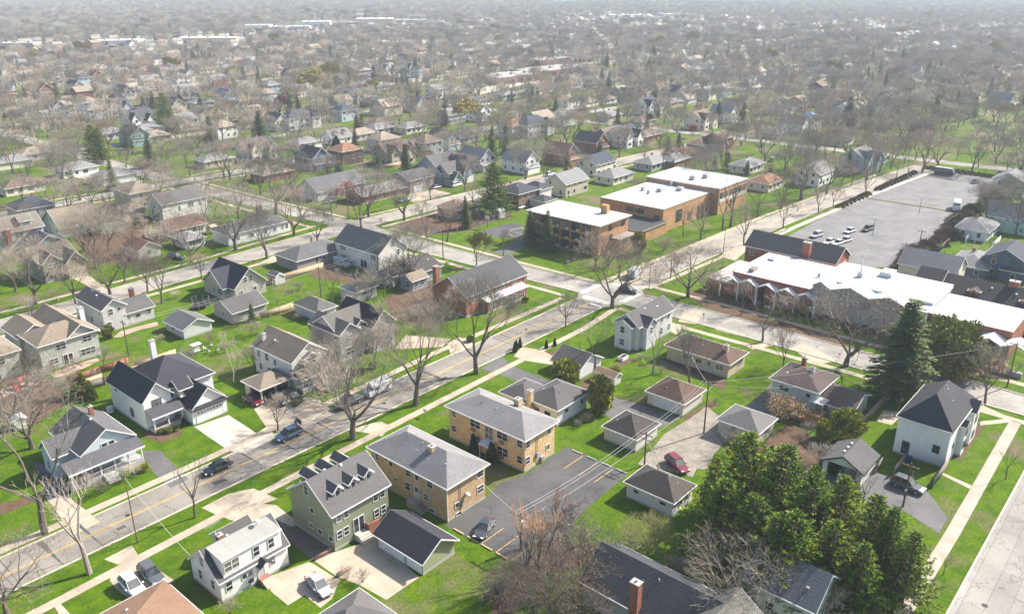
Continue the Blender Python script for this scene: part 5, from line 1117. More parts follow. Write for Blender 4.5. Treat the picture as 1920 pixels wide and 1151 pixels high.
m=MB(); m.box(.3,.3,0,19.8,27,8.4); m.build('wall',BO,s3); r,q=roofmb((.3,.3,19.5,26.7,0,8.4,'flat',0,.15)); ro=r.build('roof',MW,s3); q.build('fascia',M('plain',(0.6,0.6,0.6)),ro)
m=MB(); m.box(.32,.2,3.8,19.7,.29,4.9); m.build('band',M('plain',(0.6,0.56,0.5)),s3)
for i in range(6): put(s3,'window','R',2.2+i*3.1,5.2,2.2,1.7,.3,DW)
put(s3,'window','R',9,1.4,.8,2.0,.3,DW)
for x,y in ((5,12),(10,10)): rooftop(ro,x,y,8.6,2.0,1.8,1.3)
# church with zigzag canopies
ch=empty('church',170.5,18.0); tag(ch,'long red brick church with folded white zigzag canopy and white flat roofs','church'); LAND.append((176,55,'zigzag roofed church'))
GST=M('brick',(0.42,0.41,0.39))
for q_ in ((3.0,45.1,0,22.0,64.0,5.9),(3.2,64.003,0,20,70.6,2.9),(5.5,6.0,0,20.5,21.4,5.9)): m=MB(); m.box(*q_); m.build('wall',BR,ch)
for k,b in enumerate(((3.0,45.1,19.0,18.9,0,5.9,'flat',0,.05),(5.5,6.0,15.0,15.4,0,5.9,'flat',0,.05))):
    r,q=roofmb(b); ro=r.build('roof',MW,ch); q.build('fascia',BR if k<2 else TRIM,ro)
    if k==0: croof=ro
r,q=roofmb((3.2,64.05,16.8,6.4,0,2.9,'flat',0,.2)); ro=r.build('low_roof',M('membrane',(0.45,0.42,0.38)),ch); q.build('fascia',TRIM,ro)
# central sanctuary: folded roof of three gables, stone front
zz=[(24.5,6.6),(28.6,8.2),(32.7,6.9),(36.8,8.4),(41,7.0),(43.2,8.3),(45.08,7.2)]
m=MB(); m.extr([(45.08,0),(21.45,0),(21.45,7.4)]+zz,3.4,3.9,'x')
m.box(3.9,21.46,0,21.5,45.07,6.5); m.build('sanctuary_wall',GST,ch)
m=MB(); up=[(21.0,6.9)]+zz; m.extr([(a,b+.02) for a,b in up]+[(a,b+.3) for a,b in up[::-1]],2.5,7.2,'x').box(7.21,21.3,6.9,22,45.3,7.75); m.build('sanctuary_roof',MW,ch)
rooftop(ch,17,33,7.75,3.6,2.6,1.1,(0.62,0.62,0.62)); rooftop(croof,5,60,6.1,2.6,1.2,.9,(0.3,0.26,0.25)); rooftop(croof,16,60,6.1,2.4,1.6,.5,(0.45,0.45,0.45)); rooftop(croof,12,47,6.1,.5,.5,.8)
m=MB(); m.box(13.2,38.0,6.5,14.4,39.2,8.9).tube((13.8,38.6,8.9),(13.8,38.6,14.8),.22,.03,6); m.build('steeple',M('plain',(0.62,0.63,0.65)),ch)
m=MB(); m.tube((3.3,33.5,5.3),(3.38,33.5,5.3),1.0,1.0,20); m.build('rose_window',M('plain',(0.2,0.19,0.18)),ch)
for y0,n,pz in ((43.4,5,4.7),(2.2,4,4.7)):
    pts=[]; per=4.55
    for i in range(n+1): pts.append((y0+i*per,4.2)); pts.append((y0+i*per+per/2,5.3)) if i<n else None
    m=MB(); m.extr(pts+[(a,b+.22) for a,b in pts[::-1]],1.0,5.4 if y0<40 else 2.99,'x'); m.build('zigzag_canopy',M('plain',(0.8,0.8,0.81)),ch)
    pm=MB(); pm.box(-.16,-.16,0,.16,.16,4.25); pm=pm.mesh('post',TRIM)
    for i in range(n+1): link('post',pm,ch,(1.25,y0+i*per,0))
for v in (46.5,51,55.5,60): put(ch,'window','L',v+1,.6,1.3,3.2,3.0,DW)
for v in (8,12.5,17): put(ch,'window','L',v,.8,1.2,3.0,5.5,DW)
mn=house('manse','two storey red brick building with long slate gable roof behind the church','brick building',195.3,66.3,[(0,0,9.4,23.3,0,5.9,'gy',2.9,.4)],BR,M('roof',(0.05,0.056,0.066)),vents=6,chims=[(-.1,6.6,1.3,1.8,9.6,BR)],
 wins='L21.5,3.6,1.2,1.4 L17.4,2.4,1.0,1.2 L13.5,3.8,1.2,1.3 R3.0,3.6,.8,1.4 R6.8,3.6,.8,1.4 R6.8,1,.8,1.4 R2.8,1,.8,1.2',words='red brick building with slate roof')
house('annex','dark shingled brick annex with arched dormers behind the church roof','annex',193.4,20.5,[(0,0,9.6,22.0,0,5.2,'gy',3.0,.3),(.2,21.9,8.4,5.2,0,6.2,'gy',2.6,.3)],BR,M('roof',(0.065,0.062,0.065)),vents=8,chims=[(4.4,7.4,1.4,2.0,9.3,BR)],wins='L23.4,4.4,.9,1.2,.2',words='dark shingled annex',dormers=[(1.0,14.0,2.4,2.0,5.3,6.6,'gx',.5),(1.0,4.0,2.4,2.0,5.3,6.6,'gx',.5)])
mb=MB(); mb.box(0,0,0,.9,10.5,1.0); o=mb.build('planter_wall',M('plain',(0.36,0.34,0.32)),loc=(168.8,20,0)); tag(o,'low concrete planter wall in front of the right church canopy','wall')
# right hand neighbours behind the church
# ---------------- ground, roads, pavements ----------------
def sheet(name,pts,z,mat,th=0.0):
    m=MB()
    if th: m.face([(a,b,z) for a,b in pts]); n=len(pts); [m.face([(pts[i][0],pts[i][1],z-th),(pts[(i+1)%n][0],pts[(i+1)%n][1],z-th),(pts[(i+1)%n][0],pts[(i+1)%n][1],z),(pts[i][0],pts[i][1],z)]) for i in range(n)]
    else: m.face([(a,b,z) for a,b in pts])
    o=struct(name,m,mat)
    if o.data.polygons[0].normal.z<0: o.data.flip_normals()
    return o
m=MB(); m.face([(-3000,-3000,0),(11000,-3000,0),(11000,11000,0),(-3000,11000,0)]); struct('ground',m,M('lawn'))
AM=M('asphalt',(0.255,0.235,0.205)); CONC=M('concrete',(0.43,0.365,0.29)); CONB=M('concrete',(0.6,0.54,0.46))
def strip(name,ctr,w,z,mat,kerb=True):
    L=[];Rr=[]
    for i,(x,y) in enumerate(ctr):
        a=Vector(ctr[max(0,i-1)]); b=Vector(ctr[min(len(ctr)-1,i+1)]); d=(b-a).normalized(); n=Vector((-d.y,d.x))
        ww=w[i] if isinstance(w,(list,tuple)) else w
        L.append((x+n.x*ww/2,y+n.y*ww/2)); Rr.append((x-n.x*ww/2,y-n.y*ww/2))
    m=MB()
    for i in range(len(ctr)-1): m.face([(*Rr[i],z),(*Rr[i+1],z),(*L[i+1],z),(*L[i],z)])
    struct(name,m,mat)
    if kerb:
        for side in (L,Rr):
            sg=1 if side is L else -1; m=MB()
            for i in range(len(side)-1):
                a=Vector(side[i]);b=Vector(side[i+1]);d=(b-a).normalized();n=Vector((-d.y,d.x))*sg*.22
                p=[(a.x,a.y),(b.x,b.y),(b.x+n.x,b.y+n.y),(a.x+n.x,a.y+n.y)]
                m.face([(*q_,z+.12) for q_ in (p if sg>0 else p[::-1])]); m.face([(*p[0],z-.02),(*p[1],z-.02),(*p[1],z+.12),(*p[0],z+.12)]); m.face([(*p[2],-.02),(*p[3],-.02),(*p[3],z+.12),(*p[2],z+.12)])
            if kerb!='far': struct('kerb',m,CONB)
def bend(x): return 0 if x<170 else -0.058*(x-170)
MAIN=[(-80,104.3),(60,104.3),(148.3,104.5)]; MAIN2=[(163.2,104.3),(177,104.2),(210,103.4),(252,101.4),(284,99.6),(320,96),(358,92)]
strip('main_street',MAIN,7.7,.008,AM); strip('main_street',MAIN2,8.0,.008,M('asphalt',(0.33,0.305,0.265)))
strip('side_street',[(157.5,-60),(157.5,40),(157.2,86),(156.2,98.0)],8.3,.012,M('asphalt',(0.31,0.295,0.27)))
strip('side_street',[(155.4,110.6),(154,130),(152.5,160),(152.2,186)],7.6,.012,M('asphalt',(0.32,0.305,0.28)))
sheet('crossing',[(148.2,100.4),(152.1,97.9),(160.5,97.9),(163.3,100.2),(163.3,108.4),(159.4,110.7),(151.4,110.7),(148.2,108.4)],.0095,M('asphalt',(0.32,0.305,0.28)))
A2=M('asphalt',(0.335,0.31,0.275))
strip('second_street',[(-20,191.8),(60,192.2),(120,195.3),(147.5,196.5)],8.2,.008,A2); strip('second_street',[(157.5,196.6),(176,196),(210,195.5),(260,191),(320,185.5),(356,182.5),(400,176),(470,168)],7.6,.008,A2)
sheet('crossing',[(147.3,192.3),(148.6,185.9),(156.2,185.9),(157.6,192.7),(157.6,200.5),(156.8,203.4),(148.0,203.4),(147.3,200.6)],.0105,A2)
strip('side_street',[(152.4,203.4),(149.5,240),(147.5,285)],7.4,.012,A2,'far'); strip('side_street',[(147,299),(146,390),(146,470),(140,700)],7.4,.012,A2,'far')
strip('bottom_street',[(20,8.0),(200,7.6),(400,0)],9.2,.008,M('slabs',(0.3,0.29,0.27)))
for i,yy in enumerate((292,384,477,570,665,760,860)):
    strip('far_street',[(x,yy+bend(x)) for x in range(30,1500,60)],7.2,.008,A2,'far')
for xx,y0 in ((372,-100),(590,-100),(800,0)): strip('far_cross_street',[(xx-(y-90)*.06,y) for y in range(y0,1100,60)],7.2,.0125,A2,'far')
# white and yellow paint
YEL=M('plain',(0.62,0.42,0.1)); WPT=M('plain',(0.68,0.67,0.64))
for dy in (-.13,.13):
    m=MB()
    for seg in (MAIN,MAIN2):
        for i in range(len(seg)-1): a,b=seg[i],seg[i+1]; m.face([(a[0],a[1]+dy-.05,.0145),(b[0],b[1]+dy-.05,.0145),(b[0],b[1]+dy+.05,.0145),(a[0],a[1]+dy+.05,.0145)])
    struct('centre_line',m,YEL)
m=MB()
for i in range(11):
    t=i/11
    m.box(149.4,100.9+i*.68,.013,151.2,101.25+i*.68,.017); m.box(161.3,100.9+i*.68,.013,163.1,101.25+i*.68,.017)
    m.box(153.0+i*.7,98.3,.014,153.35+i*.7,100.0,.018); m.box(151.8+i*.7,109.2,.014,152.15+i*.7,110.7,.018)
m.box(147.3,100.7,.013,147.7,104.1,.017); struct('crosswalk',m,WPT)
TARP=M('asphalt',(0.1,0.095,0.09)); TARG=M('asphalt',(0.2,0.185,0.165)); pr=random.Random(9)
for i in range(16):
    x=pr.uniform(15,148); y=pr.uniform(101.2,106.2); L=pr.uniform(.8,5); W=pr.uniform(.15,1.4); sheet('road_patch',[(x,y),(x+L,y+pr.uniform(-.05,.05)),(x+L,y+W),(x,y+W)],.0105+.0002*i,TARG if i%3 else TARP)
for i in range(22):
    x=pr.uniform(14,150); sheet('tar_seam',[(x,100.6),(x+.07,100.6),(x+.07+pr.uniform(-.5,.5),108),(x+pr.uniform(-.5,.5),108)],.0138+.00002*i,TARP) 
mh=MB(); mh.tube((0,0,0),(0,0,.012),.36,.36,16); mh=mh.mesh('cover_plate',M('plain',(0.05,0.045,0.04)))
for i,(x,y,l) in enumerate([(38.5,104.9,'round iron manhole cover in the main street at lower left'),(84,103,'round iron manhole cover in the main street near the white van'),(126,105.5,'round iron manhole cover in the main street by the brick hall'),(156.5,60,'round iron manhole cover in the side street before the church'),(97.5,9.5,'round iron manhole cover in the concrete street at lower right')]):
    o=link('manhole_cover',mh,None,(x,y,.016)); tag(o,l,'manhole cover')
# pavements
def walk(pts,w=1.5,mat=None): strip('pavement',pts,w,.022,mat or CONC,False)
walk([(-40,94.0),(25,94.3),(69,95.8),(107,96.2),(135,96.4),(149,98.0)]); walk([(-40,109.8),(50,109.9),(80,110.6),(105,111.6),(146,111.2)])
walk([(165,99.4),(175,98.8),(212,97.2),(236,96.0)],1.4); walk([(160,110.5),(190,109.4),(211,108.6),(250,107.4),(330,101.6)],1.6)
walk([(166.5,98.5),(167.0,80),(166.6,50),(166.4,10)],1.5); walk([(149.2,97.5),(149.0,81),(149.6,67),(150.4,48),(150.6,10)],1.5)
walk([(160.5,112),(159.4,140),(158.6,186)],1.4); walk([(147.6,112),(146.6,150),(144.8,185)],1.4)
walk([(20,186.2),(100,186.4),(143,188.2)],1.4); walk([(20,200.5),(100,201.8),(146,205.6)],1.4); walk([(158,189.5),(230,187.4),(330,178)],1.4); walk([(160,203),(240,198),(340,189)],1.4)
walk([(143.6,206),(142.0,240),(141,286)],1.4); walk([(157.4,206),(155,240),(153.5,286)],1.4)
walk([(40,284.8),(140,284.8)],1.4); walk([(155,285),(320,275)],1.4); walk([(40,299),(140,299)],1.4); walk([(155,299),(320,290)],1.4)
walk([(60,16.6),(110,16.4),(150,17.0)],1.7,M('concrete',(0.42,0.37,0.31)))
walk([(210,95.4),(240,94.9),(300,91.4),(345,87.2)],1.6,M('concrete',(0.62,0.55,0.43)))
PM={'conc':(M('concrete',(0.45,0.385,0.305)),.014),'brightconc':(M('concrete',(0.55,0.5,0.43)),.016),'asph':(M('asphalt',(0.13,0.13,0.13)),.012),'dark':(M('asphalt',(0.15,0.135,0.115)),.011),'lot':(M('asphalt',(0.095,0.093,0.095)),.013),
 'lotgrey':(M('asphalt',(0.18,0.177,0.18)),.014),'gravel':(M('earth',(0.29,0.26,0.215)),.006),'mulch':(M('earth',(0.13,0.085,0.055)),.004),'brickp':(M('brick',(0.42,0.3,0.24)),.015)}
for i,(n,k,pts) in enumerate(POLYS): sheet(n,pts,PM[k][1]+.0003*(i%9),PM[k][0])
# apartment car park paint and wheel stops
m=MB()
for i in range(6): x=71.5; yy=0
def pline(a,b,w=.1):
    a=Vector(a);b=Vector(b);d=(b-a).normalized();n=Vector((-d.y,d.x))*w/2; m.face([(*(a-n),.0205),(*(b-n),.0205),(*(b+n),.0205),(*(a+n),.0205)])
for i in range(4): pline((66.45,65.8-i*2.65),(70.9,65.8-i*2.65))
for i in range(3): pline((88.2,66.0-i*2.85),(92.9,66.0-i*2.85))
struct('parking_line',m,YEL)
OR4=['farthest back','second from back','third from back','nearest']; STOP=M('plain',(0.55,0.43,0.2)); wm=MB(); wm.box(-.09,-.95,0,.09,.95,.14); wm=wm.mesh('wheel_stop',STOP)
for i in range(4):
    o=link('wheel_stop',wm,None,(66.25,67.2-i*2.6,.02)); tag(o,'yellowed concrete wheel stop on the lawn side of the apartment car park, %s'%OR4[i],'wheel stop','wheel stops on the lawn side')
wm2=MB(); wm2.box(-.09,-.95,0,.09,.95,.14); wm2=wm2.mesh('wheel_stop',M('plain',(0.42,0.41,0.39)))
for i in range(4):
    o=link('wheel_stop',wm2,None,(93.2,67.3-i*2.8,.02)); tag(o,'grey concrete wheel stop at the far side of the apartment car park, %s'%OR4[i],'wheel stop','wheel stops on the far side')
m=MB()
for i in range(4): m.tube((178+0,0,0),(178,0,.01),.01,.01,4)
# big car park faint lines and basketball court
m=MB()
for r_ in range(3):
    for i in range(38): x=228+i*2.9; y=66+r_*11.5; m.box(x,y,.0185,x+.1,y+5.0,.0205)
struct('parking_line',m,M('plain',(0.36,0.355,0.35)))
m=MB()
cx,cyy=182.0,152.0
for i in range(24):
    a0=math.pi*i/24;a1=math.pi*(i+1)/24
    m.face([(cx+5.6*math.cos(a0),cyy+5.6*math.sin(a0),.021),(cx+5.6*math.cos(a1),cyy+5.6*math.sin(a1),.021),(cx+5.45*math.cos(a1),cyy+5.45*math.sin(a1),.021),(cx+5.45*math.cos(a0),cyy+5.45*math.sin(a0),.021)])
m.box(179.9,150,.019,180.0,156,.022); m.box(184,150,.019,184.1,156,.022); m.box(176,150,.019,188,150.1,.022)
struct('court_line',m,WPT)
m=MB(); m.box(290,62,.015,291.2,93,.14); struct('kerb_island',m,M('earth',(0.2,0.16,0.1)))

# ---------------- bare trees ----------------
def grow(seed,H,spread,kind):
    r=random.Random(seed); T=MB(); C=MB()
    cfg={'elm':(.22,[4,3,3,4,4,4,2],.66,.56),'oak':(.18,[5,3,4,4,4,2],.68,.8),'open':(.3,[3,3,3,3,3],.62,.6),'small':(.25,[5,4,4,4,3],.6,.55),'young':(.35,[5,3,3,2],.55,.4),
         'birch':(.2,[3,3,3,4,3],.6,.35),'bush':(.02,[9,4,4,4],.62,.75),'shrub':(.02,[10,4,4,4,2],.62,.7),'poplar':(.12,[6,4,4,3],.5,.16),'far':(.18,[5,4,5,5],.64,.72)}[kind]
    tf,br,ratio,sp=cfg; sp*=spread
    R0={'elm':.026,'oak':.029,'open':.021,'young':.014,'birch':.013,'bush':.012,'shrub':.012,'small':.02,'poplar':.014,'far':.03}[kind]*H
    nl=len(br)
    def branch(p,d,L,rad,lv):
        n=3 if lv<=1 else 2 if lv<nl else 1; q=Vector(p); dd=Vector(d); pts=[(q.copy(),rad)]
        for i in range(n):
            dd=(dd+Vector((r.gauss(0,.12),r.gauss(0,.12),r.gauss(0.06,.08)))*(1 if lv else .35)).normalized(); q=q+dd*(L/n); rr=rad*(1-.42*(i+1)/n); pts.append((q.copy(),rr))
        tgt=T if (lv<=2 and kind!='far') or lv==0 else C; sides=7 if lv==0 else 5 if lv==1 else 4 if lv==2 else 3
        for i in range(n): tgt.tube(pts[i][0],pts[i+1][0],pts[i][1],pts[i+1][1],sides,0,False)
        if lv>=nl: return
        k=br[lv]; a0=r.uniform(0,6.28)
        for j in range(k):
            t=.55+.45*(j+1)/k if lv else (.75+.25*(j+.5)/k); 
            seg=min(n-1,int(t*n)); f=t*n-seg; base=pts[seg][0].lerp(pts[seg+1][0],min(1,f)); rr=pts[seg][1]*(1-f)+pts[seg+1][1]*f
            ang=(sp*(1.0 if lv==0 else .95))*r.uniform(.55,1.25); az=a0+j*2.4+r.uniform(-.4,.4)
            o=dd.orthogonal().normalized(); o2=dd.cross(o); nd=(dd*math.cos(ang)+(o*math.cos(az)+o2*math.sin(az))*math.sin(ang))
            nd.z+= .18 if kind not in('oak','bush') else .06
            if kind=='poplar': nd.z+=.5
            branch(base,nd.normalized(),L0*ratio**(lv)*r.uniform(.75,1.15),rr*r.uniform(.55,.8) if lv<nl-2 else max(rr*.7,.011 if kind!='far' else .045),lv+1)
    L0=H*(1-tf)*.46/ (1 if kind not in('bush','shrub') else .95)
    if kind in('bush','shrub'):
        for j in range(br[0]):
            a=6.28*j/br[0]+r.uniform(-.3,.3); t=r.uniform(.15,sp)
            branch((.15*math.cos(a),.15*math.sin(a),0),Vector((math.cos(a)*math.sin(t),math.sin(a)*math.sin(t),math.cos(t))),H*.42*r.uniform(.8,1.1),R0*r.uniform(.6,1),1)
    else: branch((0,0,-.1),(r.uniform(-.06,.06),r.uniform(-.06,.06),1),H*tf,R0,0)
    # scale so that the crown reaches H
    mz=max([v[2] for v in C.v]+[0.1]); s=H/mz
    for B in (T,C): B.v=[(x*s,y*s,z*s) for x,y,z in B.v]
    return T,C
BARK=M('bark',(0.15,0.125,0.105)); BARKL=M('bark',(0.3,0.26,0.23)); BARKW=M('bark',(0.6,0.56,0.5))
TWG={'dark':M('twig',(0.2,0.17,0.145)),'grey':M('twig',(0.33,0.3,0.265)),'brown':M('twig',(0.34,0.3,0.25)),'pale':M('twig',(0.46,0.42,0.365)),'red':M('twig',(0.32,0.255,0.22)),'org':M('twig',(0.52,0.34,0.23)),'green':M('twig',(0.34,0.33,0.15))}
TP={}
def leaves(C,n,size,seed,mi=1):   # small faces scattered on the twigs
    r=random.Random(seed); V=[v for v in C.v]
    for _ in range(n):
        v=V[r.randrange(len(V))]
        if v[2]<1: continue
        a=Vector((r.gauss(0,1),r.gauss(0,1),r.gauss(0,1))).normalized(); b=a.orthogonal().normalized(); s=size*r.uniform(.6,1.3); p=Vector(v)+Vector((r.gauss(0,.12),r.gauss(0,.12),r.gauss(0,.12)))
        C.face([p-a*s,p+b*s*.8,p+a*s,p-b*s*.8],mi)
def tree_proto(key):
    if key in TP: return TP[key]
    kind,var=key; Hb={'elm':16,'oak':13,'open':14,'small':8,'young':6,'birch':10,'bush':3.5,'shrub':6,'poplar':8,'far':13}
    base={'green':'small','pink':'small','white':'small','redbud':'small','willow':'elm','rust':'bush','ball':'bush','blush':'bush'}.get(kind,kind)
    T,C=grow(hash(base)%97+var*31 if False else sum(map(ord,base))+var*31,Hb[base],1.0,base)
    tw={'elm':['grey','brown','grey'],'oak':['dark','grey','dark'],'open':['pale','grey','pale'],'small':['brown','grey','red'],'young':['grey']*3,'birch':['pale']*3,'bush':['pale','brown','grey'],'shrub':['green']*3,'poplar':['org']*3,'far':['grey','pale','grey','brown']}.get(base)[var%(4 if base=='far' else 3)]
    bk=BARKW if base=='birch' else BARKL if base=='open' and var==0 else BARK
    mats=[TWG[tw]]
    if kind in('green',): leaves(C,2600,.13,3); mats.append(M('leaf',(0.2,0.22,0.03)))
    if kind=='pink': leaves(C,3500,.13,3); mats.append(M('leaf',(0.62,0.36,0.36)))
    if kind=='white': leaves(C,3500,.12,3); mats.append(M('leaf',(0.75,0.68,0.64)))
    if kind=='redbud': leaves(C,4500,.15,3); mats.append(M('leaf',(0.3,0.085,0.09)))
    if kind=='willow': leaves(C,6000,.28,3); mats.append(M('leaf',(0.36,0.31,0.1)))
    if kind=='rust': leaves(C,2500,.1,3); mats.append(M('leaf',(0.3,0.12,0.03)))
    if kind=='ball': leaves(C,2500,.1,3); mats.append(M('leaf',(0.3,0.2,0.11)))
    if kind=='blush': leaves(C,1800,.12,3); mats.append(M('leaf',(0.42,0.26,0.19)))
    if kind=='oak' and var==2: leaves(C,500,.09,3); mats.append(M('leaf',(0.3,0.17,0.1)))
    tm=T.mesh('trunk',bk) if T.v else None; cm=C.mesh('crown',mats)
    TP[key]=(tm,cm,Hb[base]); return TP[key]
def tree(x,y,h,kind,var,seed,name='tree'):
    tm,cm,H0=tree_proto((kind,var)); s=h/H0; r=random.Random(seed)
    o=empty(name,x,y,0,r.uniform(0,6.28)); w_=s*r.uniform(.98,1.12)*(1.2 if kind in('elm','oak') else 1.05)
    o.scale=(w_,w_,s); 
    if tm: link('trunk',tm,o)
    link('crown',cm,o); return o
# ---------------- conifers and leafy evergreens ----------------
def card(C,p,d,l,w,r,mi=0):
    d=d.normalized(); s=d.cross(Vector((r.gauss(0,.5),r.gauss(0,.5),1))).normalized()*w; m_=p+d*l*.5
    C.face([p,m_+s,p+d*l,m_-s],mi)
def conifer_proto(kind,var):
    key=(kind,var)
    if key in TP: return TP[key]
    r=random.Random(var*7+len(kind)); H=12.0; T=MB(); C=MB()
    T.tube((0,0,-.1),(0,0,H*.95),.2,.04,7,0,False)
    if kind=='spruce':
        rad=2.7+var*.25; n=30; z0=H*.1
        for i in range(n):
            t=i/n; z=z0+(H-z0)*t**.92; R=rad*(1-t)**.8+.15; nb=int(9-3*t)
            for j in range(nb):
                a=6.28*j/nb+i*1.3+r.uniform(-.25,.25); L=R*r.uniform(.72,1.12); d=Vector((math.cos(a),math.sin(a),-.22+.3*t)); p0=Vector((0,0,z))
                T.tube(p0,p0+d*L,.035,.012,3,0,False); k=max(3,int(L/.16))
                for q_ in range(k):
                    f=(q_+.6)/k; p=p0+d*(L*f)+Vector((0,0,-.25*f*f*L*.4)); 
                    for s_ in (-1,1):
                        side=Vector((-math.sin(a)*s_,math.cos(a)*s_,r.uniform(-.35,.05))); card(C,p,side*.8+d*.7,r.uniform(.3,.55)*(1.15-f*.3),.11,r)
                    if r.random()<.5: card(C,p,d+Vector((0,0,.3)),.35,.1,r)
    else: # pine: rings of rising boughs, needles in fine tufts, yellow green tips coloured as lit, inner needles darkened as shade
        n=30; z0=H*.08
        for i in range(n):
            t=i/n; z=z0+(H-z0)*t+r.uniform(-.12,.12); R=(2.75+var*.25)*(1-t)**.72*(1+.12*math.sin(i*1.9))+.12; nb=6 if t<.8 else 5
            for j in range(nb):
                a=6.28*j/nb+i*2.1+r.uniform(-.3,.3); L=R*r.uniform(.6,1.2); d=Vector((math.cos(a),math.sin(a),.05+.5*t)).normalized(); p0=Vector((0,0,z))
                T.tube(p0,p0+d*L,.045,.012,3,0,False); k_=max(3,int(L/.24))
                for q_ in range(k_):
                    f=.25+.78*(q_+.5)/k_; side=Vector((-math.sin(a),math.cos(a),0))*r.uniform(-.42,.42)*(1.1-f*.55)*min(1,L/2); p=p0+d*(L*f)+side+Vector((0,0,r.uniform(-.05,.16)+.12*f*f))
                    for k in range(11):
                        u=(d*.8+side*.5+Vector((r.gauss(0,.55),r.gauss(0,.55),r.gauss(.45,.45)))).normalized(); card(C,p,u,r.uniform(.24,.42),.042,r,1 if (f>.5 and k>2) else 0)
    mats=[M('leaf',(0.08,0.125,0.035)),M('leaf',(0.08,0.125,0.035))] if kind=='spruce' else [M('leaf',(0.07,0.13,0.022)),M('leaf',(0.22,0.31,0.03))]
    TP[key]=(T.mesh('trunk',BARK),C.mesh('crown',mats),H); return TP[key]
def conifer(x,y,h,kind,var,seed,name=None,fat=1.0):
    tm,cm,H=conifer_proto(kind,var); s=h/H; r=random.Random(seed); o=empty(name or kind+'_tree',x,y,0,r.uniform(0,6.28)); o.scale=(s*fat,s*fat,s)
    link('trunk',tm,o); link('crown',cm,o); return o
def leafy_proto(kind):
    if kind in TP: return TP[kind]
    r=random.Random(11); C=MB(); T=MB(); n=15000 if kind=='bigyew' else 5200
    for j in range(5): a=j*1.26; T.tube((.1*math.cos(a),.1*math.sin(a),-.1),(.35*math.cos(a),.35*math.sin(a),1.0),.045,.03,5,0,False)
    for i in range(n):
        u=r.uniform(-1,1); a=r.uniform(0,6.28); rr=math.sqrt(1-u*u); d=Vector((rr*math.cos(a),rr*math.sin(a),u))
        lump=1+.1*math.sin(a*3+u*5)+.08*math.sin(a*7-u*9)+.06*math.sin(u*13+a*2)
        if kind=='cone':
            z=(1-r.random()**.6*1)*1.0; z=1-math.sqrt(r.random())*.97; R=.5*(1-z)**.7*(.35+.65*min(1,(1-z)*4 if z<.02 else 1)); f=r.uniform(.75,1.03)
            p=Vector((R*f*math.cos(a)*lump,R*f*math.sin(a)*lump,z)); d=Vector((math.cos(a),math.sin(a),.9))
        else:
            f=r.uniform(.72,1.02)*lump; p=Vector((d.x*.5*f,d.y*.5*f,.52+d.z*.48*f)); 
        for q_ in range(1): 
            dd=(d+Vector((r.gauss(0,.5),r.gauss(0,.5),r.gauss(.25,.4)))).normalized(); s=dd.cross(Vector((r.gauss(0,1),r.gauss(0,1),r.gauss(0,1)))).normalized(); l=(.03 if kind=='bigyew' else .06)*r.uniform(.6,1.3)
            C.face([p-s*l*.5,p+dd*l,p+s*l*.5,p-dd*l*.6])
    TP[kind]=(T,C); return TP[kind]
LM={'bigyew':(0.27,0.29,0.09),'yew':(0.22,0.25,0.05),'cone':(0.06,0.1,0.03)}
LMESH={}
def leafy(x,y,h,w_,kind,golden=False,seed=0):
    T,C=leafy_proto(kind); k=(kind,golden)
    if k not in LMESH: LMESH[k]=C.mesh('crown',M('leaf',(0.26,0.29,0.03) if golden else LM[kind])); LMESH['t']=T.mesh('trunk',BARK)
    o=empty('evergreen_shrub' if h<5 else 'evergreen_tree',x,y,0,seed*1.7); o.scale=(1,1,1)
    c=link('crown',LMESH[k],o); c.scale=(w_,w_,h)
    t=link('trunk',LMESH['t'],o); t.scale=(min(1,w_*.4),min(1,w_*.4),min(1,h*.3)); return o
PEND=[]   # (object, adjective+kind words) that get their place words at the end
KW={'elm':'bare tree','oak':'bare tree','open':'bare tree','small':'bare tree','young':'young bare tree','birch':'bare tree','bush':'bare bush','shrub':'bare shrub','poplar':'bare poplar tree','green':'tree','pink':'tree','white':'tree','blush':'bush','ball':'bush','redbud':'tree','willow':'tree','rust':'bush'}
NM={'bush':'bush','shrub':'bush','blush':'bush','ball':'bush','rust':'bush','young':'young_tree','pink':'blossom_tree','white':'blossom_tree','redbud':'blossom_tree','willow':'budding_tree','green':'budding_tree','poplar':'poplar_tree','birch':'birch_tree'}
for i,(x,y,h,k,adj) in enumerate(TREES):
    o=tree(x,y,max(h,1.2),k,(i*7)%3 if k in('elm','oak','open','small','bush') else 0,i,NM.get(k,'bare_tree'))
    PEND.append((o,adj+' '+KW[k],'bush' if 'bush' in NM.get(k,'') else 'tree',x,y))
for i,(x,y,h,k,adj) in enumerate(CONIFERS):
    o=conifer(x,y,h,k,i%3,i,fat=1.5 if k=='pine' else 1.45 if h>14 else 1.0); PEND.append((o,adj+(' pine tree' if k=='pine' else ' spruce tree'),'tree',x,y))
for i,(x,y,h,w_,k,adj) in enumerate(EVERGREENS):
    if k in('willow','redbud','rust'): o=tree(x,y,h,k,0,i,NM[k]); PEND.append((o,adj+' '+('budding tree' if k=='willow' else 'blossom tree' if k=='redbud' else 'bush'),'tree' if k!='rust' else 'bush',x,y)); continue
    o=leafy(x,y,h,w_,k,'golden' in adj or 'bright' in adj,i); PEND.append((o,adj+' evergreen','evergreen',x,y))
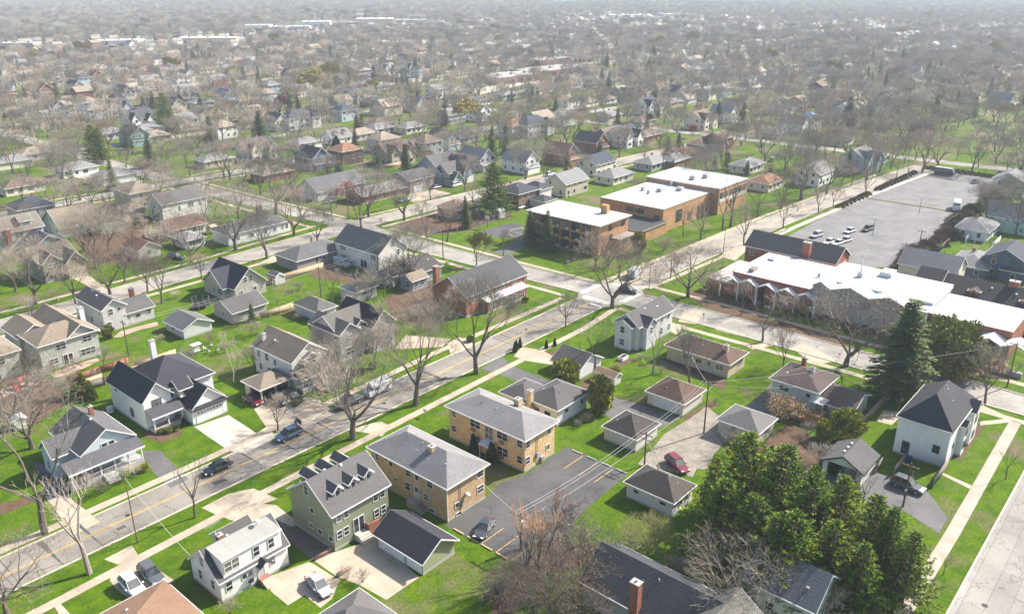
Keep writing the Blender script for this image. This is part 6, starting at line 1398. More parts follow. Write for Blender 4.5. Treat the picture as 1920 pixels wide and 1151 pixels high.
# ---------------- vehicles ----------------
CC={'white':(0.75,0.76,0.77),'grey':(0.1,0.105,0.115),'silver':(0.45,0.47,0.49),'slate':(0.05,0.058,0.07),'blue':(0.055,0.1,0.16),'black':(0.014,0.015,0.017),'maroon':(0.16,0.015,0.03),'slateblue':(0.13,0.17,0.25),'teal':(0.3,0.42,0.45),'dark':(0.04,0.05,0.06)}
CARM={}
def carmesh(kind,c):
    key=(kind,c)
    if key in CARM: return CARM[key]
    P=M('paint',CC[c]); S_={'sedan':(4.7,.9,.72,1.45),'suv':(4.8,.94,.9,1.72),'van':(5.4,1.0,1.0,2.3),'pickup':(5.6,.97,.95,1.85),'boxvan':(6.4,1.1,1.0,2.8),'bus':(7.0,1.15,1.0,2.7)}[kind]
    L,hw,sh,H=S_; a=L/2; b=MB(); g=MB(); 
    def ring(x,w,z0,z1,r=.12): return [(x,-w+r,z0),(x,w-r,z0),(x,w,z0+r),(x,w,z1-r),(x,w-r,z1),(x,-w+r,z1),(x,-w,z1-r),(x,-w,z0+r)]
    if kind in('sedan','suv'):
        z=sh
        b.loft([ring(-a,hw*.8,.42,z*.88),ring(-a+.15,hw*.95,.3,z+.02),ring(-a*.5,hw,.25,z+.04),ring(a*.3,hw,.25,z+.02),ring(a*.75,hw*.97,.28,z-.06),ring(a-.15,hw*.9,.32,z-.16),ring(a,hw*.72,.4,z-.26)])
        r0,r1=(-a+.35,-a*.42) if kind=='sedan' else (-a+.08,-a*.72); f0,f1=(a*.42,a*.08)
        g.loft([[(r0,-hw*.86,z),(r0,hw*.86,z),(r0+.001,hw*.86,z+.02),(r0+.001,-hw*.86,z+.02)],[(r1,-hw*.88,z),(r1,hw*.88,z),(r1,hw*.68,H-.05),(r1,-hw*.68,H-.05)],[(f1,-hw*.88,z),(f1,hw*.88,z),(f1,hw*.68,H-.05),(f1,-hw*.68,H-.05)],[(f0,-hw*.84,z-.03),(f0,hw*.84,z-.03),(f0-.001,hw*.84,z),(f0-.001,-hw*.84,z)]])
        b.loft([ring(r1-.08,hw*.66,H-.07,H-.01,.02),ring((r1+f1)/2,hw*.71,H-.07,H+.03,.02),ring(f1+.08,hw*.66,H-.07,H-.01,.02)])
        for s_ in (-1,1):
            for xx in ((r1+f1)/2-.03,):
                b.tube((xx,s_*hw*.9,z),(xx,s_*hw*.7,H-.04),.045,.045,4)
            b.tube((r0,s_*hw*.86,z),(r1,s_*hw*.69,H-.04),.05,.05,4); b.tube((f0,s_*hw*.84,z-.02),(f1,s_*hw*.69,H-.04),.045,.045,4)
            b.box(f0-.35,s_*(hw+.02) if s_>0 else -hw-.2,z+.02,f0-.15,s_*(hw+.2) if s_>0 else -hw-.02,z+.16)
    elif kind=='pickup':
        b.loft([ring(-a,hw*.95,.4,sh+.1),ring(-a*.3,hw,.35,sh+.1),ring(a*.7,hw,.35,sh+.1),ring(a,hw*.85,.4,sh-.05)]); g.loft([[(-.7,-hw*.88,sh),(-.7,hw*.88,sh),(-.65,hw*.72,H-.04),(-.65,-hw*.72,H-.04)],[(1.0,-hw*.88,sh),(1.0,hw*.88,sh),(.6,hw*.72,H-.04),(.6,-hw*.72,H-.04)]]); b.loft([ring(-.72,hw*.72,H-.06,H+.02,.02),ring(.65,hw*.72,H-.06,H+.02,.02)])
        g.box(-a+.15,-hw*.8,sh+.1,-.85,hw*.8,sh+.115)
    else:
        b.loft([ring(-a,hw*.95,.35,H-.05),ring(-a+.1,hw,.3,H),ring(a*.45,hw,.3,H),ring(a*.6,hw*.98,.3,H*.62),ring(a-.1,hw*.95,.3,H*.5),ring(a,hw*.85,.38,H*.42)] if kind=='van' else [ring(-a,hw,.35,H),ring(a*.75,hw,.35,H),ring(a*.8,hw,.35,H*.95),ring(a,hw*.95,.4,H*.5)],0)
        if kind=='van': 
            x0,z0,x1,z1=a*.63,H*.62,a*.46,H*.93; g.face([(x0,-hw*.88,z0),(x0,hw*.88,z0),(x1+.02,hw*.8,z1),(x1+.02,-hw*.8,z1)])
            for s_ in (-1,1): g.box(a*.1,s_*hw-.012,H*.55,a*.5,s_*hw+.012,H*.8)
        else:
            g.box(a*.86,-hw*.85,H*.52,a*.9+.06,hw*.85,H*.82)
            for s_ in (-1,1): g.box(-a*.9 if kind=='bus' else a*.45,s_*hw-.012,H*.5,a*.7,s_*hw+.012,H*.78)
            if kind=='bus': b.box(-a+.1,-hw+.1,H+.002,a*.7,hw-.1,H+.1,1)
    wl=MB(); wl.tube((0,-.11,0),(0,.11,0),.34,.34,14); wl=wl.mesh('wheel',M('plain',(0.015,0.015,0.016)),False); rm=MB(); rm.tube((0,-.125,0),(0,.125,0),.2,.2,10); rm=rm.mesh('rim',M('plain',(0.4,0.4,0.42)))
    hl=MB(); hl.box(a-.22,-.2,-.07,a-.02,.2,.07); tl=MB(); tl.box(-a-.01,-.15,-.09,-a+.14,.15,.09)
    CARM[key]=(b.mesh('body',[P,TRIM]),g.mesh('windows',GLASS),wl,rm,hl.mesh('headlight',M('plain',(0.7,0.72,0.75))),tl.mesh('taillight',M('plain',(0.3,0.02,0.02))),L,hw,sh); return CARM[key]
def car(x,y,hd,kind,c,label):
    B,G_,wl,rm,hl,tl,L,hw,sh=carmesh(kind,c); cat={'van':'van','boxvan':'van','bus':'bus','pickup':'pickup truck','sedan':'car','suv':'car'}[kind]
    o=empty({'sedan':'parked_car','suv':'parked_car','van':'van','boxvan':'step_van','bus':'minibus','pickup':'pickup_truck'}[kind],x,y,.02,R_(hd)); tag(o,label,cat)
    link('body',B,o); link('windows',G_,o)
    for fx in (-.3,.31):
        for s_ in (-1,1):
            w_=link('wheel',wl,o,(L*fx,s_*(hw-.1),.34)); link('rim',rm,w_)
    for s_ in (-1,1): link('headlight',hl,o,(0,s_*hw*.62,sh-.2)); link('taillight',tl,o,(0,s_*hw*.7,sh-.05))
    return o
for (x,y,hd,k,c,l) in CARS: 
    o=car(x,y,hd,k,c,l)
    if 'tailgate open' in l:
        m=MB(); m.box(-.02,-.75,0,.04,.75,.95); d=m.build('tailgate',M('paint',CC[c]),o,(-2.15,0,1.68),(0,R_(-75),0)); m=MB(); m.box(.05,-.6,.3,.06,.6,.8); m.build('tailgate_window',GLASS,d)
        BLUE=(x,y)
    if 'wrapped' in l:
        m=MB(); r=random.Random(2); rings=[]
        for i in range(9):
            t=i/8; xx=-2.6+4.2*t; hh=.35*math.sin(math.pi*min(1,t*1.15+.1))**.5+.05; w_=1.04-.12*(t>.9); rings.append([(xx,w_*math.cos(a)*1.0+r.gauss(0,.03),1.55+ (.85+hh)*max(0,math.sin(a))+r.gauss(0,.03)) for a in [math.pi*k/9 for k in range(10)]])
        m.loft(rings); m.build('roof_cover',M('plain',(0.66,0.66,0.68)),o)
# ---------------- the person at the open tailgate ----------------
def person(x,y,rz,label):
    J={'pel':(0,0,.92),'ch':(0,.02,1.3),'nk':(0,.02,1.5),'hd':(0,.05,1.64),'ht':(0,.04,1.76),'sl':(-.19,.02,1.42),'el':(-.27,.03,1.15),'wl':(-.24,.2,.98),'sr':(.19,.02,1.42),'er':(.27,.06,1.16),'wr':(.2,.26,1.04),
       'hl':(-.1,0,.88),'kl':(-.12,.04,.48),'al':(-.12,-.02,.09),'tl':(-.13,.15,.04),'hr':(.1,0,.88),'kr':(.12,.02,.48),'ar':(.13,-.03,.09),'tr':(.14,.14,.04)}
    rad={'pel':.15,'ch':.16,'nk':.06,'hd':.095,'ht':.07,'sl':.065,'el':.045,'wl':.032,'sr':.065,'er':.045,'wr':.032,'hl':.09,'kl':.06,'al':.045,'tl':.04,'hr':.09,'kr':.06,'ar':.045,'tr':.04}
    E=[('pel','ch'),('ch','nk'),('nk','hd'),('hd','ht'),('ch','sl'),('sl','el'),('el','wl'),('ch','sr'),('sr','er'),('er','wr'),('pel','hl'),('hl','kl'),('kl','al'),('al','tl'),('pel','hr'),('hr','kr'),('kr','ar'),('ar','tr')]
    for s_,wn in ((-1,'wl'),(1,'wr')):
        w0=Vector(J[wn])
        for f in range(5):
            off=(f-1.5)*.02 if f<4 else .045*(-s_); k='%s%d'%(wn,f); J[k]=tuple(w0+Vector((off,.07 if f<4 else .04,-.02))); J[k+'t']=tuple(w0+Vector((off*1.1,(.12,.135,.13,.11,.065)[f],-.05))); rad[k]=.012; rad[k+'t']=.009; E+= [(wn,k),(k,k+'t')]
    keys=list(J); me=bpy.data.meshes.new('person'); me.from_pydata([J[k] for k in keys],[(keys.index(a),keys.index(b)) for a,b in E],[]); o=link('person',me)
    md=o.modifiers.new('s','SKIN'); 
    for i,k in enumerate(keys): me.skin_vertices[0].data[i].radius=(rad[k],rad[k]*(.8 if k in('pel','ch') else 1)); me.skin_vertices[0].data[i].use_root=(k=='pel')
    o.modifiers.new('u','SUBSURF').levels=1; o.modifiers['u'].render_levels=1
    mt,t,b=newmat('clothes'); v=coord(t); sx=N(t,'ShaderNodeSeparateXYZ'); t.links.new(v,sx.inputs[0]); mm=N(t,'ShaderNodeMath',operation='MULTIPLY',i_1=.5); t.links.new(sx.outputs[2],mm.inputs[0])
    c=ramp(t,mm.outputs[0],[(0,(0.03,0.03,0.035)),(.46,(0.045,0.025,0.03)),(.755,(0.35,0.2,0.14))]); t.nodes[-1]; [setattr(n.color_ramp,'interpolation','CONSTANT') for n in t.nodes if n.type=='VALTORGB']; setc(t,b,c,.8)
    me.materials.append(mt); o.location=(x,y,0); o.rotation_euler=(0,0,rz); tag(o,label,'person')
    m=MB(); m.ball((0,.02,1.72),.11,.8,0,10); m.build('hair',M('plain',(0.03,0.02,0.015)),o)
    m=MB(); m.tube((0,.13,1.66),(0,.165,1.65),.02,.012,5); [m.ball((q_,.135,1.69),.014,1,0,6) for q_ in (-.035,.035)]; m.box(-.03,.13,1.6,.03,.14,1.61); m.build('face',M('plain',(0.3,0.16,0.11)),o)
person(68.5,107.4,R_(140),'person in dark clothes standing behind the open tailgate of the blue SUV')
# ---------------- poles, signs ----------------
WOODP=M('bark',(0.17,0.12,0.085)); WIRES=[]
for (x,y,h,k,l) in POLES:
    h=max(5.5,min(h,13)); o=empty('utility_pole' if k=='util' else 'street_lamp' if k=='lamp' else 'pole',x,y); tag(o,l,'pole' if k!='lamp' else 'street lamp'); LAND.append((x,y,'utility pole')) if 0 else None
    m=MB(); m.tube((0,0,-.2),(0,0,h),.15 if k=='util' else .09,.1 if k=='util' else .06,8); m.build('post',WOODP if k!='lamp' else M('plain',(0.13,0.12,0.11)),o)
    if k=='util':
        m=MB(); m.box(-.06,-1.15,h-.65,.06,1.15,h-.5); 
        if 'double' in l: m.box(-.06,-.9,h-1.5,.06,.9,h-1.38)
        m.build('crossarm',WOODP,o); im=MB(); [im.tube((0,a,h-.5),(0,a,h-.3),.05,.03,6) for a in (-1,-.4,.4,1)]; im.build('insulator',M('plain',(0.5,0.5,0.5)),o)
        if 'transformer' in l: m=MB(); m.tube((.35,0,h-2.6),(.35,0,h-1.5),.27,.27,10); m.build('transformer',M('plain',(0.5,0.52,0.54)),o)
        if 'small white sign' in l: m=MB(); m.box(-.2,-.14,2.6,-.16,.14,3.05); m.build('sign_plate',TRIM,o)
    if k=='lamp':
        m=MB(); m.tube((0,0,h-.3),(-1.6 if 'arm' in l else -.6,1.0 if 'arm' in l else 0,h+.1),.04,.03,6); m.build('arm',METAL,o); m=MB(); m.box(-2.1 if 'arm' in l else -1.0,.85 if 'arm' in l else -.15,h+.02,-1.4 if 'arm' in l else -.5,1.2 if 'arm' in l else .15,h+.16); m.build('lamp_head',M('plain',(0.5,0.5,0.5)),o)
def wire(a,b,label,sag=.8,off=0,grp='overhead cables'):
    m=MB(); A=Vector(a);B=Vector(b); n=12; pr=None
    for i in range(n+1):
        t=i/n; p=A.lerp(B,t)-Vector((0,0,sag*4*t*(1-t))); 
        if pr is not None: m.tube(pr,p,.022,.022,4,0,False)
        pr=p
    o=m.build('power_cable',M('plain',(0.55,0.55,0.55))); tag(o,label,'cable',grp)
PD={l:(x,y,max(5.5,min(h,13))) for (x,y,h,k,l) in POLES}
def wp(k): return next(v for l,v in PD.items() if k in l)
def wires(k1,k2,label,offs=(-1,.4)):
    a=wp(k1);b=wp(k2)
    for i,o_ in enumerate(offs): wire((a[0],a[1]+o_,a[2]-.3),(b[0],b[1]+o_,b[2]-.3),label+('' if len(offs)==1 else [', nearest strand',', farther strand',', farthest strand'][i]),.7,0,'overhead cables')
wires('transformer at the car','double crossarm','pale overhead cable crossing the lawn and car park below the lone white garage',(-1,.4,1))
wires('double crossarm','dark utility pole','overhead cable running up the gravel lane between two poles',(-1,.4,1))
wires('dark utility pole','wooden pole near the right','overhead cable running above the pale green split level house',(0,))
wires('backyard behind the grey','pale gnarled trees','overhead cable above the backyards left of the mauve house',(-1,.4))
wires('pale gnarled trees','beside the tall white','overhead cable behind the tall white saltbox house',(-1,.4))
wires('beside the tall white','across from the brick hall','overhead cable crossing the side street near the brick hall',(-1,.4))
for a,b,l in ((wp('transformer at the car'),(74,76,5.8),'service wire from the transformer pole to the tan brick apartment block'),(wp('slender brown'),(37.7,85,3.4),'service wire from the slender pole to the pale dormer house'),(wp('dark utility pole'),(132.9,70,3),'service wire from the gravel lane pole to the tan ranch house'),(wp('dark utility pole'),(129.3,47,4.6),'service wire from the gravel lane pole to the pale green split level'),(wp('backyard behind the grey'),(70.5,171.8,4.8),'service wire to the grey two storey house'),(wp('backyard behind the grey'),(60.5,163,5.0),'service wire to the sage house with tan roof'),(wp('double crossarm'),(93.5,52,2.6),'service wire to the lone white garage')):
    wire((a[0],a[1],a[2]-.6),b,l,.5)
wires('transformers behind','near hedge','overhead cable between poles along the car park hedge, nearer span',(0,)); wires('near hedge','far hedge','overhead cable between poles along the car park hedge, farther span',(0,))
def sign(x,y,h,w_,hh,col,label,shape='rect',text=None,rz=0,pc=None,tcol=None):
    o=empty('sign',x,y,0,R_(rz)); tag(o,label,'sign'); m=MB(); m.tube((0,0,-.1),(0,0,h),.035,.035,6); m.build('post',pc or METAL,o)
    m=MB()
    if shape=='oct': m.extr([(w_*math.cos(R_(22.5+45*i)),h-.2+w_*math.sin(R_(22.5+45*i))) for i in range(8)],-.07,-.04,'x')
    elif shape=='dia': m.extr([(0,h-hh),(w_,h),(0,h+hh),(-w_,h)],-.07,-.04,'x')
    else: m.box(-.07,-w_/2,h-hh,-.04,w_/2,h)
    s_=m.build('sign_plate',M('plain',col),o)
    if text:
        c=bpy.data.curves.new('lettering','FONT'); c.body=text; c.size=.32; c.align_x='CENTER'; c.align_y='CENTER'; c.extrude=.004; c.materials.append(TRIM); t0=bpy.data.objects.new('tmp',c); me=bpy.data.meshes.new_from_object(t0); bpy.data.objects.remove(t0); t=link('lettering',me,s_,(-.078,0,h-.2),(math.pi/2,0,-math.pi/2))
    return o
SP=(0.42,0.02,0.02); YG=(0.6,0.62,0.03)
sign(149.9,99.2,2.3,.4,0,SP,'red octagonal stop sign at the near corner of the crossing','oct','STOP',0)
sign(24.5,98.0,2.4,.45,.45,YG,'small bright yellow green warning sign by the main street at lower left','dia',None,0)
sign(157.6,189.3,2.6,.55,.55,(0.7,0.6,0.02),'bright yellow pedestrian warning sign at the far left intersection','dia',None,0)
sign(85.4,93.9,1.5,.9,.5,(0.75,0.75,0.75),'white realty style yard sign post beside the pavement near the yellow apartment block')
sign(64.9,98.9,2.2,.3,.45,(0.6,0.6,0.6),'thin street sign pole in front of the olive green house')
sign(163.8,27.0,2.2,.3,.45,(0.7,0.7,0.7),'white sign on green post on the strip before the church','rect',None,0,M('plain',(0.05,0.25,0.12)))
sign(154.0,78.6,2.4,.4,.5,(0.3,0.3,0.32),'tall dark street sign beside the side street past the grey and white house')
sign(142.7,192.8,2.0,.4,.5,(0.35,0.36,0.36),'grey sign at the far left intersection, left one of the pair')
sign(146.3,190.3,2.0,.4,.5,(0.35,0.36,0.36),'grey sign at the far left intersection, right one of the pair')
sign(166.2,125.0,1.2,.8,.5,(0.6,0.62,0.6),'low white notice board on the corner lawn before the school')
sign(43.9,113.8,.8,.6,.35,(0.75,0.75,0.75),'small white yard sign in the bed before the light blue porch')
BINS=[(124.7,27.2,'blue wheeled bin against the tall white house, left one','b'),(124.7,26.6,'blue wheeled bin against the tall white house, right one','b'),(103.7,141.5,'blue wheeled bin beside the white two bay garage','b')]
PLAY=(190.8,180.6)
HOOP=(177.8,164.4)
KIOSK=(188.3,168.8)
SHED1=(107.8,170.7)
TRAMP=(87.1,169.9)
CANOPY=(120.9,222.1)
SLIDE=(43.3,158.2)
SWING=(73.3,147.6)
PLANT=(127.1,81.4)
PERG=(129.9,44.4)
TANK=(50.7,136.5)
PLAYC=(177.9,155.7)
SPA=(126.5,46.1)
GRILL=(41.7,79.0)
SHEDL=(37.3,141.8)
CATB=(214.0,67.9)
HYD=(67.4,199.3)
BIRD=(78.2,57.0)
for (x,y,l,k) in BINS:
    o=empty('wheeled_bin',x,y); tag(o,l,'bin'); m=MB(); m.extr([(-.28,0),(.28,0),(.34,1.0),(-.34,1.0)],-.3,.3,'x'); m.build('body',M('plain',(0.03,0.09,0.22)),o); m=MB(); m.box(-.36,-.38,1.002,.34,.38,1.1); m.build('lid',M('plain',(0.03,0.08,0.2)),o)
    for s_ in (-1,1): m=MB(); m.tube((.3,s_*.3,.12),(.3,s_*.24,.12),.12,.12,10); m.build('wheel',BLACK,o)
o=empty('play_structure',PLAY[0],PLAY[1]); tag(o,'dark climbing frame with slide on the school playground','play equipment')
m=MB(); [m.tube((a,b,0),(a,b,3.2),.07,.07,6) for a in (-2,0,2) for b in (-1.2,1.2)]; m.build('post',M('plain',(0.05,0.07,0.1)),o); m=MB(); m.box(-2,-1.2,1.3,0,1.2,1.42).box(0,-1.2,1.8,2,1.2,1.92); m.build('deck',M('plain',(0.12,0.12,0.13)),o)
m=MB(); m.extr([(-3.8,.1),(-3.6,.1),(-1.2,1.5),(-1.2,1.6)],-1.8,-1.1,'x'); m.build('slide',M('plain',(0.1,0.12,0.2)),o); m=MB(); m.extr([(-1.4,3.1),(0,3.9),(1.4,3.1)],-2.1,.1,'x'); m.build('canopy_roof',M('plain',(0.06,0.08,0.12)),o)
o=empty('basketball_hoop',HOOP[0],HOOP[1]); tag(o,'basketball hoop on a black post beside the playground','basketball hoop'); m=MB(); m.tube((0,0,0),(0,0,3.2),.08,.06,6); m.build('post',BLACK,o); m=MB(); m.box(-.05,-.9,2.8,0,.9,3.9); m.build('backboard',TRIM,o); m=MB(); [m.tube((-.35+.23*math.cos(a*.785),.23*math.sin(a*.785),3.0),(-.35+.23*math.cos((a+1)*.785),.23*math.sin((a+1)*.785),3.0),.02,.02,4) for a in range(8)]; m.build('ring',M('plain',(0.5,0.12,0.03)),o)
house('kiosk','small white shed with dark doorway at the playground edge','shed',KIOSK[0],KIOSK[1],[(0,0,2.4,2.6,0,2.3,'gx',.5,.1)],M('plain',(0.7,0.7,0.7)),MWG,vents=0,wins='Ld1.3,.05,1.0',words='',found=False,doorm=BLACK)
o=house('shed','barn roofed pale grey garden shed on the lawn left of the ranch','shed',SHED1[0]-1,SHED1[1]-1,[(0,0,2.8,3.6,0,1.7,'gy',.9,.12),(.35,-.006,2.1,3.61,1.6,2.15,'gy',.65,.1)],M('siding',(0.6,0.6,0.57)),M('roof',(0.14,0.14,0.145)),vents=0,wins='Ld1.8,.05,1.2,1.6',words='barn roofed shed',found=False)
o=empty('trampoline',TRAMP[0],TRAMP[1]); tag(o,'round trampoline with dark net ring beside the taupe garage','trampoline')
m=MB(); m.tube((0,0,.75),(0,0,.8),1.9,1.9,20); m.build('bed',BLACK,o); m=MB(); [m.tube((1.95*math.cos(a),1.95*math.sin(a),0),(1.95*math.cos(a),1.95*math.sin(a),2.4),.035,.035,5) for a in [k*math.pi/4 for k in range(8)]]; m.build('frame',METAL,o); m=MB(); [m.tube((1.95*math.cos(a),1.95*math.sin(a),2.4),(1.95*math.cos(a+.3927),1.95*math.sin(a+.3927),2.4),.03,.03,4,0,False) for a in [k*.3927 for k in range(16)]]; m.build('net_ring',M('plain',(0.1,0.15,0.3)),o)
o=empty('picnic_canopy',CANOPY[0],CANOPY[1]); tag(o,'small cream picnic canopy over a bench swing on the lawn','canopy'); m=MB(); m.extr([(-1.5,2.2),(0,2.6),(1.5,2.2),(1.5,2.28),(0,2.7),(-1.5,2.28)],-1.3,1.3,'x'); m.build('canopy_top',M('plain',(0.7,0.66,0.56)),o); m=MB(); [m.tube((a,b,0),(a,b,2.3),.06,.06,6) for a in (-1.2,1.2) for b in (-1.3,1.3)]; m.build('post',M('plain',(0.35,0.22,0.12)),o); m=MB(); m.box(-1,-.4,.45,1,.2,.52).box(-1,.2,.5,1,.26,1.0); m.build('seat',M('plain',(0.6,0.5,0.4)),o)
o=empty('play_slide',SLIDE[0],SLIDE[1]); tag(o,'red plastic play house and slide on the brick patio at the left edge','play equipment'); m=MB(); m.extr([(-1.6,0),(-1.4,0),(.2,1.3),(.6,1.3),(.6,0),(.3,0),(.1,1.0)],-.35,.35,'x'); m.build('slide',M('plain',(0.5,0.03,0.03)),o); m=MB(); m.extr([(-.6,1.6),(0,2.1),(.6,1.6)],.6,2.0,'x').box(.65,-.5,0,.75,.5,1.6).box(1.85,-.5,0,1.95,.5,1.6); m.build('play_house',M('plain',(0.55,0.1,0.08)),o)
o=empty('garden_swing',SWING[0],SWING[1]); tag(o,'white garden swing seat with canopy behind the white chimney house','garden furniture'); m=MB(); m.box(-1,-.7,1.9,1,.7,2.0); m.build('canopy_top',TRIM,o); m=MB(); m.box(-.8,-.3,.4,.8,.3,.5).box(-.8,.25,.5,.8,.33,1.1); m.build('seat',M('plain',(0.6,0.6,0.6)),o); m=MB(); [m.tube((a,b*1.0,0),(a,b*.5,1.9),.035,.035,5) for a in (-.95,.95) for b in (-1,1)]; m.build('frame',METAL,o)
for i in range(5):
    a=i*1.2; o=empty('garden_chair',SWING[0]+3+1.6*math.cos(a),SWING[1]-1+1.6*math.sin(a),0,a); tag(o,'pale garden chair in the ring round the patio behind the white chimney house','chair','garden chairs on the round patio'); m=MB(); m.box(-.25,-.25,.4,.25,.25,.46); m.build('seat',M('plain',(0.55,0.5,0.45)),o); m=MB(); m.box(.2,-.25,.46,.26,.25,.95); m.build('backrest',M('plain',(0.55,0.5,0.45)),o); lg=MB(); lg.box(-.02,-.02,0,.02,.02,.4); lg=lg.mesh('leg',METAL); [link('leg',lg,o,(a_,b_,0)) for a_ in (-.22,.22) for b_ in (-.22,.22)]
o=empty('planter_box',PLANT[0],PLANT[1]); tag(o,'white raised planter box in the garden behind the grey and white house','planter'); m=MB(); m.box(-1,-.6,0,1,-.5,.7).box(-1,.5,0,1,.6,.7).box(-1,-.499,0,-.9,.499,.7).box(.9,-.499,0,1,.499,.7); m.build('frame',TRIM,o); m=MB(); m.box(-.89,-.49,.1,.89,.49,.6); m.build('soil',M('earth',(0.08,0.055,0.035)),o)
o=empty('deck',126.3,41.8); tag(o,'orange wooden deck with white slatted pergola behind the pale green split level','deck'); LAND.append((128,44,'wooden deck'))
WD=M('wood',(0.45,0.26,0.13)); m=MB(); m.box(0,0,1.0,4.2,5.0,1.15); m.build('deck_floor',WD,o); m=MB(); m.box(-.1,0,0,0,5,1.9).box(-.1,-.1,0,4.2,0,1.9); m.build('deck_skirt',WD,o); m=MB(); [m.box(1.6+i*.32,0.05,3.2,1.7+i*.32,2.6,3.32) for i in range(9)]; m.build('pergola_slat',TRIM,o); m=MB(); [m.box(a,b,1.15,a+.1,b+.1,3.2) for a in (1.6,4.1) for b in (.1,2.5)]; m.build('post',TRIM,o)
o=empty('hot_tub',SPA[0],SPA[1]); tag(o,'small white and blue table tennis style table beside the wooden deck','table'); m=MB(); m.box(-1.1,-.6,.72,1.1,.6,.78); m.build('tabletop',M('plain',(0.5,0.58,0.6)),o); lg=MB(); lg.box(-.03,-.03,0,.03,.03,.72); lg=lg.mesh('leg',METAL); [link('leg',lg,o,(a_,b_,0)) for a_ in (-1,1) for b_ in (-.5,.5)]; o.name='garden_table'
o=empty('water_tank',TANK[0],TANK[1]); tag(o,'round white tank against the side wall of the white farmhouse style house','tank'); m=MB(); m.tube((0,0,0),(0,0,.9),.6,.6,14).ball((0,0,.9),.6,.4,0,10); m.build('tank_body',TRIM,o)
o=empty('barbecue_grill',GRILL[0],GRILL[1]); tag(o,'covered dark purple grill beside the brick stoop of the pale dormer house','grill'); m=MB(); m.ball((0,0,.85),.42,.7,0,10); m.build('hood',M('plain',(0.16,0.1,0.13)),o); m=MB(); [m.tube((a,b,0),(a*.6,b*.6,.7),.025,.025,5) for a in (-.35,.35) for b in (-.25,.25)]; m.build('leg',METAL,o)
house('shed','small white garden shed in the scrubby yard at the left edge','shed',SHEDL[0],SHEDL[1],[(0,0,1.8,2.4,0,1.8,'gy',.4,.15)],SWW,M('roof',(0.4,0.42,0.45)),vents=0,words='small white garden shed',found=False)
o=empty('fire_hydrant',HYD[0],HYD[1]); tag(o,'small yellow fire hydrant on the grass before the craftsman house','hydrant'); m=MB(); m.tube((0,0,0),(0,0,.7),.14,.12,8).ball((0,0,.72),.14,1,0,8).tube((0,-.2,.5),(0,.2,.5),.06,.06,6); m.build('hydrant_body',M('plain',(0.7,0.55,0.2)),o)
# fences and walls
FM={'redwood':M('wood',(0.3,0.14,0.085)),'greywood':M('wood',(0.25,0.22,0.19)),'tanwood':M('wood',(0.5,0.38,0.25)),'white':M('plain',(0.76,0.76,0.76)),'darkwood':M('wood',(0.13,0.1,0.085)),'brickwall':M('brick',(0.35,0.2,0.15)),'mesh':M('plain',(0.12,0.12,0.12))}
for (n,l,h,c,pts) in FENCES:
    o=empty(n,pts[0][0],pts[0][1]); tag(o,l,'fence' if n=='fence' else 'wall')
    pm=MB(); pm.box(-.06,-.06,0,.06,.06,h+.1); pm=pm.mesh('fence_post',FM[c] if c!='mesh' else METAL)
    for i in range(len(pts)-1):
        a=Vector(pts[i]);b=Vector(pts[i+1]);L=(b-a).length; an=math.atan2((b-a).y,(b-a).x); m=MB()
        if n=='wall': m.box(0,-.15,0,L,.15,h)
        elif c=='mesh' or 'rail' in l: [m.box(0,-.02,z,L,.02,z+.05) for z in ([h-.05,.1] if c=='mesh' else [.3,.65,1.0])]; [m.box(k*.6,-.008,.1,k*.6+.02,.008,h) for k in range(int(L/.6))] if c=='mesh' else None
        elif 'picket' in l: [m.box(k*.2,-.015,.05,k*.2+.12,.015,h) for k in range(int(L/.2))]; m.box(0,.016,.3,L,.05,.38)
        else: m.box(0,-.025,.05,L,.025,h); m.box(0,-.05,h+.002,L,.05,h+.06)
        p=m.build('fence_panel' if n=='fence' else 'wall_section',FM[c],o,(a.x-pts[0][0],a.y-pts[0][1],0),(0,0,an))
        if n=='fence':
            for k in range(int(L/2.5)+1): link('fence_post',pm,o,(a.x-pts[0][0]+math.cos(an)*k*2.5,a.y-pts[0][1]+math.sin(an)*k*2.5,0))
# hedge bushes round the big car park
hr=random.Random(4)
def hbush(x,y,w_,h,lab,grp,mat):
    k='hb'+mat
    if k not in TP:
        C=MB(); r=random.Random(3)
        for i in range(1500):
            u=r.uniform(-.2,1);a=r.uniform(0,6.28);rr=math.sqrt(max(0,1-u*u)); f=r.uniform(.7,1.03)*(1+.1*math.sin(a*4+u*4)); p=Vector((rr*math.cos(a)*.5*f,rr*math.sin(a)*.5*f,max(0.02,.05+u*.95*f))); d=Vector((rr*math.cos(a),rr*math.sin(a),u+.4)).normalized(); s=d.orthogonal().normalized()
            C.tube(p-d*.12,p+d*.07,.008,.004,3,0,False); C.face([p-s*.02,p+d*.06,p+s*.02,p-d*.04])
        TP[k]=C.mesh('crown',{'b':M('twig',(0.2,0.14,0.11)),'g':M('leaf',(0.12,0.12,0.045))}[mat])
    o=empty('hedge_bush',x,y,0,hr.uniform(0,6)); tag(o,lab,'bush',grp); c=link('crown',TP[k],o); c.scale=(w_,w_*.85,h)
for i in range(13):
    t=i/12; hbush(216+t*100,57.2+1.2*math.sin(i)+t*1.5,hr.uniform(5.5,7.5),hr.uniform(2.6,3.8),'rounded hedge bush right of the big car park, number %d from the near end'%(i+1),'hedge along the right of the car park','b' if i<7 else 'g')
for i in range(22):
    x=272+i*3.3
    if 296<x<302: continue
    hbush(x,93.6+bend(x)*.55+3.1,3.2,1.3,'low grey brown bush between car park and street, number %d from the near end'%(i+1),'hedge along the street side','b' if i%3 else 'g')
for i in range(16): hbush(353.5+hr.uniform(-.5,.5),62+i*1.9,2.6,1.4,'low dark bush across the far end of the car park, number %d from right'%(i+1),'hedge at the far end','b')
